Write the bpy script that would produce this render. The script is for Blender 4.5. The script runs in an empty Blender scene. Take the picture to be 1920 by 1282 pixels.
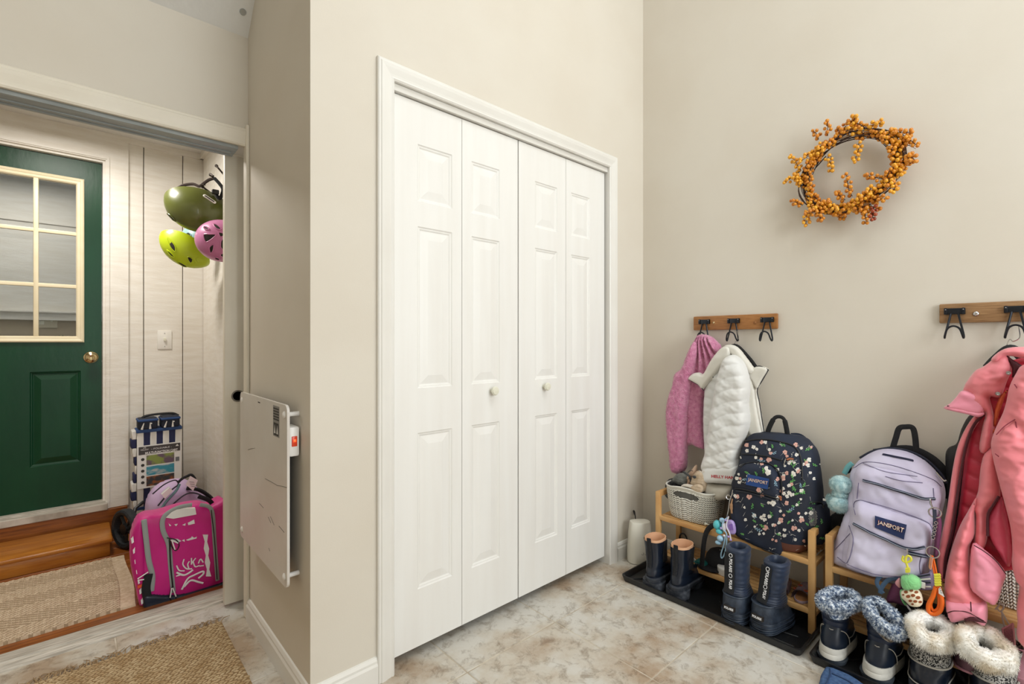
import bpy, bmesh, math, random
import numpy as np
from mathutils import Vector, Matrix, Euler
random.seed(7)
PI = math.pi
SC = bpy.context.scene
COL = SC.collection

# ---------------------------------------------------------------- camera
FPX, CAMH = 905.0, 1.17
HEAD = math.atan(1000 / FPX)
cam_data = bpy.data.cameras.new('camera')
cam_data.sensor_width = 36.0
cam_data.lens = 36.0 * FPX / 1920.0
cam_data.clip_start = 0.02
cam = bpy.data.objects.new('camera', cam_data)
COL.objects.link(cam)
cam.location = (0, 0, CAMH)
cam.rotation_euler = (PI / 2, 0, HEAD - PI / 2)
SC.camera = cam

# ---------------------------------------------------------------- world, lights, exposure
world = bpy.data.worlds.new('world'); SC.world = world; world.use_nodes = True
bg = world.node_tree.nodes['Background']
bg.inputs[0].default_value = (0.85, 0.92, 1.0, 1); bg.inputs[1].default_value = 0.6
SC.view_settings.view_transform = 'Standard'
SC.view_settings.look = 'None'
SC.view_settings.gamma = 1.0
SC.view_settings.use_curve_mapping = False
SC.view_settings.exposure = 0.39

def area(name, loc, aim, sx, sy, watt, col):
    d = bpy.data.lights.new(name, 'AREA'); d.shape = 'RECTANGLE'; d.size = sx; d.size_y = sy
    d.energy = watt; d.color = col
    o = bpy.data.objects.new(name, d); COL.objects.link(o); o.location = loc
    v = Vector(aim) - Vector(loc)
    o.rotation_euler = v.to_track_quat('-Z', 'Y').to_euler()
    return o
area('window_daylight', (1.10, -2.3, 1.75), (2.2, 0.9, 1.2), 1.6, 2.0, 60, (0.91, 0.965, 1.0))
area('overhead_fill_light', (1.2, -0.6, 4.0), (1.4, -0.2, 0), 2.0, 2.0, 38, (0.93, 0.975, 1.0))  # soft overhead fill, added; no such fixture in view
area('entry_area_light', (-0.9, -1.2, 2.6), (-0.2, 2.4, 1.2), 1.0, 1.0, 1.5, (1.0, 0.95, 0.88))  # unseen soft area light aimed at the opening
area('mudroom_lamp_light', (-0.08, 3.15, 2.36), (-0.08, 3.15, 0), 0.34, 0.34, 12.5, (1.0, 0.95, 0.88))
area('beyond_fill_light', (-0.3, 4.5, 2.3), (-0.3, 4.7, 0), 0.6, 0.4, 3.2, (1.0, 0.96, 0.9))  # added to brighten the room beyond the door glass

# ---------------------------------------------------------------- colour and material helpers
def lin(h):
    h = h.lstrip('#'); r = []
    for i in (0, 2, 4):
        c = int(h[i:i+2], 16) / 255.0
        r.append(c / 12.92 if c <= 0.04045 else ((c + 0.055) / 1.055) ** 2.4)
    return (r[0], r[1], r[2], 1.0)

def new_mat(name):
    m = bpy.data.materials.new(name); m.use_nodes = True
    nt = m.node_tree; b = nt.nodes['Principled BSDF']
    return m, nt, b

def mat(name, col, rough=0.6, metal=0.0, col2=None, scale=6.0, bump=0.0, bscale=60.0, sheen=0.0, spec=0.5, coat=0.0,
        stretch=(1, 1, 1), lo=0.35, hi=0.65, bdist=0.01, emit=None, estr=0.0, trans=0.0, alpha=1.0, detail=5.0):
    m, nt, b = new_mat(name)
    b.inputs['Base Color'].default_value = lin(col)
    b.inputs['Roughness'].default_value = rough
    b.inputs['Metallic'].default_value = metal
    b.inputs['Specular IOR Level'].default_value = spec
    b.inputs['Coat Weight'].default_value = coat
    b.inputs['Sheen Weight'].default_value = sheen
    b.inputs['Transmission Weight'].default_value = trans
    b.inputs['Alpha'].default_value = alpha
    if emit:
        b.inputs['Emission Color'].default_value = lin(emit); b.inputs['Emission Strength'].default_value = estr
    tc = nt.nodes.new('ShaderNodeTexCoord'); mp = nt.nodes.new('ShaderNodeMapping')
    nt.links.new(tc.outputs['Object'], mp.inputs[0]); mp.inputs['Scale'].default_value = stretch
    if col2:
        n = nt.nodes.new('ShaderNodeTexNoise'); n.inputs['Scale'].default_value = scale; n.inputs['Detail'].default_value = detail
        r = nt.nodes.new('ShaderNodeValToRGB')
        r.color_ramp.elements[0].position = lo; r.color_ramp.elements[1].position = hi
        r.color_ramp.elements[0].color = lin(col); r.color_ramp.elements[1].color = lin(col2)
        nt.links.new(mp.outputs[0], n.inputs['Vector']); nt.links.new(n.outputs[0], r.inputs[0])
        nt.links.new(r.outputs[0], b.inputs['Base Color'])
    if bump:
        n2 = nt.nodes.new('ShaderNodeTexNoise'); n2.inputs['Scale'].default_value = bscale; n2.inputs['Detail'].default_value = 4
        bp = nt.nodes.new('ShaderNodeBump'); bp.inputs['Strength'].default_value = bump; bp.inputs['Distance'].default_value = bdist
        nt.links.new(mp.outputs[0], n2.inputs['Vector']); nt.links.new(n2.outputs[0], bp.inputs['Height'])
        nt.links.new(bp.outputs[0], b.inputs['Normal'])
    return m

# ---------------------------------------------------------------- a pixel of the photograph -> a point on a real plane
FWD = (math.cos(HEAD), math.sin(HEAD)); RGT = (math.sin(HEAD), -math.cos(HEAD))
def at(x, y, X=None, Y=None, Z=None, D=None):
    t = (x - 960) / FPX; s = -(y - 641) / FPX
    d = (FWD[0] + t * RGT[0], FWD[1] + t * RGT[1], s)
    if X is not None: k = X / d[0]
    elif Y is not None: k = Y / d[1]
    elif D is not None: k = D
    else: k = (Z - CAMH) / d[2]
    return Vector((d[0] * k, d[1] * k, CAMH + s * k))

# ---------------------------------------------------------------- object helpers
ORG = {}
def tag(o, label=None, cat=None, group=None, kind=None):
    if label: o['label'] = label
    if cat: o['category'] = cat
    if group: o['group'] = group
    if kind: o['kind'] = kind
    return o

def thing(name, label, cat, loc=(0, 0, 0), rot=(0, 0, 0), group=None, local=False, kind=None):
    o = bpy.data.objects.new(name, None); COL.objects.link(o)
    o.empty_display_size = 0.05
    o.location = loc; o.rotation_euler = rot
    ORG[o.name] = Vector((0, 0, 0)) if local else Vector(loc)
    return tag(o, label, cat, group, kind)

def children(o): return [c for c in bpy.data.objects if c.parent == o]
def copy_tree(o, parent=None):
    kids = list(o.children)
    c = o.copy(); COL.objects.link(c)
    if parent is not None: c.parent = parent
    for k in kids: copy_tree(k, c)
    return c

class MB:
    """collects shapes; build() links them as one mesh object"""
    def __init__(self): self.v = []; self.f = []; self.mi = []; self.uv = {}; self.cur = 0; self.uvs = []
    def add(self, vs, fs, uvs=None):
        n = len(self.v)
        self.v += [tuple(p) for p in vs]
        for k, q in enumerate(fs):
            self.f.append([i + n for i in q]); self.mi.append(self.cur)
            self.uvs.append(uvs[k] if uvs else None)
        return self
    def box(self, a, b, M=None):
        x0, y0, z0 = a; x1, y1, z1 = b
        vs = [Vector(p) for p in ((x0,y0,z0),(x1,y0,z0),(x1,y1,z0),(x0,y1,z0),(x0,y0,z1),(x1,y0,z1),(x1,y1,z1),(x0,y1,z1))]
        if M: vs = [M @ p for p in vs]
        return self.add(vs, [(0,3,2,1),(4,5,6,7),(0,1,5,4),(1,2,6,5),(2,3,7,6),(3,0,4,7)])
    def rbox(self, a, b, r=0.004, M=None, seg=2):
        bm = bmesh.new(); bmesh.ops.create_cube(bm, size=1)
        for v in bm.verts:
            v.co = Vector([a[i] + (v.co[i] + 0.5) * (b[i] - a[i]) for i in range(3)])
        r = min(r, 0.45 * min(abs(b[i] - a[i]) for i in range(3)))
        bmesh.ops.bevel(bm, geom=bm.edges[:], offset=r, segments=seg, affect='EDGES', profile=0.5)
        return self.addbm(bm, M)
    def addbm(self, bm, M=None):
        bm.verts.index_update()
        vs = [(M @ v.co) if M else v.co.copy() for v in bm.verts]
        fs = [[v.index for v in f.verts] for f in bm.faces]
        bm.free(); return self.add(vs, fs)
    def prism(self, poly, frame, d0, d1):
        """poly in (a,b); frame = (O,A,B,N); extruded from d0 to d1 along N"""
        O, A, B, N = frame; n = len(poly)
        vs = [O + A * p[0] + B * p[1] + N * d0 for p in poly] + [O + A * p[0] + B * p[1] + N * d1 for p in poly]
        fs = [list(range(n))[::-1], list(range(n, 2 * n))] + [(i, (i + 1) % n, n + (i + 1) % n, n + i) for i in range(n)]
        return self.add(vs, fs)
    def tube(self, pts, rad, seg=8, cap=True, flat=None, closed=False):
        pts = [Vector(p) for p in pts]; n = len(pts)
        if not isinstance(rad, list): rad = [rad] * n
        vs = []; up = None
        for i, p in enumerate(pts):
            if closed: t = pts[(i + 1) % n] - pts[i - 1]
            else: t = pts[min(i + 1, n - 1)] - pts[max(i - 1, 0)]
            t = t.normalized() if t.length > 1e-9 else Vector((0, 0, 1))
            if up is None:
                up = t.orthogonal().normalized() if flat is None else (Vector(flat) - t * Vector(flat).dot(t)).normalized()
            up = (up - t * up.dot(t))
            up = up.normalized() if up.length > 1e-6 else t.orthogonal().normalized()
            s = t.cross(up)
            r = rad[i]; ra, rb = (r if hasattr(r, '__len__') else (r, r))
            for k in range(seg):
                a = 2 * PI * k / seg
                vs.append(p + up * math.cos(a) * ra + s * math.sin(a) * rb)
        fs = []
        for i in range(n if closed else n - 1):
            j = (i + 1) % n
            for k in range(seg):
                fs.append((i*seg+k, i*seg+(k+1)%seg, j*seg+(k+1)%seg, j*seg+k))
        if cap and not closed:
            fs.append(tuple(range(seg))[::-1]); fs.append(tuple((n-1)*seg+k for k in range(seg)))
        return self.add(vs, fs)
    def lathe(self, prof, seg=24, M=None):
        vs = []; fs = []
        for r, z in prof:
            for k in range(seg):
                a = 2 * PI * k / seg; p = Vector((r * math.cos(a), r * math.sin(a), z))
                vs.append(M @ p if M else p)
        for i in range(len(prof) - 1):
            for k in range(seg):
                fs.append((i*seg+k, i*seg+(k+1)%seg, (i+1)*seg+(k+1)%seg, (i+1)*seg+k))
        if prof[0][0] > 1e-4: fs.append(tuple(range(seg))[::-1])
        if prof[-1][0] > 1e-4: fs.append(tuple((len(prof)-1)*seg+k for k in range(seg)))
        return self.add(vs, fs)
    def loft(self, rings, cap0=True, cap1=True, uv=False):
        """rings: list of equal-length closed point lists"""
        n = len(rings[0]); vs = [p for r in rings for p in r]; fs = []; uvs = []
        for i in range(len(rings) - 1):
            for k in range(n):
                fs.append((i*n+k, i*n+(k+1)%n, (i+1)*n+(k+1)%n, (i+1)*n+k))
                uvs.append([(k/n, i/(len(rings)-1)), ((k+1)/n, i/(len(rings)-1)), ((k+1)/n, (i+1)/(len(rings)-1)), (k/n, (i+1)/(len(rings)-1))])
        if cap0: fs.append(tuple(range(n))[::-1]); uvs.append([(0, 0)] * n)
        if cap1: fs.append(tuple((len(rings)-1)*n+k for k in range(n))); uvs.append([(0, 0)] * n)
        return self.add(vs, fs, uvs if uv else None)
    def sphere(self, c, r, sub=1, M=None):
        bm = bmesh.new(); bmesh.ops.create_icosphere(bm, subdivisions=sub, radius=1)
        r = (r, r, r) if not hasattr(r, '__len__') else r
        for v in bm.verts: v.co = Vector((v.co.x*r[0], v.co.y*r[1], v.co.z*r[2]))
        R = Matrix.Translation(Vector(c)) @ (M if M else Matrix())
        return self.addbm(bm, R)
    def build(self, name, m, parent=None, smooth=True, loc=None, auto=0.7, kind=None, label=None):
        """vertices are in world space (or in the thing's own space for a local thing)"""
        auto = getattr(self, 'auto', auto)
        if parent is not None: org = ORG[parent.name]
        else: org = Vector(loc) if loc is not None else Vector((0, 0, 0))
        me = bpy.data.meshes.new(name)
        me.from_pydata([(p[0]-org[0], p[1]-org[1], p[2]-org[2]) for p in self.v], [], self.f)
        ms = m if isinstance(m, (list, tuple)) else [m]
        for q in ms: me.materials.append(q)
        if len(ms) > 1: me.polygons.foreach_set('material_index', self.mi)
        if any(u is not None for u in self.uvs):
            lay = me.uv_layers.new(name='UVMap'); k = 0
            for fi, u in enumerate(self.uvs):
                for c in range(len(self.f[fi])):
                    if u is not None: lay.data[k].uv = u[c]
                    k += 1
        me.validate(); me.update()
        if smooth:
            me.polygons.foreach_set('use_smooth', [True] * len(me.polygons))
            if auto:
                try: me.set_sharp_from_angle(angle=auto)
                except Exception: pass
        o = bpy.data.objects.new(name, me); COL.objects.link(o)
        if parent is not None: o.parent = parent
        else: o.location = org
        ORG[o.name] = org
        if kind: o['kind'] = kind
        if label: o['label'] = label
        return o

XF = lambda X: (Vector((X, 0, 0)), Vector((0, -1, 0)), Vector((0, 0, 1)), Vector((-1, 0, 0)))   # faces -X
YF = lambda Y: (Vector((0, Y, 0)), Vector((1, 0, 0)), Vector((0, 0, 1)), Vector((0, -1, 0)))    # faces -Y
ZF = lambda Z: (Vector((0, 0, Z)), Vector((1, 0, 0)), Vector((0, 1, 0)), Vector((0, 0, 1)))
def loc2(fr, p): p = Vector(p) - fr[0]; return (p.dot(fr[1]), p.dot(fr[2]))
def pxs(pts, X=None, Y=None):
    fr = XF(X) if X is not None else YF(Y)
    return [loc2(fr, at(p[0], p[1], X=X, Y=Y)) for p in pts], fr

def smooth_poly(P, n=5):
    out = []; N = len(P)
    for i in range(N):
        p0, p1, p2, p3 = (np.array(P[(i + k) % N]) for k in (-1, 0, 1, 2))
        for j in range(n):
            t = j / n
            out.append(tuple(0.5 * ((2*p1) + (-p0+p2)*t + (2*p0-5*p1+4*p2-p3)*t*t + (-p0+3*p1-3*p2+p3)*t**3)))
    return out

def hash2(i, j, s): 
    v = np.sin(i * 127.1 + j * 311.7 + s * 74.7) * 43758.5453
    return v - np.floor(v)
def vnoise(a, b, s=0):
    i = np.floor(a); j = np.floor(b); u = a - i; v = b - j
    u = u*u*(3-2*u); v = v*v*(3-2*v)
    return (hash2(i,j,s)*(1-u)+hash2(i+1,j,s)*u)*(1-v) + (hash2(i,j+1,s)*(1-u)+hash2(i+1,j+1,s)*u)*v
def fbm(a, b, s=0, o=3):
    r = 0; w = 0.5
    for k in range(o): r = r + w * (vnoise(a*2**k, b*2**k, s+k*3) - 0.5) * 2; w *= 0.5
    return r

def relief(poly, fr, T, back=0.3, s=0.006, p=2.0, w=None, f=None, off=None, smooth=3):
    """a solid body of thickness T with the given outline: puffed front and back"""
    if smooth: poly = smooth_poly(poly, smooth)
    P = np.array(poly); w = w or T
    A = P; B = np.roll(P, -1, axis=0)
    lo = P.min(0) - s; hi = P.max(0) + s
    na = int((hi[0]-lo[0]) / s) + 2; nb = int((hi[1]-lo[1]) / s) + 2
    ga, gb = np.meshgrid(lo[0] + s*np.arange(na), lo[1] + s*np.arange(nb), indexing='ij')
    Q = np.stack([ga.ravel(), gb.ravel()], 1)
    best = np.full(len(Q), 1e9); near = np.zeros_like(Q); ins = np.zeros(len(Q), bool)
    for a, b in zip(A, B):
        e = b - a; L = e.dot(e) + 1e-12
        t = np.clip(((Q - a) @ e) / L, 0, 1); c = a + t[:, None] * e
        d = np.hypot(Q[:,0]-c[:,0], Q[:,1]-c[:,1]); m = d < best
        best[m] = d[m]; near[m] = c[m]
        cond = (a[1] > Q[:,1]) != (b[1] > Q[:,1])
        with np.errstate(divide='ignore', invalid='ignore'):
            xi = a[0] + (Q[:,1]-a[1]) / (b[1]-a[1] + 1e-15) * e[0]
        ins ^= cond & (Q[:,0] < xi)
    g = ins.reshape(na, nb); nbr = np.zeros_like(g); pad = np.pad(g, 1)
    for i_ in range(3):
        for j_ in range(3): nbr |= pad[i_:i_+na, j_:j_+nb]
    edge = (~ins & nbr.ravel()) | (ins & (best < 0.25*s))
    ok = ins | edge
    pos = Q.copy(); pos[edge] = near[edge]; d = best.copy(); d[edge] = 0
    u = np.clip(d / w, 0, 1)
    h = (1 - (1-u)**p) ** (1/p)
    hf = T * h
    if f is not None: hf = hf + f(pos[:,0], pos[:,1], d) * np.clip(d/0.015, 0, 1)
    hf = np.maximum(hf, 0.0005 * (d > 0))
    hb = -T * back * h - 0.001 * (d > 0)
    o = off(pos[:,0], pos[:,1]) if off is not None else np.zeros(len(Q))
    O, Aa, Bb, N = (np.array(x) for x in fr)
    F3 = O + pos[:,:1]*Aa + pos[:,1:]*Bb + (hf+o)[:,None]*N
    K3 = O + pos[:,:1]*Aa + pos[:,1:]*Bb + (hb+o)[:,None]*N
    idx = np.arange(len(Q)).reshape(na, nb)
    c = np.stack([idx[:-1,:-1], idx[1:,:-1], idx[1:,1:], idx[:-1,1:]], -1).reshape(-1, 4)
    good = ok[c].all(1) & (ins[c] & ~edge[c]).any(1)
    c = c[good]
    used = np.zeros(len(Q), bool); used[c.ravel()] = True
    fi = np.full(len(Q), -1); fi[used] = np.arange(used.sum()); nf = used.sum()
    bi = fi.copy(); ib = used & ~edge; bi[ib] = nf + np.arange(ib.sum())
    V = np.concatenate([F3[used], K3[ib]])
    faces = np.concatenate([fi[c], bi[c][:, ::-1]])
    m = MB(); m.v = [tuple(x) for x in V.tolist()]; m.f = faces.tolist(); m.mi = [0]*len(m.f); m.uvs = [None]*len(m.f); m.auto = None
    return m

def flat_relief(px, X=None, Y=None, T=0.03, **k):
    poly, fr = pxs(px, X, Y)
    return relief(poly, fr, T, **k)

def slant_at(x, y, X, g):
    q = X
    for _ in range(8): p = at(x, y, X=q); q = X - g(p.z)
    return at(x, y, X=q)
def slant_relief(px, X, T, g, **k):
    # outline on a surface that leans away from the plane X by g(height)
    fr = XF(X); poly = [loc2(fr, slant_at(x, y, X, g)) for x, y in px]
    return relief(poly, fr, T, off=lambda a, b: np.vectorize(g)(b), **k)

def text_part(s, size, m, parent, O, A, B, N, name='lettering', ext=0.0008, bold=False, w=None, shear=0.0, font_scale=(1, 1), wrap=None):
    """flat lettering as thin raised mesh; O = centre, A = reading direction, B = up, N = out"""
    cu = bpy.data.curves.new('txt', 'FONT'); cu.body = s; cu.size = size; cu.align_x = 'CENTER'; cu.align_y = 'CENTER'
    cu.extrude = ext; cu.resolution_u = 2; cu.shear = shear
    if bold: cu.offset = size * 0.03
    o = bpy.data.objects.new('txt', cu); COL.objects.link(o)
    dg = bpy.context.evaluated_depsgraph_get(); dg.update()
    me = bpy.data.meshes.new_from_object(o.evaluated_get(dg))
    vs = [v.co.copy() for v in me.vertices]; fs = [list(p.vertices) for p in me.polygons]
    bpy.data.objects.remove(o); bpy.data.curves.remove(cu); bpy.data.meshes.remove(me)
    if not vs: return None
    k = 1.0
    if w:
        xs = [v.x for v in vs]; k = w / (max(xs) - min(xs))
    O, A, B, N = map(Vector, (O, A, B, N)); A.normalize(); B.normalize(); N.normalize()
    mb = MB(); out = []
    for v in vs:
        x, y = v.x * k * font_scale[0], v.y * font_scale[1]
        p = wrap(x, y, v.z) if wrap else O + A * x + B * y + N * v.z
        out.append(p)
    mb.add(out, fs)
    return mb.build(name, m, parent, smooth=False)

def bez(pts, n=8):
    """Catmull-Rom through points"""
    P = [Vector(p) for p in pts]; P = [P[0]*2-P[1]] + P + [P[-1]*2-P[-2]]; out = []
    for i in range(1, len(P)-2):
        for j in range(n):
            t = j / n; p0, p1, p2, p3 = P[i-1:i+3]
            out.append(0.5*((2*p1)+(-p0+p2)*t+(2*p0-5*p1+4*p2-p3)*t*t+(-p0+3*p1-3*p2+p3)*t**3))
    out.append(P[-2]); return out
# ================================================================ the setting
WX, CY, SX, AY, MY, MX = 2.41, 1.545, 0.546, 2.28, 3.83, 0.64   # right wall, closet wall, side wall, opening wall, porch wall, porch side wall
PAINT = mat('warm_greige_paint', '#d7cfc1', 0.62, col2='#dad3c6', scale=3, bump=0.06, bscale=220, bdist=0.003, spec=0.3)
PAINT_DEEP = PAINT
TRIM = mat('white_trim_paint', '#e9e7e1', 0.38, col2='#e4e1da', scale=4, bump=0.03, bscale=90, bdist=0.002)
CREAMTRIM = mat('cream_trim_paint', '#e9e2d3', 0.42, col2='#e2dac9', scale=5, bump=0.05, bscale=80, bdist=0.002)
DOORW = mat('white_door_paint', '#efeeea', 0.42, col2='#ebe9e4', scale=2.2, bump=0.08, bscale=40, bdist=0.002, stretch=(8, 8, 0.6))
CEIL = mat('white_ceiling_paint', '#e3e2de', 0.7, col2='#dbd9d4', scale=5, bump=0.35, bscale=35, bdist=0.004)
BOARDW = mat('white_board_paint', '#f0ece4', 0.5, col2='#e8e2d7', scale=6, bump=0.3, bscale=26, bdist=0.003, stretch=(1, 1, 7))
GREYP = mat('grey_track_paint', '#a9b0b1', 0.5, col2='#969d9e', scale=9, stretch=(1, 6, 6))
DARK = mat('closet_shade', '#2b2a28', 0.8)
CHROME = mat('chrome', '#cfcfcf', 0.18, metal=1.0)
STEEL = mat('steel', '#b8bcbe', 0.3, metal=1.0)

def struct(mb, name, m, smooth=False, **k):
    o = mb.build(name, m, None, smooth=smooth, **k); o['kind'] = 'structure'; return o

YB = -2.5; XL = -2.2
# right wall
struct(MB().prism([(2.5, -0.02), (-1.7, -0.02), (-1.7, 4.7), (2.5, 4.7)], XF(WX), -0.1, 0), 'wall_right', PAINT)
# closet wall (with the closet opening)
cl0, cl1, clt = 0.828, 2.086, 2.104
struct(MB().prism([(SX, 0), (cl0, 0), (cl0, clt), (cl1, clt), (cl1, 0), (WX + .1, 0), (WX + .1, 3.35), (SX, 3.35)], YF(CY), -0.11, 0), 'wall_closet', PAINT)
# side wall
struct(MB().prism([(-AY - .0, 0), (-CY - .11, 0), (-CY - .11, 3.6), (-AY, 3.6)], XF(SX), -0.10, 0), 'wall_side', PAINT)
# wall over the opening
struct(MB().prism([(XL, 2.0), (SX + .1, 2.0), (SX + .1, 2.8), (XL, 2.8)], YF(AY), -0.14, 0), 'wall_opening', PAINT)
struct(MB().prism([(XL, 0), (-1.05, 0), (-1.05, 2.0), (XL, 2.0)], YF(AY), -0.14, 0), 'wall_opening_left', PAINT)
struct(MB().box((XL - .1, YB, -.02), (XL, AY + .14, 4.7)), 'wall_left', PAINT)
struct(MB().box((XL, YB - .1, -.02), (WX + .1, YB, 4.7)), 'wall_back', PAINT)
# sloping ceiling
def ceil_pt(y): return 2.463 + (AY - y) * 1.02
cp = [(AY + .14, 2.463 - .14), (AY, 2.463), (0.2, ceil_pt(0.2)), (YB, ceil_pt(0.2)), (YB, ceil_pt(0.2) + .1), (0.15, ceil_pt(0.2) + .1), (AY + .14, 2.6)]
m = MB(); n = len(cp)
vs = [(XL - .1, y, z) for y, z in cp] + [(WX + .1, y, z) for y, z in cp]
m.add(vs, [list(range(n)), list(range(n, 2*n))[::-1]] + [(i, i+n, (i+1) % n + n, (i+1) % n) for i in range(n)])
struct(m, 'ceiling', CEIL)
# a knot cover on the ceiling
t = thing('ceiling_plate', 'small oval grey plate on the sloped white ceiling', 'ceiling plate', at(457, 30, Y=2.20))
q = Euler((math.radians(-45.5) , 0, 0)).to_matrix().to_4x4()
c0 = Vector((0.512, 2.215, ceil_pt(2.215) - .002))
MB().lathe([(0.011, -.004), (0.013, 0.0), (0.012, .004)], 20, Matrix.Translation(c0) @ q @ Matrix.Diagonal((1, 1.0, 1, 1))).build('plate', STEEL, t)

# ---- tiled floor
TILEB = 0.457
def tile_mat():
    m, nt, b = new_mat('mottled_stone_tile')
    tc = nt.nodes.new('ShaderNodeNewGeometry'); N = nt.nodes
    n1 = N.new('ShaderNodeTexNoise'); n1.inputs['Scale'].default_value = 3.6; n1.inputs['Detail'].default_value = 8; n1.inputs['Roughness'].default_value = 0.62
    n2 = N.new('ShaderNodeTexNoise'); n2.inputs['Scale'].default_value = 17; n2.inputs['Detail'].default_value = 10; n2.inputs['Roughness'].default_value = 0.75; n2.inputs['Distortion'].default_value = 0.5
    for n in (n1, n2): nt.links.new(tc.outputs['Position'], n.inputs['Vector'])
    r1 = N.new('ShaderNodeValToRGB'); e = r1.color_ramp.elements
    e[0].position = 0.36; e[0].color = lin('#b09b84'); e[1].position = 0.58; e[1].color = lin('#d2cec5')
    k = r1.color_ramp.elements.new(0.48); k.color = lin('#c9c0b1')
    r2 = N.new('ShaderNodeValToRGB'); e = r2.color_ramp.elements
    e[0].position = 0.36; e[0].color = lin('#a08f7c'); e[1].position = 0.50; e[1].color = (1, 1, 1, 1)
    mx = N.new('ShaderNodeMixRGB'); mx.blend_type = 'MULTIPLY'; mx.inputs[0].default_value = 0.62
    nt.links.new(n1.outputs[0], r1.inputs[0]); nt.links.new(n2.outputs[0], r2.inputs[0])
    nt.links.new(r1.outputs[0], mx.inputs[1]); nt.links.new(r2.outputs[0], mx.inputs[2])
    nt.links.new(mx.outputs[0], b.inputs['Base Color'])
    b.inputs['Roughness'].default_value = 0.36
    bp = N.new('ShaderNodeBump'); bp.inputs['Strength'].default_value = 0.25; bp.inputs['Distance'].default_value = 0.003
    nt.links.new(n2.outputs[0], bp.inputs['Height']); nt.links.new(bp.outputs[0], b.inputs['Normal'])
    return m
TILE = tile_mat()
GROUT = mat('tile_grout', '#d3cab9', 0.85, col2='#b7a995', scale=14)
fl = struct(MB().box((XL - .1, YB, -.05), (WX + .1, 2.60, -.002)), 'floor', GROUT)
gx = [1.031 + TILEB * k for k in range(-6, 4)]; gy = [1.375 - TILEB * k for k in range(-3, 6)][::-1]
tm = {}
for i in range(len(gx)):
    for j in range(len(gy)):
        x0, y0 = gx[i] + .0025, gy[j] + .0025; x1, y1 = min(gx[i] + TILEB, WX) - .0025, gy[j] + TILEB - .0025
        if x0 > WX - .02: continue
        # only the floor the photograph can see (room side of the closet wall, and the opening)
        if y0 > CY + .05 and x0 > SX: continue
        if y1 > CY and x0 > SX: y1 = min(y1, CY + .08)
        if y1 > 2.478: y1 = 2.478
        if y1 - y0 < .02: continue
        MB().rbox((x0, y0, -.01), (x1, y1, 0.0), .0018, seg=1).build('tile', TILE, fl, smooth=False)

# ---- baseboards
BP = [(0, 0), (0.014, 0), (0.014, 0.062), (0.010, 0.070), (0.010, 0.078), (0.005, 0.088), (0, 0.090)]
def base(name, p0, p1, nrm):
    p0, p1, nrm = Vector(p0), Vector(p1), Vector(nrm)
    n = len(BP); vs = [p0 + nrm * a + Vector((0, 0, b)) for a, b in BP] + [p1 + nrm * a + Vector((0, 0, b)) for a, b in BP]
    return struct(MB().add(vs, [list(range(n)), list(range(n, 2*n))[::-1]] + [(i, (i+1) % n, n+(i+1) % n, n+i) for i in range(n)]), name, TRIM)
base('baseboard_side', (SX, 2.255, 0), (SX, CY - .014, 0), (-1, 0, 0))
base('baseboard_closet_left', (SX - .014, CY, 0), (.768, CY, 0), (0, -1, 0))
base('baseboard_closet_right', (2.15, CY, 0), (WX, CY, 0), (0, -1, 0))
base('baseboard_right', (WX, CY, 0), (WX, -1.2, 0), (-1, 0, 0))

# ---- door casings: a moulded profile swept round an opening
CPROF = [(0, 0), (0, .010), (.006, .014), (.012, .012), (.020, .013), (.040, .018), (.052, .019), (.056, .016), (.062, .016), (.066, .012), (.066, 0)]
def casing(name, fr, x0, x1, zt, width, m, z0=0.0, depth=1.0, sides=(1, 1)):
    O, A, B, N = fr; sc = width / .066; rings = []
    corner = []
    for (o, d) in CPROF:
        o *= sc; d *= depth
        path = []
        if sides[0]: path += [(x0 - o, z0), (x0 - o, zt + o)]
        else: path += [(x0, zt + o)]
        if sides[1]: path += [(x1 + o, zt + o), (x1 + o, z0)]
        else: path += [(x1, zt + o)]
        corner.append([O + A * a + B * b + N * d for a, b in path])
    L = len(corner[0]); n = len(corner)
    vs = [corner[i][j] for j in range(L) for i in range(n)]
    fs = [(j*n+i, j*n+(i+1) % n, (j+1)*n+(i+1) % n, (j+1)*n+i) for j in range(L-1) for i in range(n)]
    fs += [list(range(n))[::-1], [(L-1)*n+i for i in range(n)]]
    return struct(MB().add(vs, fs), name, m)
casing('trim_closet', YF(CY), cl0 + .004, cl1 - .004, 2.088, .064, TRIM)
casing('trim_opening', YF(AY), -1.05, SX - .001, 1.997, .074, CREAMTRIM, sides=(1, 0))
struct(MB().rbox((SX - .013, 2.252, 0), (SX, 2.30, 2.085), .004), 'trim_opening_edge', CREAMTRIM)
# closet inside, jambs and the track
struct(MB().box((SX + .1, 1.63, 0), (WX, 1.64, 2.2)), 'closet_shade_sheet', DARK)  # dark sheet behind the doors stands in for the closet's shade
struct(MB().box((cl0 - .012, CY + .001, 0), (cl0 + .003, CY + .11, clt)), 'trim_closet_jamb', TRIM)
struct(MB().box((cl1 - .003, CY + .001, 0), (cl1 + .012, CY + .11, clt)), 'trim_closet_jamb', TRIM)

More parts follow.
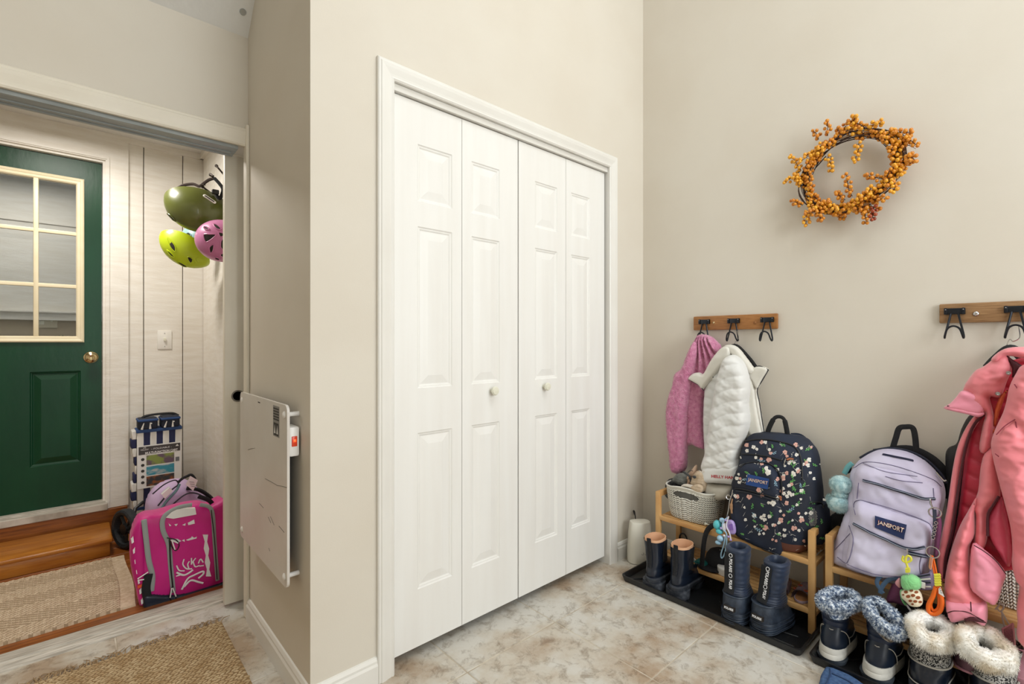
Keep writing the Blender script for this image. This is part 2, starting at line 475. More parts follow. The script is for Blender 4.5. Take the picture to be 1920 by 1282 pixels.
# ---- a door leaf with raised panels
def leaf_mesh(fr, a0, a1, z0, z1, panels, d, th, groove=.007):
    """front skin with recesses; returns (slab MB, list of panel MBs)"""
    O, A, B, N = fr; P = lambda a, b, e: O + A*a + B*b + N*(d + e)
    m = MB()
    xa = sorted({a0, a1, *[p[0] for p in panels], *[p[1] for p in panels]}); zb = sorted({z0, z1, *[p[2] for p in panels], *[p[3] for p in panels]})
    for i in range(len(xa)-1):
        for j in range(len(zb)-1):
            ca, cb = (xa[i]+xa[i+1])/2, (zb[j]+zb[j+1])/2
            if any(p[0] < ca < p[1] and p[2] < cb < p[3] for p in panels): continue
            m.add([P(xa[i],zb[j],0),P(xa[i+1],zb[j],0),P(xa[i+1],zb[j+1],0),P(xa[i],zb[j+1],0)], [(0,1,2,3)])
    # sides and back
    c = [(a0,z0),(a1,z0),(a1,z1),(a0,z1)]
    m.add([P(*q,0) for q in c]+[P(*q,-th) for q in c], [(1,0,4,5),(2,1,5,6),(3,2,6,7),(0,3,7,4),(4,7,6,5)])
    pan = []
    for (pa,pb,pc,pd) in panels:
        def ring(i): return [(pa+i,pc+i),(pb-i,pc+i),(pb-i,pd-i),(pa+i,pd-i)]
        steps = [(0,0),(.004,-groove*.5),(.009,-groove*.6),(.013,-groove),(.016,-groove)]
        for (i0,e0),(i1,e1) in zip(steps[:-1], steps[1:]):
            r0, r1 = ring(i0), ring(i1)
            m.add([P(*q,e0) for q in r0]+[P(*q,e1) for q in r1], [(k,(k+1)%4,4+(k+1)%4,4+k) for k in range(4)])
        pm = MB(); ins = .016; bev = min(.030, (pb-pa)*.22)
        r0, r1 = ring(ins), ring(ins+bev)
        pm.add([P(*q,-groove) for q in r0]+[P(*q,-.0015) for q in r1]+[P(*q,-.0015) for q in r1],
               [(k,(k+1)%4,4+(k+1)%4,4+k) for k in range(4)]+[(8,9,10,11)])
        pan.append(pm)
    return m, pan
DY = CY + .018
bx = [at(x, 641, Y=DY).x for x in (737.5, 866, 971.5, 1061, 1133.5)]
bz0, bz1 = 0.040, 2.0595
pz = [(.252, .832), (.998, 1.600), (1.693, 1.905)]
px_pan = [(783, 848), (884, 937), (1003, 1045), (1071, 1106)]
pancols = [(at(a, 641, Y=DY).x, at(b, 641, Y=DY).x) for a, b in px_pan]
KNOB = mat('ivory_knob', '#e4e2d0', 0.3)
def bifold(name, k0, label):
    t = thing(name, label, 'closet door', (bx[k0], DY, 0), kind='structure')
    for k in (k0, k0 + 1):
        g0 = .003 if k in (0, 2) else .0012; g1 = .0012 if k in (0, 2) else .003
        m, pans = leaf_mesh(YF(DY), bx[k] + g0, bx[k+1] - g1, bz0, bz1, [(pancols[k][0], pancols[k][1], a, b) for a, b in pz], 0, .028)
        lf = m.build('door_leaf', DOORW, t, smooth=False)
        for p in pans: p.build('raised_panel', DOORW, lf, smooth=False)
        if k in (1, 2):
            kp = at(922, 732, Y=DY) if k == 1 else at(1020, 724, Y=DY)
            MB().lathe([(.009, 0), (.008, .010), (.016, .016), (.019, .024), (.015, .030), (0, .032)], 20,
                       Matrix.Translation((kp.x, DY, kp.z)) @ Euler((PI/2, 0, 0)).to_matrix().to_4x4()).build('knob', KNOB, lf)
        # top pivot
        xs = bx[k] + .03 if k in (0, 2) else bx[k+1] - .035
        MB().box((xs - .018, DY + .004, bz1), (xs + .018, DY + .02, bz1 + .006)).build('pivot_bracket', STEEL, lf, smooth=False)
    return t
bifold('door_2', 0, 'pair of white folding closet door leaves on the side of the wall heater')
bifold('door_3', 2, 'pair of white folding closet door leaves nearest the white router')
struct(MB().rbox((cl0 + .002, CY + .004, 2.064), (cl1 - .002, CY + .050, 2.103), .002), 'closet_track', TRIM)

# ---- header underside with the sliding-door track, and the slider
struct(MB().box((-1.05, AY + .012, 1.985), (SX - .035, AY + .125, 2.0005)), 'trim_track_board', GREYP)
struct(MB().box((-1.05, AY + .065, 1.981), (SX - .05, AY + .072, 1.986)).box((-1.05, AY + .100, 1.981), (SX - .05, AY + .107, 1.986)), 'trim_track_rail', GREYP)
t = thing('door_4', 'cream sliding door edge with a dark recessed finger pull, beside the wall heater', 'sliding door', (.52, AY + .14, 0), kind='structure')
SL0, SL1 = at(421, 600, Y=2.42).x, .60
MB().rbox((SL0, 2.42, .012), (SL1, 2.455, 2.001), .003).build('door_leaf', CREAMTRIM, t)
PULL = mat('bronze_pull', '#7d766c', 0.5, metal=0.2)
kp = at(446, 742, Y=2.42)
MB().lathe([(.026, 0), (.026, .004), (.021, .004), (.018, -.004), (0, -.006)], 28, Matrix.Translation((kp.x, 2.42, kp.z)) @ Euler((PI/2, 0, 0)).to_matrix().to_4x4()).build('finger_pull', PULL, t)

# ---- threshold between the tile and the porch boards
ALU = mat('worn_white_threshold', '#cfc8bc', 0.5, col2='#a49c8f', scale=5, stretch=(2, 30, 1), lo=.4, hi=.62)
prof = [(2.478, 0), (2.482, .006), (2.50, .012), (2.515, .014), (2.518, .019), (2.532, .019), (2.535, .013), (2.56, .013), (2.60, .012), (2.60, -.02), (2.478, -.02)]
n = len(prof)
struct(MB().add([(XL, y, z) for y, z in prof] + [(MX, y, z) for y, z in prof], [list(range(n)), list(range(n, 2*n))[::-1]] + [(i, (i+1) % n, n+(i+1) % n, n+i) for i in range(n)]), 'threshold', ALU)

# ================================================================ the porch behind the opening
WOOD = mat('honey_pine_boards', '#a35f26', 0.33, col2='#6f3914', scale=7, stretch=(1, 11, 11), lo=.3, hi=.72, bump=.08, bscale=20)
WOODF = mat('honey_pine_step', '#c4802f', 0.28, col2='#9a5618', scale=6, stretch=(1, 9, 9), lo=.3, hi=.72, bump=.08, bscale=20)
pf = struct(MB().box((XL, 2.60, -.06), (MX + .05, MY + .02, -.004)), 'floor_porch', mat('board_gap', '#3a1f0e', .8))
y = 2.602; k = 0
while y < MY - .02:
    y1 = min(y + .118, MY + .01)
    MB().rbox((-1.6, y, -.02), (MX, y1 - .002, 0.0), .0015, seg=1).build('plank', WOOD, pf, smooth=False); y += .118
# porch back wall: backing + boards, door opening cut round
dX0, dX1, dZ0, dZ1 = -.785, .122, .215, 2.250
wb = struct(MB().prism([(-1.6, 0), (dX0-.02, 0), (dX0-.02, dZ1+.02), (dX1+.02, dZ1+.02), (dX1+.02, 0), (MX + .05, 0), (MX+.05, 2.46), (-1.6, 2.46)], YF(MY), -.12, -.014), 'wall_porch', mat('board_joint', '#8f8674', .8))
bxs = [(.225, .3195), (.3215, .5250), (.5270, .645)]
for a, b in bxs: MB().rbox((a + .001, MY - .016, .0), (b - .001, MY + .014, 2.43), .004, seg=1).build('plank', BOARDW, wb, smooth=False)
MB().rbox((-1.6, MY - .016, dZ1 + .02), (.22, MY + .014, 2.43), .004, seg=1).build('plank', BOARDW, wb, smooth=False)
MB().rbox((-1.6, MY - .016, 0), (-1.0, MY + .014, 2.25), .004, seg=1).build('plank', BOARDW, wb, smooth=False)
# porch side wall
ws = struct(MB().box((MX + .014, 2.42, 0), (MX + .09, MY + .1, 2.46)), 'wall_porch_side', mat('board_joint_b', '#8f8674', .8))
ys = [2.46, 2.70, 2.94, 3.18, 3.42, 3.66, MY - .016]
for a, b in zip(ys[:-1], ys[1:]): MB().rbox((MX, a + .0012, 0), (MX + .016, b - .0012, 2.43), .003, seg=1).build('plank', BOARDW, ws, smooth=False)
struct(MB().box((-1.7, AY + .14, 0), (-1.6, MY + .1, 2.5)), 'wall_porch_left', BOARDW)
struct(MB().box((-1.7, AY + .14, 2.43), (MX + .1, MY + .1, 2.50)), 'ceiling_porch', CEIL)
# small crown strip on the porch walls
struct(MB().prism([(-1.6, 2.395), (MX, 2.395), (MX, 2.43), (-1.6, 2.43)], YF(MY - .016), 0, .02), 'trim_porch_crown', BOARDW)
struct(MB().prism([(-MY + .02, 2.395), (-2.6, 2.395), (-2.6, 2.43), (-MY + .02, 2.43)], XF(MX), 0, .02), 'trim_porch_crown', BOARDW)
for i, x in enumerate((4, 105, 192)):
    c = at(x, (216, 239, 257)[i], Y=MY - .017)
    o = MB().box((c.x - .008, MY - .022, c.z - .012), (c.x + .008, MY - .012, c.z + .012)).build('nail_block', mat('rust_%d' % i, '#7b4a2c', .8), wb, smooth=False)
# dark back and box sill under the door
struct(MB().rbox((-1.6, MY - .05, 0), (.238, MY + .06, .165), .003), 'trim_porch_riser', WOOD)
struct(MB().rbox((-1.0, MY - .062, .165), (.145, MY + .10, .205), .004).rbox((-1.0, MY - .03, .203), (.145, MY + .02, .216), .003), 'door_sill', ALU)
# door jamb and casing
struct(MB().prism([(dX1+.001, .2), (dX1 + .022, .2), (dX1 + .022, dZ1 + .022), (dX0 - .022, dZ1 + .022), (dX0 - .022, .2), (dX0-.001, .2), (dX0-.001, dZ1+.001), (dX1+.001, dZ1+.001)][::-1], YF(MY), -.08, .018), 'trim_door_jamb', BOARDW)
struct(MB().prism([(dX1+.014, .168), (.244, .168), (.244, 2.40), (dX0 - .12, 2.40), (dX0 - .12, .168), (dX0-.014, .168), (dX0-.014, dZ1+.014), (dX1+.014, dZ1+.014)][::-1], YF(MY), -.01, .034), 'trim_door_casing', BOARDW)
struct(MB().prism([(dX1+.02, .168), (dX1+.032, .168), (dX1+.032, dZ1+.032), (dX0-.032, dZ1+.032), (dX0-.032, .168), (dX0-.02, .168), (dX0-.02, dZ1+.02), (dX1+.02, dZ1+.02)][::-1], YF(MY), .0, .041), 'trim_door_bead', BOARDW)

# ---- the green door
GREEN = mat('deep_green_gloss_paint', '#0b4126', 0.36, col2='#083721', scale=4, bump=0.25, bscale=30, bdist=0.003, coat=0.0, spec=.3, stretch=(1, 1, .4))
SASH = mat('cream_sash_paint', '#efe3c4', 0.4, col2='#e8dab6', scale=10)
GLASS, nt, b = new_mat('window_glass')
b.inputs['Base Color'].default_value = (.93, .96, .95, 1); b.inputs['Roughness'].default_value = .02; b.inputs['Transmission Weight'].default_value = 1.0; b.inputs['IOR'].default_value = 1.45
t = thing('door_1', 'dark green panelled exterior door with nine cream-framed panes', 'door', ((dX0 + dX1)/2, MY + .03, dZ0), kind='structure')
gz0, gz1, gx1 = 1.168, 2.135, .040; gx0 = dX0 + dX1 - gx1
lx = [(-.190, .024), (dX0 + dX1 - .024, dX0 + dX1 + .190)]
DPY = MY + .012
fr = YF(DPY)
m = MB()
# slab with hole for glass: skin built from strips
sl, pans = leaf_mesh(fr, dX0 + .003, dX1 - .003, dZ0, gz0 + .01, [(a, b, .46, 1.0) for a, b in lx], 0, .042, groove=.012)
P = lambda a, b, e: Vector((a, DPY - e, b))
for (a0, a1, b0, b1) in ((dX0 + .003, gx0 + .01, gz0 + .01, dZ1 - .003), (gx1 - .01, dX1 - .003, gz0 + .01, dZ1 - .003), (gx0 + .01, gx1 - .01, gz1 - .01, dZ1 - .003)):
    sl.box((a0, DPY, b0), (a1, DPY + .042, b1))
dl = sl.build('door_slab', GREEN, t, smooth=False)
for p in pans: p.build('raised_panel', GREEN, dl, smooth=False)
mz = [at(67, y, Y=MY).z for y in (533, 430)]; mxs = [-.165, dX0 + dX1 + .165]
fw = .040
m = MB()
o2, i2 = [(gx0, gz0), (gx1, gz0), (gx1, gz1), (gx0, gz1)], [(gx0+fw, gz0+fw), (gx1-fw, gz0+fw), (gx1-fw, gz1-fw), (gx0+fw, gz1-fw)]
def rg(i, e): return [P(gx0+i, gz0+i, e), P(gx1-i, gz0+i, e), P(gx1-i, gz1-i, e), P(gx0+i, gz1-i, e)]
steps = [(0, 0), (0, .010), (.006, .016), (.014, .014), (.018, .011), (.030, .010), (.036, .004), (.036, -.03)]
for (i0, e0), (i1, e1) in zip(steps[:-1], steps[1:]):
    m.add(rg(i0, e0) + rg(i1, e1), [(k, (k+1) % 4, 4+(k+1) % 4, 4+k) for k in range(4)])
sf = m.build('window_frame', SASH, t, smooth=False)
for x in mxs: MB().rbox((x - .011, DPY - .008, gz0 + .034), (x + .011, DPY + .014, gz1 - .034), .004).build('glazing_bar', SASH, sf)
for z in mz: MB().rbox((gx0 + .034, DPY - .007, z - .011), (gx1 - .034, DPY + .014, z + .011), .004).build('glazing_bar', SASH, sf)
ex = [gx0 + .036] + sorted(mxs) + [gx1 - .036]; ez = [gz0 + .036] + sorted(mz) + [gz1 - .036]
for i in range(3):
    for j in range(3):
        MB().box((ex[i] + .004, DPY + .012, ez[j] + .004), (ex[i+1] - .004, DPY + .015, ez[j+1] - .004)).build('pane', GLASS, sf, smooth=False)
BRASS = mat('polished_brass_knob', '#d9c69a', 0.15, metal=1.0)
kp = at(171, 670, Y=DPY - .05)
MB().lathe([(.034, 0), (.034, .004), (.028, .010), (.014, .014), (.012, .030), (.022, .038), (.028, .050), (.026, .060), (.016, .066), (.010, .063), (0, .062)], 28,
           Matrix.Translation((kp.x, DPY, kp.z)) @ Euler((PI/2, 0, 0)).to_matrix().to_4x4()).build('door_knob', BRASS, dl)

# ---- room beyond the glass
BYW = 5.0
BEI = mat('beyond_beige_paint', '#b3a58f', .7, col2='#aa9b84', scale=3)
struct(MB().box((-1.9, BYW, 1.345), (1.9, BYW + .05, 2.7)), 'wall_beyond', BOARDW)
struct(MB().box((-1.9, BYW + .0, -.02), (1.9, BYW + .05, 1.345)), 'wall_beyond_lower', BEI)
struct(MB().rbox((-1.9, BYW - .03, 1.33), (1.9, BYW + .01, 1.395), .004).rbox((-1.9, BYW-.05, 1.385), (1.9, BYW, 1.40), .003), 'trim_beyond', BOARDW)
struct(MB().box((-1.9, MY + .13, -.03), (1.9, BYW, 0)), 'floor_beyond', mat('beyond_floor', '#8c7a63', .6))
struct(MB().box((-1.9, MY + .13, 2.65), (1.9, BYW, 2.7)), 'ceiling_beyond', CEIL)
struct(MB().box((-1.9, MY + .13, -.03), (-1.85, BYW, 2.7)), 'wall_beyond_side', BOARDW)
struct(MB().box((1.85, MY + .13, -.03), (1.9, BYW, 2.7)), 'wall_beyond_side', BOARDW)
struct(MB().box((-1.9, BYW - .012, 2.05), (1.9, BYW, 2.06)), 'trim_beyond_batten', BOARDW)
c = at(87, 600, Y=BYW)
t = thing('wall_outlet', 'beige double wall outlet and switch plate seen through the green door glass', 'outlet', (c.x, BYW, c.z))
PLG = mat('outlet_plate', '#c9c0a8', .4)
MB().rbox((c.x - .06, BYW - .008, c.z - .058), (c.x + .06, BYW, c.z + .058), .004).build('plate', PLG, t)
for dz in (-.02, .02):
    MB().rbox((c.x - .044, BYW - .012, c.z + dz - .015), (c.x - .012, BYW - .006, c.z + dz + .015), .005).build('socket', KNOB, t)
MB().rbox((c.x + .022, BYW - .016, c.z - .012), (c.x + .034, BYW - .006, c.z + .012), .002).build('switch', KNOB, t)
c = at(120, 632, Y=4.30)
t = thing('potted_succulent', 'spiky green succulent plant standing behind the door glass', 'plant', (c.x, 4.3, c.z - .16))
LEAFG = mat('succulent_green', '#2f5a34', .5, col2='#4f7d48', scale=20)
MB().lathe([(.035, 0), (.045, .08), (.05, .12), (.046, .12), (.04, .11), (0, .11)], 20, Matrix.Translation((c.x, 4.3, c.z - .16))).build('pot', KNOB, t)
for k in range(16):
    a = k * 2.4; el = .3 + .05 * k
    d = Vector((math.cos(a) * math.cos(el), math.sin(a) * math.cos(el), math.sin(el)))
    b0 = Vector((c.x, 4.3, c.z - .05))
    MB().tube([b0, b0 + d * .03, b0 + d * .075], [(.009, .004), (.011, .004), .001], 6).build('leaf', LEAFG, t)
struct(MB().rbox((-1.2, 4.18, c.z - .19), (.75, 4.42, c.z - .16), .004), 'ledge_beyond', BOARDW)

# light switch on the porch boards
c = at(308.5, 637, Y=MY - .016)
t = thing('light_switch', 'white toggle light switch plate on the porch boards beside the green door', 'light switch', (c.x, MY - .016, c.z))
SWW = mat('switch_plate_white', '#f2efe8', .35)
MB().rbox((c.x - .038, MY - .023, c.z - .060), (c.x + .038, MY - .016, c.z + .060), .003).build('plate', SWW, t)
MB().rbox((c.x - .006, MY - .036, c.z - .010), (c.x + .006, MY - .020, c.z + .012), .002, Matrix.Identity(4)).build('toggle', KNOB, t)
for dz in (-.042, .042): MB().sphere((c.x, MY - .0235, c.z + dz), .003).build('screw', STEEL, t)

# wooden step under the door
t = thing('wooden_step', 'honey-stained wooden step in front of the green door', 'step', (-.4, 3.6, 0))
MB().rbox((-1.3, 3.425, .074), (.152, 3.75, .098), .006).build('tread', WOODF, t)
MB().rbox((-1.3, 3.445, 0), (.142, 3.470, .074), .002).build('riser', WOODF, t)
MB().rbox((.120, 3.470, 0), (.142, 3.745, .074), .002).build('side_board', WOODF, t)
# ================================================================ things on the left side
def Rz(a): return Matrix.Rotation(a, 4, 'Z')
T4 = Matrix.Translation
def M_look(loc, ax, ay):
    ax = Vector(ax).normalized(); ay = Vector(ay).normalized(); az = ax.cross(ay)
    m = Matrix((ax, ay, az)).transposed().to_4x4(); m.translation = Vector(loc); return m
BLACK = mat('black_plastic', '#17181b', .45)
BLACKF = mat('black_webbing', '#16171b', .8, bump=.3, bscale=300)
WHITEP = mat('white_plastic', '#eeece8', .35)
WHITEM = mat('white_mark', '#f1efee', .5)
SILVER = mat('silver_metal', '#d2d2d4', .2, metal=1.0)

# ---- wall heater
HX = .505
t = thing('wall_panel_heater', 'flat white electric panel heater on short stand-offs on the side wall', 'heater', (HX, 1.9, .67))
HY0, HY1, HZ0, HZ1 = 1.622, 2.212, .380, .967
def rrect(x0, x1, y0, y1, r, n=5):
    P = []
    for cx, cy, a0 in ((x1-r, y1-r, 0), (x0+r, y1-r, PI/2), (x0+r, y0+r, PI), (x1-r, y0+r, 1.5*PI)):
        for k in range(n+1): P.append((cx + r*math.cos(a0 + k*PI/2/n), cy + r*math.sin(a0 + k*PI/2/n)))
    return P
HEATM = mat('heater_enamel', '#dfdad3', .38, col2='#d8d1c8', scale=4, bump=.04, bscale=60)
MB().prism(rrect(-HY1, -HY0, HZ0, HZ1, .022), XF(HX), -.004, .004).build('panel', HEATM, t, smooth=False)
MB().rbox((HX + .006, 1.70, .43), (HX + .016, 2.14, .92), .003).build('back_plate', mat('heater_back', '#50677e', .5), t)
for y in (HY0 + .028, HY1 - .028):
    for z in (HZ0 + .032, HZ1 - .032):
        st = MB().tube([(HX + .002, y, z), (SX, y, z)], .0075, 14).build('standoff', WHITEP, t)
        MB().lathe([(.011, 0), (.011, .002), (.006, .005), (0, .0055)], 20, M_look((HX - .004, y, z), (0, -1, 0), (0, 0, 1))).build('cap', WHITEP, st)
sb = MB().rbox((HX + .004, HY0 + .004, .80), (HX + .036, HY0 + .075, .896), .006).build('switch_box', WHITEP, t)
MB().rbox((HX + .011, HY0 + .001, .833), (HX + .028, HY0 + .006, .866), .002).build('rocker_switch', mat('red_switch', '#e0421c', .3), sb)
MB().rbox((HX + .016, HY0 - .0005, .848), (HX + .024, HY0 + .003, .856), .001).build('lamp', mat('red_lamp', '#ff5a2c', .3, emit='#ff4a1c', estr=1.5), sb)
LBL = mat('warning_label_grey', '#8d8a86', .5); INK = mat('label_ink', '#33312f', .6)
c = MB()
lp = at(518, 786, X=HX - .004)
lab = MB().prism([(-lp.y - .033, lp.z - .058), (-lp.y + .033, lp.z - .058), (-lp.y + .033, lp.z + .045), (-lp.y - .033, lp.z + .045)], XF(HX), .0041, .0046).build('warning_label', LBL, t, smooth=False)
for k in range(5): 
    MB().prism([(-lp.y-.030, lp.z+.038-k*.009), (-lp.y+.030, lp.z+.038-k*.009), (-lp.y+.030, lp.z+.033-k*.009), (-lp.y-.030, lp.z+.033-k*.009)], XF(HX), .0046, .0049).build('print_line', INK, lab, smooth=False)
MB().prism([(-lp.y-.026, lp.z-.012), (-lp.y+.026, lp.z-.012), (-lp.y+.026, lp.z-.054), (-lp.y-.026, lp.z-.054)], XF(HX), .0046, .0049).build('pictogram', INK, lab, smooth=False)
for k in (-1, 1): MB().prism([(-lp.y+k*.013-.008, lp.z-.048), (-lp.y+k*.013+.008, lp.z-.048), (-lp.y+k*.013, lp.z-.018)], XF(HX), .0049, .0051).build('triangle', WHITEP, lab, smooth=False)
cc = at(488, 754, X=HX)
MB().prism([(-cc.y-.014, cc.z-.002), (-cc.y+.014, cc.z-.002), (-cc.y+.014, cc.z+.002), (-cc.y-.014, cc.z+.002)], XF(HX), .0041, .0044).build('brand_mark', INK, t, smooth=False)
SCR = mat('scuff_mark', '#6b6660', .7)
for (x, y, x2, y2) in ((503, 969, 508, 980), (507, 968, 514, 984), (523, 986, 533, 998), (504, 1027, 506, 1033), (486, 943, 494, 952), (497, 897, 520, 910), (520, 910, 538, 914), (465, 843, 478, 840)):
    a, b = at(x, y, X=HX - .0042), at(x2, y2, X=HX - .0042)
    MB().tube([a, (a + b) / 2 + Vector((0, .002, .001)), b], .0009, 4).build('scuff', SCR, t)

# ---- jute rug with fringe
JUTE = mat('jute_rope', '#cbb38e', .9, col2='#a88960', scale=30, lo=.3, hi=.7)
JUTED = mat('jute_core', '#8f7450', .95)
jc = [at(415, 1163, Z=.012), at(35, 1290, Z=.012)]
ju = (jc[1] - jc[0]); ju.z = 0; ju.normalize()                  # along the fringed end
jv = Vector((-ju.y, ju.x, 0)); 
if jv.y > 0: jv = -jv                                            # towards the room
t = thing('jute_rug', 'chunky braided jute rug with a fringed end, on the tiles before the opening', 'rug', (jc[0].x, jc[0].y, 0))
W_, L_ = 1.25, 1.25
b0 = jc[0].copy(); b0.z = 0
vs = [b0, b0 + ju * W_, b0 + ju * W_ + jv * L_, b0 + jv * L_]
MB().add([v + Vector((0, 0, .001)) for v in vs] + [v + Vector((0, 0, .009)) for v in vs], [(0,1,2,3),(7,6,5,4),(0,4,5,1),(1,5,6,2),(2,6,7,3),(3,7,4,0)]).build('backing', JUTED, t, smooth=False)
rng = random.Random(3)
m = MB(); ico = bmesh.new(); bmesh.ops.create_icosphere(ico, subdivisions=1, radius=1); iv = [v.co.copy() for v in ico.verts]; ifc = [[v.index for v in f.verts] for f in ico.faces]; ico.free()
def nub(m, M): m.add([M @ v for v in iv], ifc)
rows = int(L_ / .0135); colsn = int(W_ / .017)
for i in range(rows):
    for j in range(colsn):
        p = b0 + jv * (.008 + i * .0135) + ju * (.008 + (j + .5 * (i % 2)) * .017)
        if p.z or (p - Vector((.3, 1.9, 0))).length > 1.0: continue
        p += Vector((rng.uniform(-.002, .002), rng.uniform(-.002, .002), .0085))
        a = math.atan2(ju.y, ju.x) + rng.uniform(.3, .65) * (1 if i % 2 else -1)
        nub(m, T4(p) @ Rz(a) @ Matrix.Diagonal((rng.uniform(.0095, .012), .0050, rng.uniform(.005, .007), 1)))
m.build('braided_loops', JUTE, t, kind='stuff')
m = MB()
for k in range(230):
    p = b0 + ju * (W_ * (k + rng.random()) / 230) + Vector((0, 0, .006))
    L = rng.uniform(.035, .065); d = -jv + ju * rng.uniform(-.9, .5); d.normalize(); q = p + d * L * .5 + Vector((0, 0, rng.uniform(.0, .006)))
    e = p + d * L + ju * rng.uniform(-.02, .02); e.z = .003
    m.tube([p, q, e], [.0022, .0018, .0010], 5)
m.build('fringe', mat('jute_fringe', '#b59a75', .9, col2='#8d7250', scale=40), t, kind='stuff')

# ---- herringbone mat on the porch boards
HB = mat('herringbone_wool', '#d9c6ac', .92, col2='#b89d7e', scale=60, lo=.3, hi=.75, bump=.5, bscale=200, bdist=.002)
t = thing('herringbone_mat', 'beige woven herringbone mat on the porch boards beside the wooden step', 'mat', (-.3, 3.05, 0))
x1, y0, y1 = .205, 2.70, 3.372; s = .0043
xs = np.arange(-.95, x1, s); ysr = np.arange(y0, y1, s); xs = np.append(xs, x1); ysr = np.append(ysr, y1)
gxx, gyy = np.meshgrid(xs, ysr, indexing='ij')
band = .105; ph = np.abs(((gyy - y0) % (2*band)) - band)
u = ((gxx * .62 + ph) / .0215) % 1
hgt = .0075 + .006 * np.sqrt(np.clip(1 - (2*u - 1)**2, 0, 1)) + .0012 * np.sin(gxx * 900 + gyy * 500)
bord = (x1 - gxx) < .055
hgt = np.where(bord, .0085 + .0006*np.sin(gyy*1400), hgt)
hgt[:, 0] = 0; hgt[:, -1] = 0; hgt[-1, :] = 0
V = np.stack([gxx + .006*np.sin(gyy*9) * (gxx > 0), gyy + .005*np.sin(gxx*7), hgt], -1).reshape(-1, 3)
idx = np.arange(len(V)).reshape(gxx.shape); c = np.stack([idx[:-1,:-1], idx[1:,:-1], idx[1:,1:], idx[:-1,1:]], -1).reshape(-1, 4)
m = MB(); m.add(V.tolist(), c.tolist())
uc = u[:-1,:-1].ravel(); bc = bord[:-1,:-1].ravel(); m.mi = [int((not b_) and (q < .2 or q > .86)) for q, b_ in zip(uc, bc)]  # groove faces get a darker colour, painting shade between the ridges
m.build('woven_pile', [HB, mat('groove_shade', '#a08a6f', .95)], t)

# ---- small lilac thing at the very edge is off frame; the folded cart
NAVY = mat('navy_canvas', '#262b52', .8, bump=.2, bscale=300); CANV = mat('white_canvas', '#e9e6e0', .8, bump=.2, bscale=300)
CYC = 3.60
t = thing('folded_cart', 'folded wagon in navy and white striped canvas standing against the porch boards', 'folding cart', (.38, 3.64, 0))
def qd(pts, Y): return [at(x, y, Y=Y) for x, y in pts]
# canvas body: slightly leaning slab, stripes are separate sewn panels
top = qd([(257, 812), (340, 796)], CYC); bot = qd([(254, 948), (340, 930)], CYC)
TLx, TRx = top[0].x, top[1].x; zt = (top[0].z + top[1].z)/2; zb = .18
nb = 7
for k in range(nb):
    x0 = TLx + (TRx - TLx) * k / nb; x1_ = TLx + (TRx - TLx) * (k+1) / nb
    MB().rbox((x0, CYC, zb), (x1_ + .0005, CYC + .11, zt), .003, seg=1).build('canvas_stripe', NAVY if k % 2 == 1 else CANV, t)
MB().rbox((TLx - .004, CYC - .006, zt - .014), (TRx + .004, CYC + .115, zt + .006), .004).build('blue_binding', mat('blue_binding', '#2b4a7d', .7), t)
MB().rbox((TLx - .004, CYC - .006, zb - .006), (TRx + .004, CYC + .115, zb + .012), .004).build('blue_binding', bpy.data.materials['blue_binding'], t)
# side gusset, wavy black/white
for k in range(9):
    z0 = zb + (zt - zb) * k / 9; z1 = zb + (zt - zb) * (k+1) / 9
    dx = .010 * math.sin(k * 1.1) + .012
    MB().rbox((TLx - dx - .006, CYC + .012, z0), (TLx - .001, CYC + .10, z1), .004, seg=1).build('gusset_fold', NAVY if k % 2 else CANV, t)
# top: two dark cup-holder pockets with white lining and folded frame
for k, (xa, xb) in enumerate(((TLx + .004, (TLx+TRx)/2 - .010), ((TLx+TRx)/2 + .006, TRx - .008))):
    pk = MB().rbox((xa, CYC - .012, zt + .004), (xb, CYC + .10, zt + .070 + .004*k), .012, seg=3).build('cup_pocket', mat('navy_mesh%d' % k, '#1b2233', .7), t)
    MB().rbox((xa - .003, CYC - .018, zt + .052), (xb + .003, CYC + .102, zt + .066), .005).build('pocket_rim', bpy.data.materials['blue_binding'], pk)
    MB().sphere(((xa+xb)/2 + .015, CYC - .019, zt + .040), .0045).build('rivet', WHITEP, pk)
    for q in range(2): MB().tube([((xa+xb)/2 - .03 + .04*q, CYC - .014, zt + .008), ((xa+xb)/2 - .02 + .03*q, CYC - .016, zt + .045)], [.006, .002], 5).build('white_lining', CANV, pk)
MB().tube(bez([(TLx + .01, CYC + .05, zt + .05), (TLx + .05, CYC + .05, zt + .080), (TRx - .05, CYC + .05, zt + .084), (TRx - .008, CYC + .05, zt + .066)]), .007, 8).build('folded_handle', BLACK, t)
# card with printing
cp = qd([(258, 838), (340, 826), (340, 905), (254, 918)], CYC - .012)
cx0, cx1, cz0, cz1 = cp[0].x - .002, cp[1].x, cp[3].z, (cp[0].z + cp[1].z)/2
card = MB().box((cx0, CYC - .014, cz0), (cx1, CYC - .010, cz1)).build('printed_card', mat('card_white', '#efeeec', .4), t, smooth=False)
cw, ch = cx1 - cx0, cz1 - cz0
def cbox(u0, u1, v0, v1, name, m_, e=.001):
    return MB().box((cx0 + cw*u0, CYC - .014 - e, cz0 + ch*v0), (cx0 + cw*u1, CYC - .0138, cz0 + ch*v1)).build(name, m_, card, smooth=False)
cbox(.03, .97, .79, .975, 'dark_banner', mat('card_dark', '#454140', .4))
P1 = mat('card_photo_park', '#8d9b4e', .4, col2='#6f5a6a', scale=26, lo=.42, hi=.58); P2 = mat('card_photo_beach', '#3f97ad', .4, col2='#d8cfcb', scale=9, lo=.45, hi=.55, stretch=(1,1,3)); P3 = mat('card_photo_fire', '#3f4144', .4, col2='#a8622f', scale=24, lo=.48, hi=.62)
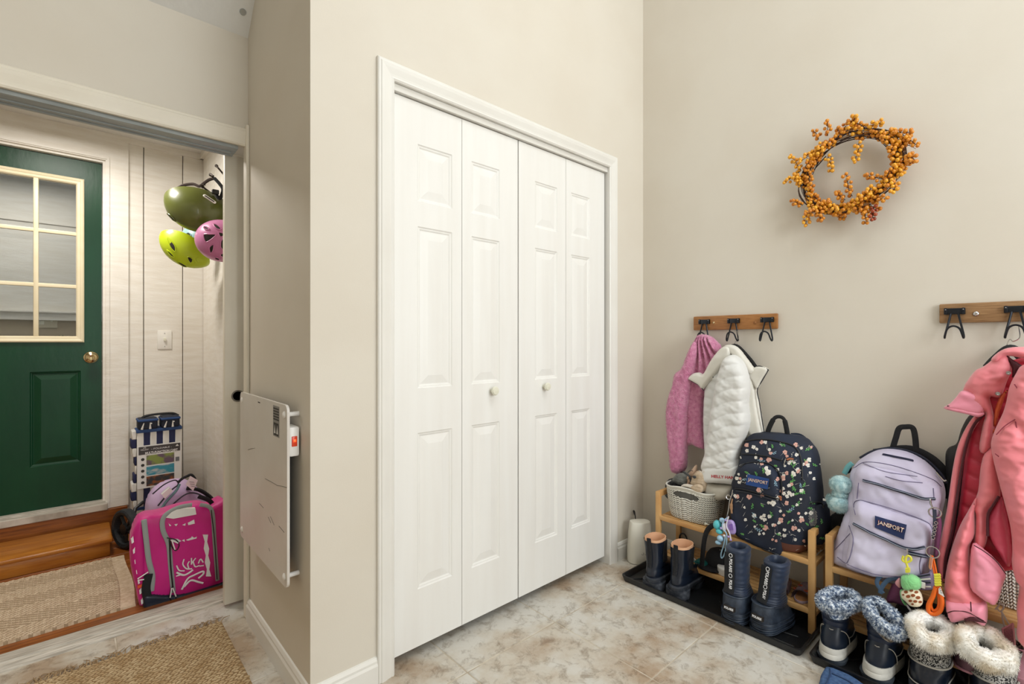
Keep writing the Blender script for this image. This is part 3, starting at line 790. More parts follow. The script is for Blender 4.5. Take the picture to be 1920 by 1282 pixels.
cbox(.20, .83, .53, .76, 'park_photo', P1); cbox(.20, .83, .29, .50, 'beach_photo', P2); cbox(.20, .83, .04, .265, 'campfire_photo', P3)
cbox(.86, .95, .54, .64, 'grey_badge', mat('card_grey', '#77797c', .4))
for k in range(5):
    z = cz0 + ch * (.68 - .135*k); x = cx0 + cw*.12
    MB().lathe([(.0085, 0), (.0085, .001), (.005, .0012), (0, .0012)], 12, M_look((x, CYC - .0141, z), (1, 0, 0), (0, 0, 1))).build('icon', INK, card)
O_ = Vector((cx0 + cw*.54, CYC - .0152, cz0 + ch*.815))
text_part('MULTI-FUNCTION CART', .019, WHITEM, card, O_, (1,0,0), (0,0,1), (0,-1,0), bold=True, w=cw*.74)
text_part('- FOLDABLE -', .014, WHITEM, card, O_ + Vector((0, 0, .022)), (1,0,0), (0,0,1), (0,-1,0), w=cw*.46)
text_part('LIFE\nWELLDAY', .011, WHITEM, card, Vector((cx0 + cw*.16, CYC - .0152, cz0 + ch*.925)), (1,0,0), (0,0,1), (0,-1,0), w=cw*.18)
MB().prism([(cx0+cw*.86, cz0+ch*.905), (cx0+cw*.94, cz0+ch*.905), (cx0+cw*.90, cz0+ch*.955)], YF(CYC - .0145), 0, .001).build('badge_mark', WHITEM, card, smooth=False)
# wheels
TYRE = mat('cart_tyre', '#23272b', .7, bump=.5, bscale=90)
for (wx, wy) in ((.215, 3.50), (.50, 3.62)):
    M = M_look((wx, wy, .112), (0, 1, 0), (0, 0, 1))
    tilt = Matrix.Rotation(math.radians(24), 4, 'Z'); M = T4((wx, wy, .112)) @ tilt @ Matrix.Rotation(PI/2, 4, 'Y')
    w_ = MB()
    prof = [(.082, -.020), (.098, -.024), (.108, -.018), (.111, 0), (.108, .018), (.098, .024), (.082, .020), (.078, 0), (.082, -.020)]
    w_.lathe(prof, 40, M); w_.v, w_.f = w_.v, [f for f in w_.f if len(f) == 4]; w_.mi = [0]*len(w_.f); w_.uvs = [None]*len(w_.f)
    wo = w_.build('wheel', TYRE, t)
    MB().lathe([(.030, -.018), (.030, .018)], 20, M).build('hub', BLACK, wo)
    for k in range(5):
        a = k * 2 * PI / 5
        MB().tube([M @ Vector((.025*math.cos(a), .025*math.sin(a), 0)), M @ Vector((.08*math.cos(a), .08*math.sin(a), 0))], [(.012, .008), (.009, .008)], 6).build('spoke', BLACK, wo)
for k in range(1):
    MB().tube([(.24, 3.52, .112), (.26, 3.56, .20), (TLx + .03, 3.60, .22)], .009, 8).build('axle_bracket', BLACK, t)
    MB().tube([(.26, 3.53, .112), (.49, 3.62, .112)], .008, 8).build('axle', BLACK, t)

# ---- generic bag body: rounded sections stacked in height
def sect(cx, cy, w, d, z, e=3.2, n=36, yaw=0):
    P = []
    for k in range(n):
        a = 2 * PI * k / n; c, s_ = math.cos(a), math.sin(a)
        x = w/2 * math.copysign(abs(c) ** (2/e), c); y = d/2 * math.copysign(abs(s_) ** (2/e), s_)
        P.append(Vector((cx + x*math.cos(yaw) - y*math.sin(yaw), cy + x*math.sin(yaw) + y*math.cos(yaw), z)))
    return P
def dense(rows, n=4):
    """rows of numbers -> Catmull-Rom interpolated rows"""
    R = [np.array(r, float) for r in rows]; R = [R[0]] + R + [R[-1]]; out = []
    for i in range(1, len(R) - 2):
        for j in range(n):
            t_ = j/n; p0, p1, p2, p3 = R[i-1:i+3]
            out.append(0.5*((2*p1)+(-p0+p2)*t_+(2*p0-5*p1+4*p2-p3)*t_*t_+(-p0+3*p1-3*p2+p3)*t_**3))
    out.append(R[-2]); return out
def wrinkle(m, amp=.004, sc=9, seed=0):
    a = np.array(m.v); 
    n_ = fbm(a[:,0]*sc + a[:,2]*sc*.6, a[:,1]*sc + a[:,2]*sc, seed) * amp
    c = a.mean(0); d = a - c; d /= (np.linalg.norm(d, axis=1)[:,None] + 1e-9)
    m.v = (a + d * n_[:,None]).tolist(); return m

# ---- lilac bag behind the pink one
LIL = mat('lilac_ripstop', '#cdb4d6', .55, col2='#c0a5cb', scale=8, bump=.25, bscale=40, bdist=.004)
t = thing('lilac_ski_bag', 'pale lilac zipped bag with a paper tag, lying behind the pink bag', 'bag', (.40, 3.22, 0))
bp = [(272, 965), (273, 940), (285, 918), (305, 904), (328, 898), (352, 900), (372, 915), (392, 928), (404, 945), (406, 1010), (276, 1020)]
flat_relief(bp, Y=3.12, T=.11, back=1.0, s=.008, p=2.4, w=.13, f=lambda a, b, d: .010*fbm(a*9, b*9, 4)).build('bag_body', LIL, t)
def px3(p, Y): return [at(x, y, Y=Y) for x, y in p]
TRIMD = mat('dark_piping', '#2c2834', .6); TEAL = mat('teal_zip', '#6f9a9c', .5)
z1 = bez([at(x, y, Y=3.015) for x, y in ((296, 948), (320, 920), (334, 908), (328, 900), (308, 908), (286, 926))], 6)
MB().tube(z1, .0035, 6).build('piping', TRIMD, t)
MB().tube(bez([at(x, y, Y=3.012) for x, y in ((297, 962), (312, 940), (330, 920), (337, 907))], 6), .006, 6).build('zip', TEAL, t)
MB().tube(bez([at(x, y, Y=3.0) for x, y in ((306, 966), (330, 940), (352, 925), (372, 926), (390, 938), (396, 948))], 6), .0035, 6).build('piping', TRIMD, t)
MB().tube(bez([at(x, y, Y=3.02) for x, y in ((333, 905), (342, 897), (352, 892), (359, 890), (366, 898))], 5), (.007), 6).build('grab_handle', BLACKF, t)
MB().tube(bez([at(x, y, Y=3.03) for x, y in ((350, 915), (372, 918), (392, 930), (404, 945))], 5), (.010), 6).build('shoulder_strap', BLACKF, t)
MB().prism([loc2(YF(2.99), at(x, y, Y=2.99)) for x, y in ((303, 927), (318, 914), (324, 920), (309, 935))], YF(2.99), -.03, .002).build('reflective_patch', WHITEP, t, smooth=False)
tg = MB().prism([loc2(YF(2.96), at(x, y, Y=2.96)) for x, y in ((348, 908), (357, 892), (371, 900), (362, 920))], YF(2.96), 0, .002).build('paper_tag', WHITEP, t, smooth=False)
for k in range(3): 
    a, b = at(355 + k*1.5, 903 + k*4, Y=2.955), at(364 + k*1.0, 904 + k*4, Y=2.955); MB().tube([a, b], .0009, 4).build('tag_print', INK, tg)

# ---- the big pink ski bag
PINK = mat('magenta_nylon', '#d6128a', .5, col2='#c40f76', scale=5, bump=.3, bscale=16, bdist=.006, sheen=.2)
PINKS = mat('magenta_side_nylon', '#c50f7a', .5, bump=.3, bscale=18, bdist=.006)
TARP = mat('navy_tarpaulin', '#1d2636', .35, bump=.1, bscale=60)
ZIPG = mat('grey_zip_tape', '#9aa09e', .55)
t = thing('pink_ski_bag', 'large magenta zipped ski bag with white leaping deer emblem, standing in the opening', 'bag', (.42, 2.78, 0))
YB0 = 2.70
body = [(272, 1143), (254, 1100), (245, 1060), (243, 1020), (252, 985), (270, 968), (300, 963), (340, 951), (378, 945), (395, 949), (430, 945), (436, 1094), (400, 1100), (350, 1118)]
fr = YF(YB0 + .09)
m = flat_relief(body, Y=YB0, T=.024, back=8.0, s=.008, p=3.0, w=.10, f=lambda a, b, d: .007*fbm(a*7, b*4, 9) + .002*fbm(a*30, b*12, 2))
m.build('bag_body', PINK, t)
def fp(x, y, e=0): return at(x, y, Y=YB0 - .021 - e)
# tarpaulin base
flat_relief([(271, 1143), (266, 1122), (274, 1109), (318, 1110), (352, 1106), (391, 1095), (433, 1082), (433, 1096), (400, 1102), (350, 1119), (310, 1134)], Y=YB0, T=.040, back=4.0, s=.005, p=3.2, w=.014).build('base_panel', TARP, t)
# side panel at the left
flat_relief([(272, 1140), (256, 1100), (246, 1062), (244, 1022), (252, 988), (266, 972), (272, 1000), (275, 1060), (278, 1104)], Y=YB0, T=.028, back=6.0, s=.006, p=2.4, w=.03).build('side_panel', PINKS, t)
def strap(name, pts, r, m_, Y, par=t, flat=(0, 1, 0), n=6): return MB().tube(bez([at(x, y, Y=Y) for x, y in pts], n), r, 8, flat=flat).build(name, m_, par)
YZ = YB0 - .0275
strap('zip_tape', [(270, 974), (274, 1010), (279, 1050), (286, 1080), (284, 1108)], (.004, .010), ZIPG, YZ)
strap('zip_tape', [(360, 946), (335, 951), (314, 962), (305, 975), (306, 995), (316, 1020), (320, 1060), (325, 1110)], (.004, .0095), ZIPG, YZ)
strap('zip_tape', [(375, 946), (392, 950), (399, 965), (402, 1010), (405, 1050), (408, 1088)], (.004, .0085), ZIPG, YZ)
strap('zip_teeth', [(318, 1012), (320, 1060), (325, 1108)], (.003, .003), BLACK, YZ - .006)
strap('zip_teeth', [(396, 956), (402, 1010), (407, 1086)], (.002, .002), BLACK, YZ - .006)
strap('side_strap', [(279, 1076), (274, 1100), (276, 1118), (279, 1128)], (.004, .016), BLACKF, YZ - .006)
for a in (((313, 1008), (330, 1012), (336, 1022), (330, 1032), (322, 1024), (318, 1010)), ((323, 1100), (318, 1118), (324, 1128), (330, 1120), (325, 1102))):
    strap('zip_pull', a, .0022, BLACK, YZ - .014)
for a in (((320, 1012), (334, 1018)), ((322, 1012), (328, 1030)), ((322, 1102), (319, 1120)), ((324, 1102), (330, 1118)), ((258, 1085), (278, 1072)), ((258, 1088), (270, 1086))):
    strap('zip_cord', a, .0025, WHITEM, YZ - .016)
frF = YF(YZ)
def plate(pts, name, m_, par=t, Y=YZ, e0=-.02, e1=.003):
    return MB().prism([loc2(YF(Y), at(x, y, Y=Y)) for x, y in pts], YF(Y), e0, e1).build(name, m_, par, smooth=False)
plate([(311, 970), (326, 955), (366, 952), (368, 964), (325, 972)], 'reflective_patch', WHITEP)
for a in (((316, 981), (321, 985), (318, 986)), ((327, 983), (333, 982), (330, 986)), ((342, 984), (348, 981), (347, 985)), ((352, 980), (364, 974), (365, 981), (353, 984))): plate(a, 'white_mark', WHITEM)
plate([(322, 1010), (333, 1010), (340, 1014), (334, 1016), (324, 1014)], 'white_mark', WHITEM)
plate([(341, 1013), (346, 1011), (346, 1015)], 'white_mark', WHITEM)
plate([(349, 1012), (358, 1008), (360, 1005), (364, 1008), (369, 1006), (368, 1009), (352, 1013)], 'white_mark', WHITEM)
# vertical bow-tie emblem band
yy = [1002, 1017, 1029, 1043, 1052, 1066, 1078]
for i in range(0, 6):
    y0_, y1_ = 1002 + i*13, 1002 + (i+1)*13; xx = 385 + i*1.0
    w0, w1 = (5, 2.2) if i % 2 == 0 else (2.2, 5)
    plate([(xx - w0, y0_), (xx + w0, y0_), (xx + 1 + w1, y1_), (xx + 1 - w1, y1_)], 'emblem_piece', WHITEM)
# leaping deer emblem: antlers, head, body and legs in bold strokes
dl_ = [((341, 1105), (352, 1085), (364, 1078), (380, 1071), (381, 1076), (372, 1084)), ((331, 1073), (344, 1078), (354, 1074), (362, 1068)), ((345, 1100), (358, 1088), (372, 1091), (381, 1093)),
       ((330, 1080), (340, 1077)), ((331, 1060), (336, 1069), (346, 1070)), ((345, 1048), (343, 1058), (350, 1066), (360, 1066)), ((355, 1052), (352, 1058), (354, 1066)),
       ((359, 1046), (359, 1058)), ((359, 1056), (367, 1046)), ((362, 1053), (366, 1062), (374, 1060)), ((372, 1056), (376, 1048), (381, 1054)), ((374, 1061), (382, 1060))]
em = []
for k, a in enumerate(dl_): strap('deer_stroke', a, (.002, .0042 if k < 3 else .0028), WHITEM, YZ - .002)
for k in range(7): 
    a = (246 + k*3, 1012 + k*19); plate([(a[0], a[1]), (a[0]+4, a[1]-6), (a[0]+5, a[1]+4), (a[0]+1, a[1]+7)], 'white_mark', WHITEM, Y=YZ + .004, e0=-.03, e1=.002)
plate([(258, 1098), (268, 1094), (268, 1099), (258, 1103)], 'orange_tab', mat('orange_tab', '#e2552a', .5), Y=YZ)
strap('top_strap', [(372, 930), (392, 938), (402, 950)], (.004, .010), BLACKF, YZ + .06)

# ---- helmets hanging on the porch side wall
HK = mat('dark_bronze_hook', '#3a302a', .4, metal=.6)
t = thing('helmet_hook_rack', 'dark metal hook rack on the porch wall above the helmets', 'hook rack', (MX, 3.1, 1.95))
for (a, b, c) in (((420, 345), (406, 311), (410, 316)), ((418, 360), (395, 328), (400, 330)), ((416, 372), (380, 350), (384, 346))):
    p0 = at(a[0], a[1], X=MX); p1 = at(b[0], b[1], D=2.62); p2 = at(c[0], c[1], D=2.60)
    p0 = Vector((MX, p1.y + .02, p1.z - .07))
    h_ = MB().tube(bez([p0, p1, p2], 6), .0048, 8).build('hook', HK, t)
    MB().sphere(p1, .010).build('hook_ball', HK, h_)
MB().rbox((MX - .012, 2.86, 1.93), (MX, 3.7, 1.99), .003).build('rail', HK, t)
def helmet(name, label, px, D, R, m_, M3, inner, vents, rim=-.35, squash=.10):
    """a double-walled shell; the vents are dark inserts with raised lips lying on the shell"""
    c = at(px[0], px[1], D=D)
    t = thing(name, label, 'helmet', c)
    sh = MB(); n = 44; rings = []
    for i in range(17):
        el = PI/2 * (1 - i / 16.0) + rim * (i / 16.0)
        cz, cr = math.sin(el), max(math.cos(el), .02)
        rings.append([Vector((R[0]*cr*math.cos(2*PI*k/n), R[1]*cr*math.sin(2*PI*k/n), R[2]*cz - (squash*R[2]*(.5+.5*math.cos(4*PI*k/n)) * (i/16.0)**3))) for k in range(n)])
    inn = [[p * .88 for p in r] for r in rings[::-1]]
    M = T4(Vector(c)) @ M3; Mi = M.inverted()
    sh.loft([[M @ p for p in r] for r in rings + inn], True, True); so = sh.build('shell', m_, t, auto=1.2)
    MB().loft([[M @ (p * .87) for p in r] for r in rings[::-1][:9]] , False, True).build('foam_liner', inner, t)
    ob = Mi @ CAMP0
    for poly in vents:
        pts = []
        for (x, y) in smooth_poly(poly, 3):
            d = (Mi @ at(x, y, D=D)) - ob
            A = sum((d[i]/R[i])**2 for i in range(3)); B = 2*sum(ob[i]*d[i]/R[i]**2 for i in range(3)); C = sum((ob[i]/R[i])**2 for i in range(3)) - 1
            q = B*B - 4*A*C
            if q < 0: continue
            pts.append(ob + d * ((-B - math.sqrt(q))/(2*A)))
        if len(pts) < 5: continue
        cc = sum(pts, Vector()) / len(pts); cc = cc / math.sqrt(sum((cc[i]/R[i])**2 for i in range(3)))
        vv = MB(); n_ = len(pts); el_ = lambda p: p / math.sqrt(sum((p[i]/R[i])**2 for i in range(3))); vs_ = []
        for w_ in (1, .8, .6, .4, .2): vs_ += [M @ (el_(cc.lerp(p, w_)) * 1.008) for p in pts]
        vv.add(vs_ + [M @ (cc * 1.008)], [(r*n_+k, r*n_+(k+1) % n_, (r+1)*n_+(k+1) % n_, (r+1)*n_+k) for r in range(4) for k in range(n_)] + [(4*n_+k, 4*n_+(k+1) % n_, 5*n_) for k in range(n_)])
        vo = vv.build('vent', LINER, so)
        MB().tube([M @ (p * 1.008) for p in pts], .0030, 6, closed=True).build('vent_lip', m_, vo)
    return t, M, so
CAMP0 = Vector((0, 0, CAMH))
OLIVE = mat('olive_matt_shell', '#6d7331', .34, col2='#626a2e', scale=3, coat=.25); YEL = mat('lime_yellow_shell', '#c6da1e', .4, coat=.2); PNK = mat('pink_shell', '#dc8dbc', .35, coat=.3, col2='#cf79ae', scale=6)
BLU = mat('pale_blue_shell', '#9fc3c6', .4); LINER = mat('dark_liner', '#2c2723', .8)
def orient(zdir, xdir):
    z = Vector(zdir).normalized(); x = Vector(xdir); x = (x - z*x.dot(z)).normalized(); y = z.cross(x)
    return Matrix((x, y, z)).transposed().to_4x4()
U3 = Vector((0, 0, 1))
vdir = (at(367, 400, D=1) - CAMP0); vdir.z = 0; vdir.normalize(); Rl = Vector((vdir.y, -vdir.x, 0))
def hc(pts): return [(280 + x/4.93, 280 + y/4.93) for x, y in pts]
o, M, so = helmet('olive_helmet', 'large smooth olive green ski helmet hanging topmost of the helmets', (370, 389), 2.62, (.150, .115, .150), OLIVE,
              orient(-vdir*.62 - U3*.76 + Rl*.05, Rl*1 - U3*.34), LINER, [hc([(168, 590), (200, 612), (244, 664), (205, 642), (180, 616)])], rim=-.12)
c_ = at(393, 373, D=2.50)
e1 = (Rl*1 - U3*.62).normalized()
MB().tube([c_ - e1*.032, c_ - e1*.028, c_ + e1*.028, c_ + e1*.032], [(.004, .004), (.010, .006), (.010, .006), (.004, .004)], 10).build('white_vent_frame', WHITEP, so)
MB().tube([c_ - e1*.024 - vdir*.006, c_ + e1*.024 - vdir*.006], (.0032, .003), 6).build('vent_slot', BLACK, so)
MB().tube(bez([at(x, y, D=2.64) for x, y in ((333, 353), (345, 347), (362, 345), (374, 349), (383, 343), (392, 337), (402, 334))], 6), .008, 6).build('goggle_strap', mat('brown_strap', '#3b2c26', .7), o)
MB().tube(bez([at(x, y, D=2.60) for x, y in ((402, 334), (412, 345), (418, 356), (412, 372), (404, 362))], 6), .009, 6).build('chin_strap', BLACKF, o)
MB().rbox((-.016, -.012, -.012), (.016, .012, .012), .004, T4(at(404, 360, D=2.58))).build('buckle', BLACK, o)
helmet('yellow_helmet', 'lime yellow vented cycling helmet hanging lowest, open side up', (356, 458), 2.74, (.138, .095, .140), YEL,
       orient(-U3*.74 - vdir*.45 - Rl*.50, Rl*.80 - U3*.60), LINER,
       [hc(q) for q in ([(168, 812), (210, 852), (242, 900), (238, 945), (202, 912), (182, 865)], [(165, 930), (200, 955), (235, 997), (205, 985), (182, 960)], [(255, 1035), (300, 1048), (352, 1082), (310, 1077)],
        [(352, 995), (385, 998), (425, 1050), (388, 1055), (364, 1030)], [(432, 1003), (480, 1005), (520, 1050), (474, 1062), (448, 1035)], [(390, 1075), (500, 1075), (565, 1058), (520, 1085), (440, 1098), (400, 1090)])], rim=.10, squash=-.2)
helmet('pink_helmet', 'pink vented child cycling helmet hanging against the sliding door edge', (416, 452), 2.50, (.108, .120, .112), PNK,
       orient(-vdir*.9 - U3*.25 - Rl*.2, U3), LINER,
       [hc(q) for q in ([(503, 788), (560, 784), (615, 788), (578, 830), (522, 856)], [(505, 718), (530, 716), (556, 740), (515, 740)], [(592, 692), (630, 700), (666, 738), (622, 735)], [(558, 900), (595, 878), (592, 930), (572, 958), (558, 935)],
        [(640, 768), (682, 775), (685, 800), (655, 808)], [(662, 845), (690, 832), (690, 925), (660, 905)], [(655, 972), (688, 958), (688, 998), (668, 990)], [(605, 993), (645, 1005), (645, 1022), (612, 1012)])], rim=-.1)
helmet('pale_blue_helmet', 'pale blue helmet wedged between the yellow and the pink helmets', (372, 448), 2.86, (.085, .085, .095), BLU,
       orient(-U3*.4 - vdir*.9, Rl), LINER, [hc([(345, 780), (365, 770), (384, 785), (380, 808), (358, 812)]), hc([(425, 840), (450, 830), (455, 875), (430, 870)])], rim=-.1)
# ================================================================ things along the right wall
from mathutils.bvhtree import BVHTree
CAMP = Vector((0, 0, CAMH))
def bvh_of(*obs):
    vs = []; fs = []
    def rec(o):
        if o.type == 'MESH':
            n = len(vs); M = Matrix.Translation(o.parent.location if (o.parent and o.parent.parent is None) else (o.parent.parent.location if o.parent else o.location)) if True else None
            vs.extend([v.co + ORG[o.name] for v in o.data.vertices]); fs.extend([[i + n for i in p.vertices] for p in o.data.polygons])
    for o in obs: rec(o)
    return BVHTree.FromPolygons(vs, fs)
def hit(bv, x, y, eps=.0015, fallX=None):
    d = at(x, y, D=1.0) - CAMP; d.normalize()
    h = bv.ray_cast(CAMP, d)
    if h[0] is None: return at(x, y, X=fallX) if fallX else None
    n = h[1] if h[1].dot(d) < 0 else -h[1]
    return h[0] + n * eps - d * eps * .5
def drape(bv, pts, eps=.0015, n=6, fallX=None):
    P = bez([(p[0], p[1], 0) for p in pts], n); out = []
    for p in P:
        q = hit(bv, p[0], p[1], eps, fallX)
        if q is not None: out.append(q)
    return out
def print_poly(mb, bv, poly, eps=.0008):
    q = [hit(bv, x, y, eps) for x, y in poly]
    if any(v is None for v in q): return
    c = sum(q, Vector()) / len(q)
    if max((v - c).length for v in q) > .08: return
    mb.add(q + [hit(bv, sum(p[0] for p in poly)/len(poly), sum(p[1] for p in poly)/len(poly), eps) or c], [(i, (i+1) % len(q), len(q)) for i in range(len(q))])
def text_px(s, quad, bv, m, parent, bold=False, eps=.001, name='lettering'):
    cu = bpy.data.curves.new('txt', 'FONT'); cu.body = s; cu.size = 1; cu.align_x = 'CENTER'; cu.align_y = 'CENTER'; cu.resolution_u = 2
    if bold: cu.offset = .03
    o = bpy.data.objects.new('txt', cu); COL.objects.link(o); dg = bpy.context.evaluated_depsgraph_get(); dg.update()
    me = bpy.data.meshes.new_from_object(o.evaluated_get(dg)); vs = [v.co.copy() for v in me.vertices]; fs = [list(p.vertices) for p in me.polygons]
    bpy.data.objects.remove(o); bpy.data.curves.remove(cu); bpy.data.meshes.remove(me)
    x0, x1 = min(v.x for v in vs), max(v.x for v in vs); y0, y1 = min(v.y for v in vs), max(v.y for v in vs)
    out = []
    TL, TR, BR, BL = [Vector((p[0], p[1])) for p in quad]
    for v in vs:
        u = (v.x - x0)/(x1 - x0); w_ = (v.y - y0)/(y1 - y0)
        p = (BL*(1-u) + BR*u)*(1-w_) + (TL*(1-u) + TR*u)*w_
        q = hit(bv, p.x, p.y, eps)
        if q is None: return None
        out.append(q)
    return MB().add(out, fs).build(name, m, parent, smooth=False)

BAMBOO = mat('bamboo', '#dcb176', .45, col2='#c9955a', scale=9, stretch=(6, 1, 1), lo=.3, hi=.7)
def bamboo_rack(name, label, ya, yb):
    """ya > yb: left and right ends"""
    x0, x1 = 2.172, 2.392
    t = thing(name, label, 'shoe rack', ((x0+x1)/2, (ya+yb)/2, 0.004), group=None)
    for y in (ya, yb):
        s = -1 if y == ya else 1      # direction to the inside
        yy0, yy1 = (y - .026, y) if y == ya else (y, y + .026)
        for xx in (x0, x1 - .020):
            MB().rbox((xx, yy0, .006), (xx + .020, yy1, .418), .004).build('leg', BAMBOO, t)
        for z0, z1 in ((.392, .418), (.268, .288), (.070, .090)):
            MB().rbox((x0 + .019, yy0 + .003, z0), (x1 - .019, yy1 - .003, z1), .003).build('side_rail', BAMBOO, t)
    lo_, hi_ = yb + .022, ya - .022
    for z in (.300, .105):
        MB().rbox((x0 + .0, lo_, z - .022), (x0 + .017, hi_, z), .003).build('front_rail', BAMBOO, t)
        MB().rbox((x1 - .017, lo_, z - .022), (x1, hi_, z), .003).build('back_rail', BAMBOO, t)
        for k in range(5):
            xa = x0 + .0225 + k * .036
            MB().rbox((xa, lo_ + .002, z - .010), (xa + .026, hi_ - .002, z), .002).build('slat', BAMBOO, t)
    return t
bamboo_rack('bamboo_shoe_rack', 'two-tier bamboo rack carrying the white basket and the dark floral backpack', 1.322, .612)
bamboo_rack('bamboo_shoe_rack', 'two-tier bamboo rack under the lilac backpack and the coral coat', .578, -.14)

TRAYM = mat('black_tray_plastic', '#1a1b1d', .38, bump=.1, bscale=200)
def boot_tray(label, y0, y1, x0=1.985, x1=2.385):
    t = thing('boot_tray', label, 'boot tray', ((x0+x1)/2, (y0+y1)/2, 0))
    def ring(i, z, r=.02): return [Vector((p[0], p[1], z)) for p in rrect(x0+i, x1-i, y0+i, y1-i, max(.004, r-i*.3), 4)]
    MB().loft([ring(.008, .001), ring(.0, .026), ring(.0, .029), ring(.006, .030), ring(.010, .027), ring(.020, .007), ring(.028, .0055)], True, True).build('tray_base', TRAYM, t, auto=.5)
    cx, cy = (x0+x1)/2, (y0+y1)/2
    for k, (a, b) in enumerate((((x0+.05, y0+.04), (x0+.05, y0+.22)), ((x0+.05, y1-.04), (x0+.16, y1-.14)), ((x0+.07, cy+.10), (x0+.20, cy+.10)), ((x0+.07, cy-.08), (x0+.16, cy-.02)), ((x1-.06, y0+.06), (x0+.18, y0+.12)), ((x0+.13, y0+.05), (x0+.10, y0+.2)), ((x0+.03, cy+.03), (x0+.12, cy+.18)))):
        MB().tube([(a[0], a[1], .007), (b[0], b[1], .007)], (.003, .003), 6).build('raised_rib', TRAYM, t)
    return t
boot_tray('black boot tray holding the ankle boots and the quilted snow boots', .604, 1.400)
boot_tray('black boot tray holding the fur-trimmed winter boots', -.22, .582)

# ---- boots
LEA = mat('black_leather', '#121621', .30, col2='#1c2738', scale=6, bump=.25, bscale=22, bdist=.004, coat=.15)
RUB = mat('scuffed_black_rubber', '#33373f', .5, col2='#6a6e76', scale=26, lo=.5, hi=.78, bump=.2, bscale=60)
TAN = mat('tan_lining', '#dfae88', .75)
ELA = mat('black_elastic', '#1b1c20', .85, bump=.3, bscale=200)
def brow(z, xb, xf, hw, n=36, e=2.4, fore=1.0, M=None, lean=(0, 0)):
    L = xf - xb; c = (xb + xf)/2; P = []
    for k in range(n):
        a = 2*PI*k/n; ca, sa = math.cos(a), math.sin(a)
        u = (1 - ca)/2      # 0 at toe (a=0) .. 1 at heel
        x = c + L/2 * math.copysign(abs(ca)**(2/e), ca)
        f_ = 1 + (fore - 1) * (.5 + .5*ca) - (.12 if L > .18 else 0) * math.exp(-((u - .62)/.16)**2)
        y = hw * f_ * math.copysign(abs(sa)**(2/e), sa)
        p = Vector((x + lean[0]*z, y + lean[1]*z, z)); P.append(M @ p if M else p)
    return P
def boot_loft(rows, M, lean=(0, 0), dn=4, e=2.4, cap0=True, cap1=True, wr=0, seed=0, lining=None):
    R = dense(rows, dn); rings = [brow(r[0], r[1], r[2], r[3], fore=(r[4] if len(r) > 4 else 1.0), M=M, lean=lean, e=e) for r in R]
    if lining:
        dz = lining; r = R[-1]
        for (dd, ins) in ((0.003, .004), (0, .009), (-.03, .011), (-dz, .013)):
            rings.append(brow(r[0] + dd, r[1] + ins, r[2] - ins, r[3] - ins, M=M, lean=lean, e=e))
    m = MB(); m.loft(rings, cap0, cap1)
    if wr: wrinkle(m, wr, 22, seed)
    return m
def lining_mb(r, M, lean, depth, zt=.004, th=.006):
    z, xb, xf, hw = r[:4]
    rings = [brow(z + dz, xb + i, xf - i, hw - i, M=M, lean=lean) for dz, i in ((-.004, th*.6), (zt, th), (zt, th + .003), (-.02, th + .006), (-depth, th + .012))]
    return MB().loft(rings, False, True)

def ankle_boot(label, x, y, yaw, lean):
    t = thing('ankle_boot', label, 'boot', (x, y, .006), group=None)
    M = T4((x, y, .0065)) @ Rz(yaw)
    so = MB(); so.loft([brow(z, a, b, h, M=M, fore=f) for z, a, b, h, f in ((.0, .002, .085, .050, 1), (.012, -.003, .088, .052, 1), (.036, -.004, .094, .0515, 1))])
    s1 = so.build('heel_block', RUB, t)
    MB().loft([brow(z, a, b, h, M=M, fore=f) for z, a, b, h, f in ((.0, .125, .245, .048, 1), (.012, .118, .256, .052, 1), (.030, .112, .262, .052, 1))]).build('forefoot_tread', RUB, t)
    MB().loft([brow(z, a, b, h, M=M, fore=f) for z, a, b, h, f in ((.034, -.003, .262, .048, 1.12), (.040, -.006, .266, .0500, 1.12), (.052, -.005, .266, .0500, 1.12), (.055, .002, .262, .046, 1.12))]).build('welt', RUB, t)
    up = [(.052, .004, .255, .043, 1.12), (.064, .000, .252, .045, 1.12), (.078, .001, .236, .045, 1.08), (.096, .006, .190, .043, 1), (.115, .008, .150, .043, 1), (.14, .009, .128, .042, 1), (.18, .006, .124, .044, 1), (.218, .000, .126, .047, 1)]
    u = boot_loft(up, M, lean, wr=.004, seed=int(y*100), cap1=False).build('upper', LEA, t)
    lining_mb(up[-1], M, lean, .10, zt=.008, th=.004).build('lining', TAN, u)
    pt = [M @ Vector((q + lean[0]*z - .003, lean[1]*z, z)) for q, z in ((.004, .10), (.009, .13), (.009, .16), (.006, .19), (.001, .235))]
    MB().tube(pt, (.0035, .011), 8, flat=M.to_3x3() @ Vector((1, 0, 0))).build('pull_tab', ELA, u)
    for sy in (-1, 1):
        g = [M @ Vector((.075 + lean[0]*z, sy*(.0425 + .002*(z > .18)) + lean[1]*z, z)) for z in (.12, .15, .18, .215)]
        MB().tube(g, (.003, .022), 8, flat=M.to_3x3() @ Vector((0, 1, 0))).build('elastic_gusset', ELA, u)
    return t
ankle_boot('scuffed black leather ankle boot with tan lining, next to the white router', 2.000, 1.246, math.radians(4), (.06, .05))
ankle_boot('scuffed black leather ankle boot, second from the white router, whole sole in view', 2.012, 1.132, math.radians(2), (.10, .0))

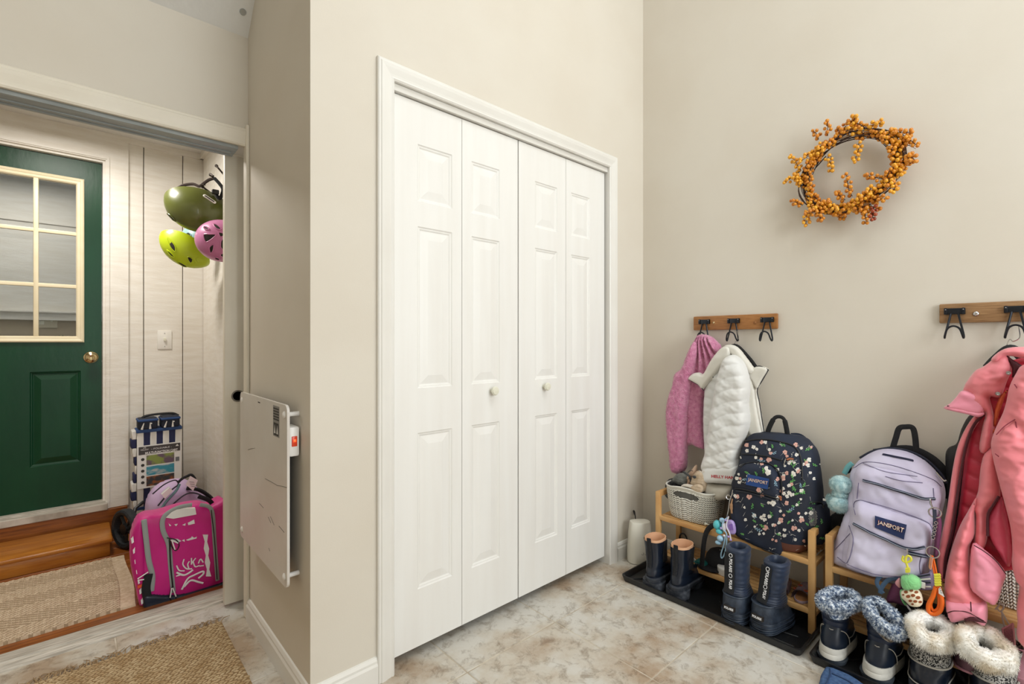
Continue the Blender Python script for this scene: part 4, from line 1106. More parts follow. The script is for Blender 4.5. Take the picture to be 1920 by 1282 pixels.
# ---- quilted snow boots
NQ = mat('navy_quilted_nylon', '#172338', .45, col2='#22324c', scale=12, bump=.35, bscale=28, bdist=.005, sheen=.2)
NRB = mat('navy_rubber', '#222a37', .5, col2='#3b4656', scale=30, bump=.15, bscale=80)
NKB = mat('black_neoprene', '#15171c', .8)
PRINTW = mat('white_print', '#e8e8ea', .6)
def snow_boot(label, x, y, yaw, lean, hgt, k):
    t = thing('snow_boot', label, 'boot', (x, y, .006))
    M = T4((x, y, .0065)) @ Rz(yaw)
    so = [(.0, .010, .215, .046, 1.05), (.010, .000, .226, .053, 1.08), (.026, -.006, .230, .057, 1.1), (.030, -.003, .227, .056, 1.1), (.034, -.007, .229, .058, 1.1), (.046, -.007, .226, .058, 1.1), (.050, -.003, .222, .056, 1.08), (.070, -.003, .205, .055, 1.05), (.092, .000, .170, .052, 1), (.118, .008, .140, .047, 1)]
    sh = boot_loft(so, M, dn=2, wr=.0015, seed=k).build('rubber_shell', NRB, t)
    for z in (.014, .020, .038, .053):
        MB().tube([M @ (Vector((p.x, p.y, p.z))) for p in brow(z, -.009, .231, .0595, fore=1.1)], .0018, 5, closed=True).build('sole_ridge', NRB, sh)
    MB().tube([M @ (Vector((p.x, p.y, p.z))) for p in brow(.118, .005, .144, .049)], .0035, 6, closed=True).build('shell_rim', NRB, sh)
    rows = [(.112, .010, .135, .046), (.130, .006, .128, .046), (.150, .016, .116, .040), (.18, .014, .110, .041), (.24, .008, .108, .042), (hgt, .004, .108, .043)]
    R = dense(rows, 12); rings = []
    for i, r in enumerate(R):
        q = .0025 * abs(math.sin(i * .62)) ** .6
        rings.append(brow(r[0], r[1] - q, r[2] + q, r[3] + q, M=M, lean=lean))
    r = R[-1]
    for dz, i in ((.006, .006), (.006, .012), (0, .016), (-.03, .017), (-.10, .017)): rings.append(brow(r[0] + dz, r[1] + i, r[2] - i, r[3] - i, M=M, lean=lean))
    m = MB().loft(rings, False, True); wrinkle(m, .004, 26, 5 + k)
    sf = m.build('quilted_shaft', NQ, t)
    bk = [M @ Vector((xx + lean[0]*z - .0045, .012 + lean[1]*z, z)) for xx, z in ((.007, .125), (.013, .155), (.010, .20), (.005, hgt - .012))]
    stp = MB().tube(bk, (.003, .021), 8, flat=M.to_3x3() @ Vector((1, 0, 0))).build('heel_strip', NKB, sf)
    # lettering up the back strip
    ax = (bk[-1] - bk[0]).normalized(); sd = (M.to_3x3() @ Vector((0, -1, 0))).normalized(); nrm = ax.cross(sd).normalized()
    if nrm.x > 0: nrm = -nrm
    lo_, hi_ = bk[0], bk[-1]
    def on(u, e=.0042): 
        p = lo_.lerp(hi_, u); seg_x = [b for b in bk]; 
        z = p.z; 
        for a, b in zip(bk[:-1], bk[1:]):
            if a.z <= z <= b.z: p = a.lerp(b, (z - a.z)/(b.z - a.z)); break
        return p + nrm * e - sd * -.006
    for j, (u, s_) in enumerate(((.70, 'POLARIS'), (.22, 'POLAR'))):
        text_part(s_, .020, PRINTW, stp, on(u), -ax, -sd * -1, nrm, bold=True, w=.054 if j == 0 else .038, font_scale=(1, .8))
    for u in (.95, .44):
        c = on(u); mm = M_look(c, sd, ax); MB().tube([c + sd*.0065*math.cos(a) + ax*.0075*math.sin(a) for a in np.linspace(0, 2*PI, 16, endpoint=False)], .0012, 5, closed=True).build('round_mark', PRINTW, stp)
    # heel badge
    c = M @ Vector((-.0075, 0, .074)); u_ = (M.to_3x3() @ Vector((0, -1, 0))); v_ = Vector((.10, 0, .99)).normalized(); n_ = u_.cross(v_)
    bd = MB().prism([(-.022, -.008), (.022, -.008), (.022, .008), (-.022, .008)], (c, u_, v_, n_), -.008, .005).build('heel_badge', mat('badge_brown%d' % k, '#2c2622', .5), sh, smooth=False)
    text_part('POLARIS', .012, PRINTW, bd, c + n_ * .0056, u_, v_, n_, bold=True, w=.036)
    return t
snow_boot('upright navy quilted snow boot with white lettering up the heel', 1.992, .868, math.radians(0), (.08, .0), .300, 1)
snow_boot('navy quilted snow boot with cinched top, tilted beside its mate, toe in view', 2.010, .764, math.radians(-6), (.14, -.10), .280, 2)

# ---- fur
def fur_spikes(pts_nrm, n, length, width, droop, rng, jit=.5):
    m = MB()
    for _ in range(n):
        p, nr = pts_nrm[rng.randrange(len(pts_nrm))]
        d = (nr + Vector((rng.uniform(-jit, jit), rng.uniform(-jit, jit), rng.uniform(-jit, jit))) + Vector((0, 0, -droop))).normalized()
        s = d.orthogonal().normalized() * width; s2 = d.cross(s)
        L = length * rng.uniform(.6, 1.25); q = p - nr * .002
        m.add([q + s, q - s*.5 + s2*.8, q - s*.5 - s2*.8, q + d*L*.6 + Vector((0,0,-droop*L*.1)) + s*.3, q + d * L + Vector((0, 0, -droop*L*.5))], [(0, 1, 3), (1, 2, 3), (2, 0, 3), (0,3,4), (1, 4, 3)])
    return m
def fur_ring(path, rad, name, m_, m2, parent, rng, n=1600, L=.012, droop=.4, seg=14, w=.0011, squash=1.0):
    pts = bez(path + [path[0]], 6)[:-1]
    rs = [(rad[0] if hasattr(rad, '__len__') else rad) * (1 + .12*math.sin(i*.9)) for i in range(len(pts))]
    mb = MB().tube(pts, [(r, r*squash) for r in rs], seg, closed=True)
    wrinkle(mb, .004, 30, rng.randrange(50))
    c = mb.build(name, m_, parent)
    me = c.data; pn = []
    for p in me.polygons: pn.append((p.center + ORG[c.name], p.normal.copy()))
    for p in me.polygons:
        a = [me.vertices[i].co + ORG[c.name] for i in p.vertices]
        pn.append((a[0]*.5 + a[2]*.5*1.0, p.normal.copy())); pn.append((a[0]*.7 + a[1]*.3, p.normal.copy())); pn.append((a[2]*.6 + a[3]*.4, p.normal.copy()))
    fur_spikes(pn, n, L, w, droop, rng).build('fur_pile', m2, c, kind='stuff', smooth=False)
    return c
FURN = mat('frosted_navy_fur', '#25344f', .9); 
def fur_mat(name, a, b_, c_, scale=55):
    m, nt, b = new_mat(name); N = nt.nodes
    g = N.new('ShaderNodeNewGeometry'); n_ = N.new('ShaderNodeTexNoise'); n_.inputs['Scale'].default_value = scale; n_.inputs['Detail'].default_value = 3
    r = N.new('ShaderNodeValToRGB'); e = r.color_ramp.elements; e[0].position = .38; e[0].color = lin(a); e[1].position = .62; e[1].color = lin(c_); k = e.new(.5); k.color = lin(b_)
    nt.links.new(g.outputs['Position'], n_.inputs['Vector']); nt.links.new(n_.outputs[0], r.inputs[0]); nt.links.new(r.outputs[0], b.inputs['Base Color'])
    b.inputs['Roughness'].default_value = .85; b.inputs['Sheen Weight'].default_value = .3; return m
FNV = fur_mat('navy_frosted_fur', '#34496b', '#93a4ba', '#e8edf2', 120)
FBR = fur_mat('brown_grey_fur', '#3a332c', '#6f6558', '#b3a998', 120)
FWH = fur_mat('ivory_fur', '#d6c9b2', '#efebe2', '#f8f7f3', 14)
LEAN = mat('navy_leather', '#141c2a', .36, col2='#1d2a3d', scale=8, bump=.2, bscale=30, bdist=.003)
SATN = mat('navy_satin_shaft', '#1d2942', .42, bump=.1, bscale=30)
SOLW = mat('worn_white_sole', '#e2dfd6', .6, col2='#bdb9ad', scale=24, lo=.5, hi=.75)
SOLB = mat('slate_outsole', '#3f4751', .6)
PIPE = mat('grey_piping', '#b9b4aa', .6)
rng = random.Random(11)
def fur_boot(label, x, y, yaw, lean, ring, k):
    t = thing('fur_trimmed_boot', label, 'boot', (x, y, .006))
    M = T4((x, y, .0065)) @ Rz(yaw)
    MB().loft([brow(z, a, b, h, M=M, fore=1.1) for z, a, b, h in ((.0, .004, .086, .042), (.010, .0, .088, .045), (.016, -.001, .088, .046))]).build('heel_outsole', SOLB, t)
    MB().loft([brow(z, a, b, h, M=M, fore=1.1) for z, a, b, h in ((.0, .11, .225, .044), (.010, .105, .238, .047), (.016, .104, .240, .047))]).build('forefoot_outsole', SOLB, t)
    MB().loft([brow(z, a, b, h, M=M, fore=1.08) for z, a, b, h in ((.015, -.001, .240, .047), (.018, -.005, .243, .0495), (.032, -.004, .243, .0495), (.035, -.002, .242, .048), (.040, -.003, .242, .0485), (.054, .001, .240, .047))]).build('midsole', SOLW, t)
    up = [(.052, .001, .235, .046, 1.1), (.070, .0, .230, .0475, 1.08), (.095, .006, .200, .045, 1), (.116, .014, .160, .040, 1), (.130, .020, .130, .037, 1)]
    u = boot_loft(up, M, lean, wr=.002, seed=k).build('upper', LEAN, t)
    rows = [(.10, .018, .150, .037), (.13, .020, .125, .0385), (.16, .014, .125, .042), (.20, .008, .130, .046)]
    R = dense(rows, 14); rings = []
    for i, r in enumerate(R):
        q = .003 * abs(math.sin(i * .33)) ** .7; rings.append(brow(r[0], r[1] - q, r[2] + q, r[3] + q, M=M, lean=lean))
    m = MB().loft(rings, False, False); wrinkle(m, .003, 14, k); m.build('shaft', SATN, t)
    for sy in (-1, 1):
        def sf(xx, z, o=.002):
            hw = np.interp(z, [a[0] for a in up], [a[3] for a in up]); xb = np.interp(z, [a[0] for a in up], [a[1] for a in up]); xf = np.interp(z, [a[0] for a in up], [a[2] for a in up])
            c = (xb+xf)/2; ca = max(-1, min(1, (xx-c)/((xf-xb)/2))); s_ = (1 - abs(ca)**2.4)**(1/2.4)
            return M @ Vector((xx + lean[0]*z - .001*(ca<-.9), sy*(hw + o)*s_ + lean[1]*z, z))
        MB().tube(bez([sf(.012, .115), sf(.035, .112), (sf(.06, .085)), sf(.075, .052)], 5), .0016, 5).build('piping', PIPE, u)
        MB().tube(bez([sf(.06, .085), sf(.10, .080), sf(.15, .088), sf(.19, .082)], 5), .0014, 5).build('piping', PIPE, u)
    cpts = [at(px_, py_, Z=z) for px_, py_, z in ring]
    fur_ring(cpts, .0165, 'fur_collar', FNV, FNV, t, rng, n=5200, L=.011, droop=.5, squash=1.0)
    low = []
    cx = sum((p for p in cpts), Vector()) / len(cpts)
    for p in cpts: q = cx + (p - cx) * 1.02; q.z = p.z - .009; low.append(q)
    fur_ring(low, .013, 'fur_collar_fold', FNV, FNV, t, rng, n=3200, L=.009, droop=.8)
    # inner fur
    inn = [[cx + (p - cx) * s_ + Vector((0, 0, dz)) for p in bez(cpts + [cpts[0]], 6)[:-1]] for s_, dz in ((.78, .006), (.68, -.03), (.55, -.06))]
    MB().loft(inn, False, True).build('fur_lining', FNV if k == 1 else FBR, t)
    return t
fur_boot('navy winter boot with frosted blue fur collar, nearest the bamboo rack legs', 2.022, .527, math.radians(0), (.10, -.02),
         [(1541, 1122, .24), (1556, 1110, .245), (1585, 1109, .245), (1604, 1120, .24), (1606, 1130, .236), (1585, 1136, .232), (1560, 1136, .232), (1544, 1130, .236)], 1)
fur_boot('navy winter boot with frosted fur collar flopping open, beside the white fur boots', 2.020, .396, math.radians(-4), (.14, -.04),
         [(1628, 1133, .25), (1640, 1127, .258), (1662, 1140, .255), (1680, 1158, .245), (1692, 1176, .225), (1680, 1184, .218), (1655, 1172, .225), (1636, 1152, .235)], 2)
# tweed and ivory fur boots
def tweed():
    m, nt, b = new_mat('black_white_tweed'); N = nt.nodes
    g = N.new('ShaderNodeNewGeometry'); ck = N.new('ShaderNodeTexVoronoi'); ck.inputs['Scale'].default_value = 400; ck.inputs['Randomness'].default_value = .25
    r = N.new('ShaderNodeValToRGB'); e = r.color_ramp.elements; e[0].position = .3; e[0].color = lin('#17181c'); e[1].position = .42; e[1].color = lin('#c9c7c2')
    sx = N.new('ShaderNodeSeparateColor'); nt.links.new(g.outputs['Position'], ck.inputs['Vector']); nt.links.new(ck.outputs['Color'], sx.inputs[0]); nt.links.new(sx.outputs[0], r.inputs[0])
    r.color_ramp.elements[0].position = .42; r.color_ramp.elements[1].position = .60
    nt.links.new(r.outputs[0], b.inputs['Base Color']); b.inputs['Roughness'].default_value = .85
    bp = N.new('ShaderNodeBump'); bp.inputs['Strength'].default_value = .5; bp.inputs['Distance'].default_value = .002
    nt.links.new(ck.outputs['Distance'], bp.inputs['Height']); nt.links.new(bp.outputs[0], b.inputs['Normal']); return m
TWEED = tweed()
def tweed_boot(label, x, y, yaw, lean, ring, k, r_):
    t = thing('tweed_winter_boot', label, 'boot', (x, y, .006))
    M = T4((x, y, .0065)) @ Rz(yaw)
    MB().loft([brow(z, a, b, h, M=M, fore=1.1) for z, a, b, h in ((.0, .002, .24, .053), (.012, -.005, .246, .057), (.030, -.005, .246, .057), (.034, .0, .243, .055))]).build('outsole', SOLB, t)
    up = [(.032, .002, .240, .054, 1.1), (.050, -.004, .236, .056, 1.08), (.075, -.002, .205, .056, 1), (.090, .002, .165, .055, 1), (.100, .004, .152, .054, 1), (.108, .006, .144, .052, 1)]
    u = boot_loft(up, M, lean, wr=.006, seed=k).build('leather_upper', LEA, t)
    MB().tube([M @ Vector((p.x + lean[0]*.108, p.y + lean[1]*.108, p.z)) for p in brow(.108, .002, .146, .055)], .003, 6, closed=True).build('piping', PIPE, u)
    MB().tube([M @ Vector((p.x, p.y, p.z)) for p in brow(.050, -.007, .238, .058, fore=1.08)], .002, 6, closed=True).build('welt_stitching', PIPE, u)
    sh = boot_loft([(.104, .006, .142, .051), (.15, .004, .138, .053), (.205, -.004, .145, .058)], M, lean, cap0=False, cap1=False, wr=.003, seed=k).build('tweed_shaft', TWEED, t)
    cpts = [at(px_, py_, Z=z) for px_, py_, z in ring]; cx = sum((p for p in cpts), Vector()) / len(cpts)
    fur_ring(cpts, r_, 'fur_collar', FWH, FWH, t, rng, n=7000, L=.009, droop=.35, w=.0008, seg=16)
    low = []
    for p in cpts: q = cx + (p - cx) * 1.0; q.z = p.z - r_ * .55; low.append(q)
    fur_ring(low, r_ * .95, 'fur_collar_fold', FWH, FWH, t, rng, n=5000, L=.010, droop=.8, w=.0008, seg=16)
    inn = [[cx + (p - cx) * s_ + Vector((0, 0, dz)) for p in bez(cpts + [cpts[0]], 6)[:-1]] for s_, dz in ((.70, -.004), (.60, -.03), (.5, -.07))]
    MB().loft(inn, False, True).build('boot_lining', NKB, t)
    return t
tweed_boot('black leather and tweed boot with ivory fur collar, next to the frosted fur boot', 2.040, .262, 0, (.14, -.02),
           [(1713, 1172, .25), (1722, 1158, .258), (1745, 1159, .255), (1768, 1170, .25), (1783, 1185, .24), (1776, 1199, .228), (1752, 1201, .226), (1728, 1192, .235)], 3, .0215)
tweed_boot('black leather and tweed boot with wide ivory fur collar, below the coral coat cuff', 2.085, .120, math.radians(-3), (.16, -.05),
           [(1806, 1196, .255), (1818, 1182, .262), (1845, 1184, .262), (1868, 1200, .255), (1888, 1222, .24), (1882, 1236, .228), (1850, 1234, .225), (1820, 1216, .235)], 4, .0235)

# ---- router
t = thing('wifi_router', 'tall rounded ivory router standing on the tiles in the corner', 'router', (2.235, 1.452, 0))
RM = mat('ivory_router_plastic', '#e5e1d3', .35)
rows = [(0, .118, .080), (.004, .130, .090), (.05, .132, .092), (.15, .122, .084), (.205, .110, .074), (.214, .104, .068), (.216, .086, .056)]
yw = math.radians(-38)
rr = [sect(2.235, 1.452, r[1], r[2], r[0], e=2.8, yaw=yw) for r in rows]
MB().loft(rr).build('body', RM, t, auto=.9)
bvr = bvh_of(bpy.data.objects['body'])
for (px_, py_) in ((1205, 1038), (1211, 1037.5)):
    c = hit(bvr, px_, py_, .0006)
    if c: 
        n_ = (CAMP - c).normalized(); u_ = Vector((0, 0, 1)).cross(n_).normalized(); v_ = n_.cross(u_)
        MB().tube([c + u_*.0056*math.cos(a) + v_*.0056*math.sin(a) for a in np.linspace(0, 2*PI, 16, endpoint=False)], .0008, 5, closed=True).build('ring_mark', INK, t)
MB().tube(bez([(2.290, 1.515, .19), (2.31, 1.535, .225), (2.29, 1.53, .235), (2.265, 1.50, .22)], 5), .003, 6).build('power_cable', BLACK, t)

# ---- baskets
def basket_mat():
    m, nt, b = new_mat('woven_ivory_plastic'); N = nt.nodes
    b.inputs['Base Color'].default_value = lin('#dedbd0'); b.inputs['Roughness'].default_value = .5
    return m
BKM = basket_mat(); HOLE = mat('basket_hole_shade', '#57544d', .8)
def basket(label, cx, cy, w, d, z0, z1, yaw, handle=True):
    t = thing('knit_texture_basket', label, 'basket', (cx, cy, z0))
    n = 264; rows = []; H = z1 - z0; nr = 96
    rings = []
    for i in range(nr):
        u = i / (nr - 1.0); z = z0 + .002 + H * u
        s = .80 + .20 * min(1, (u*1.05) ** .55) if u < .95 else 1.0
        P = []
        base_ = sect(0, 0, w * s, d * s, z, e=3.4, n=n)
        for k, p in enumerate(base_):
            col_ = k / n * 44; fr_ = col_ % 1; side = 1 if fr_ < .5 else -1
            ph = (u * 15 + side * (fr_ * 1.1)) % 1
            amp = .0050 * (math.sin(ph * PI) ** .8) * math.sin(PI * ((fr_ * 2) % 1)) ** .5 if u < .93 else .002
            if u > .955: amp = .004
            r = Vector((p.x, p.y, 0)); L = r.length; r = r / L
            dip = 0
            q = r * (L + amp); zz = p.z
            if handle and u > .6: zz += .010 * math.exp(-(min(abs(k/n - .5), 1) / .05) ** 2) * (u - .6) / .4
            P.append(Vector((cx + q.x*math.cos(yaw) - q.y*math.sin(yaw), cy + q.x*math.sin(yaw) + q.y*math.cos(yaw), zz)))
        rings.append(P)
    m = MB(); vs = [p for r in rings for p in r]; fs = []; mi = []
    for i in range(nr - 1):
        u = (i + .5) / (nr - 1)
        for k in range(n):
            c_ = (k + .5) / n
            if handle and abs(c_ - hk[0]) < hk[1] and ((c_ - hk[0]) / hk[1]) ** 2 + ((u - hk[2]) / hk[3]) ** 2 < 1: continue
            fs.append((i*n+k, i*n+(k+1) % n, (i+1)*n+(k+1) % n, (i+1)*n+k))
            col_ = c_ * 44; fr_ = col_ % 1; side = 1 if fr_ < .5 else -1; ph = (u * 15 + side * (fr_ * 1.1)) % 1
            mi.append(1 if (u < .9 and (ph < .20 or ph > .93) and .15 < (fr_*2) % 1 < .85) else 0)
    m.v = [tuple(p) for p in vs]; m.f = [list(f) for f in fs]; m.mi = mi; m.uvs = [None]*len(fs)
    wall = m.build('woven_wall', [BKM, HOLE], t)
    MB().loft([[p.lerp(Vector((cx, cy, p.z)), .035) for p in rings[j]] for j in (nr - 1, nr // 2, 1)], False, True).build('inner_wall', mat('basket_inner_shade', '#605e59', .8), t)  # inside of the ivory basket coloured dark to paint its shade
    MB().tube(rings[-1], .0042, 8, closed=True).build('rim', BKM, wall)
    return t, rings
hk = (.50, .052, .80, .085)
t, rg_ = basket('white knit-patterned basket of hats and gloves on the rack shelf', 2.285, 1.165, .200, .255, .3005, .452, 0)
# find the handle centre on the wall that faces the room and ring it
HATB = mat('charcoal_knit', '#4b4c4d', .95, col2='#343536', scale=60, bump=.8, bscale=120, bdist=.004)
HATG = mat('grey_knit', '#7d7f7a', .95, col2='#636560', scale=50, bump=.8, bscale=110, bdist=.004)
HATC = mat('oatmeal_knit', '#cdb9a0', .95, col2='#bba487', scale=40, bump=.8, bscale=110, bdist=.004)
HATP = mat('blush_felt', '#c9ab93', .9, col2='#b7977d', scale=20)
HATL = mat('pale_knit', '#d3cabc', .95, bump=.6, bscale=110, bdist=.004)
def knit(name, label, px, X, T, m_, cat_, w=None, f=.004, back=.8, grp='hats and gloves in the basket'):
    o = flat_relief(px, X=X, T=T, back=back, s=.0045, p=2.0, w=w, f=lambda a, b, d: f*fbm(a*28, b*28, len(name)) + .0018*np.sin(b*520))
    t = thing(name, label, cat_, at(px[0][0], px[0][1], X=X), group=grp)
    o.build('knit_body', m_, t); return t
knit('knit_hat', 'dark charcoal knit hat at the left end of the basket', [(1249, 912), (1252, 900), (1262, 896), (1275, 899), (1284, 906), (1290, 918), (1275, 920), (1256, 922)], 2.30, .035, HATB, 'hat')
t = knit('knit_hat', 'mid grey ribbed knit hat rolled up in the basket under the pink sleeve', [(1262, 900), (1268, 889), (1280, 886), (1290, 890), (1296, 900), (1292, 912), (1280, 912), (1270, 906)], 2.26, .035, HATG, 'hat')
MB().tube(bez([at(x, y, X=2.22) for x, y in ((1281, 884), (1292, 892), (1296, 904))], 5), .005, 6).build('cuff_band', HATB, t)
t = knit('felt_mitten', 'tan felt animal-face mitten with a pointed tip standing up in the basket', [(1288, 895), (1296, 882), (1305, 871), (1307, 878), (1306, 896), (1300, 906), (1297, 918), (1288, 912), (1290, 900)], 2.25, .022, HATP, 'mitten')
for a in (((1289, 886), (1294, 882), (1299, 883)), ((1291, 898), (1295, 893), (1300, 894))): MB().tube(bez([at(x, y, X=2.222) for x, y in a], 4), .0016, 5).build('stitched_face', INK, t)
t = knit('knit_mitten', 'oatmeal cable-knit mitten leaning out of the basket beside the white sleeve', [(1297, 900), (1303, 886), (1310, 882), (1322, 886), (1326, 900), (1322, 922), (1308, 916), (1296, 906)], 2.23, .028, HATC, 'mitten')
MB().sphere(at(1302, 894, X=2.20), (.009, .009, .007), 2).build('pompom', HATB, t)
MB().tube(bez([at(x, y, X=2.20) for x, y in ((1311, 882), (1315, 885), (1321, 884))], 4), .0022, 5).build('cuff_edge', HATL, t)
knit('knit_glove', 'pale knit glove lying across the basket rim', [(1274, 916), (1282, 907), (1300, 909), (1315, 914), (1318, 922), (1308, 921), (1290, 914), (1280, 914), (1276, 920)], 2.20, .016, HATL, 'glove')
knit('knit_glove', 'thin grey-beige glove cuff looped over the basket rim nearest the jacket', [(1296, 912), (1308, 907), (1318, 912), (1317, 922), (1306, 923), (1298, 918)], 2.19, .012, HATC, 'glove')
for dark in (1,):
    o = flat_relief([(1250, 918), (1290, 914), (1330, 920), (1342, 932), (1330, 950), (1290, 945), (1256, 935)], X=2.30, T=.05, back=1.2, s=.006)
    t = thing('folded_scarf', 'dark grey scarf filling the basket under the hats', 'scarf', at(1290, 930, X=2.30)); o.build('folded_cloth', HATB, t)
# handle slot shade is the dark colour of the inner wall behind it; a raised lip rings the slot
bw = bpy.data.objects['woven_wall']
sl_ = [(1259, 916), (1268, 913), (1280, 915), (1293, 921), (1286, 924), (1272, 922), (1262, 920)]

# small clip on the shelf
t = thing('hair_clip', 'tiny cream shell-shaped clip on the upper shelf in front of the basket', 'clip', at(1326, 985, Z=.303))
c = at(1326, 985, Z=.306)
MB().tube(bez([c + Vector((0, .010, 0)), c + Vector((-.006, .004, .008)), c + Vector((0, -.006, .006)), c + Vector((.002, -.010, 0))], 5), [.0035 + .002*math.sin(i*.4) for i in range(16)], 8).build('clip_body', KNOB, t)
MB().sphere(c + Vector((0, -.004, 0)), .004, 2).build('clip_bead', BRASS, t)

# things on the lower shelf
t = thing('baseball_cap', 'black peaked cap lying on the lower shelf behind the charms', 'cap', (2.27, 1.04, .105))
MB().loft([sect(2.275, 1.035, .13*s, .14*s, z, e=2.2, n=28) for z, s in ((.106, 1), (.13, 1), (.155, .9), (.175, .7), (.185, .4), (.187, .1))]).build('crown', mat('black_cotton', '#16161a', .85), t)
MB().loft([sect(2.225, 1.055, .13*s, .13, z, e=2.0, n=28) for z, s in ((.112, 1), (.116, 1.03), (.119, 1))]).build('peak', bpy.data.materials['black_cotton'], t)
MB().lathe([(.006, 0), (.006, .003), (0, .0045)], 14, T4((2.262, 1.03, .1865))).build('top_button', STEEL, t)
t = thing('teal_pouch', 'small dark teal pouch under the peak of the black cap', 'pouch', (2.215, 1.10, .105))
MB().rbox((2.19, 1.07, .1055), (2.24, 1.125, .128), .006).build('pouch_body', mat('teal_cloth', '#17625c', .5), t)
MB().tube([(2.188, 1.073, .118), (2.188, 1.12, .118)], .002, 5).build('zip', STEEL, t)
t = thing('white_tin', 'round white tin on the lower shelf next to the quilted boot', 'tin', (2.20, .985, .105))
MB().lathe([(.033, 0), (.035, .003), (.035, .022), (.0355, .023), (.0355, .032), (.033, .034), (0, .034)], 32, T4((2.215, .985, .1055))).build('tin_body', WHITEP, t)
t = thing('shoulder_strap', 'black webbing strap arching from the charms down onto the lower shelf', 'strap', (2.17, 1.06, .11))
MB().tube(bez([at(x, y, X=2.16) for x, y in ((1348, 984), (1337, 985), (1327, 993), (1321, 1010), (1318, 1035), (1316, 1060))], 8), (.003, .011), 8, flat=(1, 0, 0)).build('webbing', BLACKF, t)
t = thing('charging_cable', 'thin white and teal cable trailing over the lower shelf', 'cable', (2.2, 1.15, .11))
MB().tube(bez([at(1283, 1012, X=2.36), at(1296, 1030, X=2.30), at(1300, 1045, Z=.112), at(1315, 1058, Z=.110), at(1325, 1061, Z=.110), at(1350, 1056, Z=.111)], 8), .0028, 6).build('cord_strand', WHITEP, t)
MB().tube(bez([at(1292, 1042, Z=.112), at(1305, 1055, Z=.110), at(1318, 1061, Z=.110)], 8), .0035, 6).build('teal_strand', TEAL, t)
t = thing('black_hoop', 'black padded hoop leaning behind the ankle boots above the lower shelf', 'hoop', at(1281, 1010, X=2.37))
c = at(1281, 1010, X=2.365)
MB().tube([c + Vector((0, .020*math.cos(a), .028*math.sin(a))) for a in np.linspace(0, 2*PI, 24, endpoint=False)], .0042, 8, closed=True).build('hoop_ring', BLACK, t)

# ---- sandals
SAN = mat('mauve_print_strap', '#a58f97', .6, col2='#7e6872', scale=45); SANS = mat('cork_footbed', '#b07b4e', .6, col2='#9c6a40', scale=20); FLR = mat('red_flower', '#c4573a', .5)
for nm, lb, x, y, yaw in (('slide_sandal', 'mauve floral slide sandal on the lower shelf, behind the tilted snow boot', 2.21, .755, math.radians(8)), ('slide_sandal', 'mauve floral slide sandal on the lower shelf, against the rack leg', 2.205, .675, math.radians(-2))):
    t = thing(nm, lb, 'sandal', (x, y, .105)); M = T4((x - .02, y, .1058)) @ Rz(yaw)
    MB().loft([brow(z, a, b, h, M=M, fore=.9, n=28) for z, a, b, h in ((0, .002, .178, .031), (.006, 0, .180, .033), (.010, 0, .180, .033))]).build('sole', mat('lilac_sole', '#a99bb0', .6), t)
    MB().loft([brow(z, a, b, h, M=M, fore=.9, n=28) for z, a, b, h in ((.0095, .003, .177, .030), (.013, .004, .176, .029))]).build('footbed', SANS, t)
    # heel end faces the room: the strap bridges the forefoot half nearest the viewer
    m = MB(); R_ = []
    for i in range(9):
        xx = .020 + .068 * i / 8; row = []
        for j in range(15):
            a = PI * j / 14; row.append(M @ Vector((xx + .012*math.sin(a), -.034*math.cos(a), .006 + (.038 + .010*i/8)*math.sin(a)**.8)))
        R_.append(row)
    vs = [p for r in R_ for p in r]; m.add(vs, [(i*15+j, i*15+j+1, (i+1)*15+j+1, (i+1)*15+j) for i in range(8) for j in range(14)])
    m.add([v - Vector((0, 0, .0035)) for v in vs], [(i*15+j, (i+1)*15+j, (i+1)*15+j+1, i*15+j+1) for i in range(8) for j in range(14)])
    st_ = m.build('upper_strap', SAN, t)
    for (i, j) in ((1, 5), (4, 9), (2, 11)):
        c = R_[i][j]; 
        for q in range(6):
            a = q*PI/3; MB().sphere(c + M.to_3x3() @ Vector((.0055*math.cos(a), .0055*math.sin(a), .002)), (.004, .004, .002), 1).build('petal', FLR, st_)
        MB().sphere(c + Vector((0, 0, .003)), .003, 1).build('flower_centre', BRASS, st_)

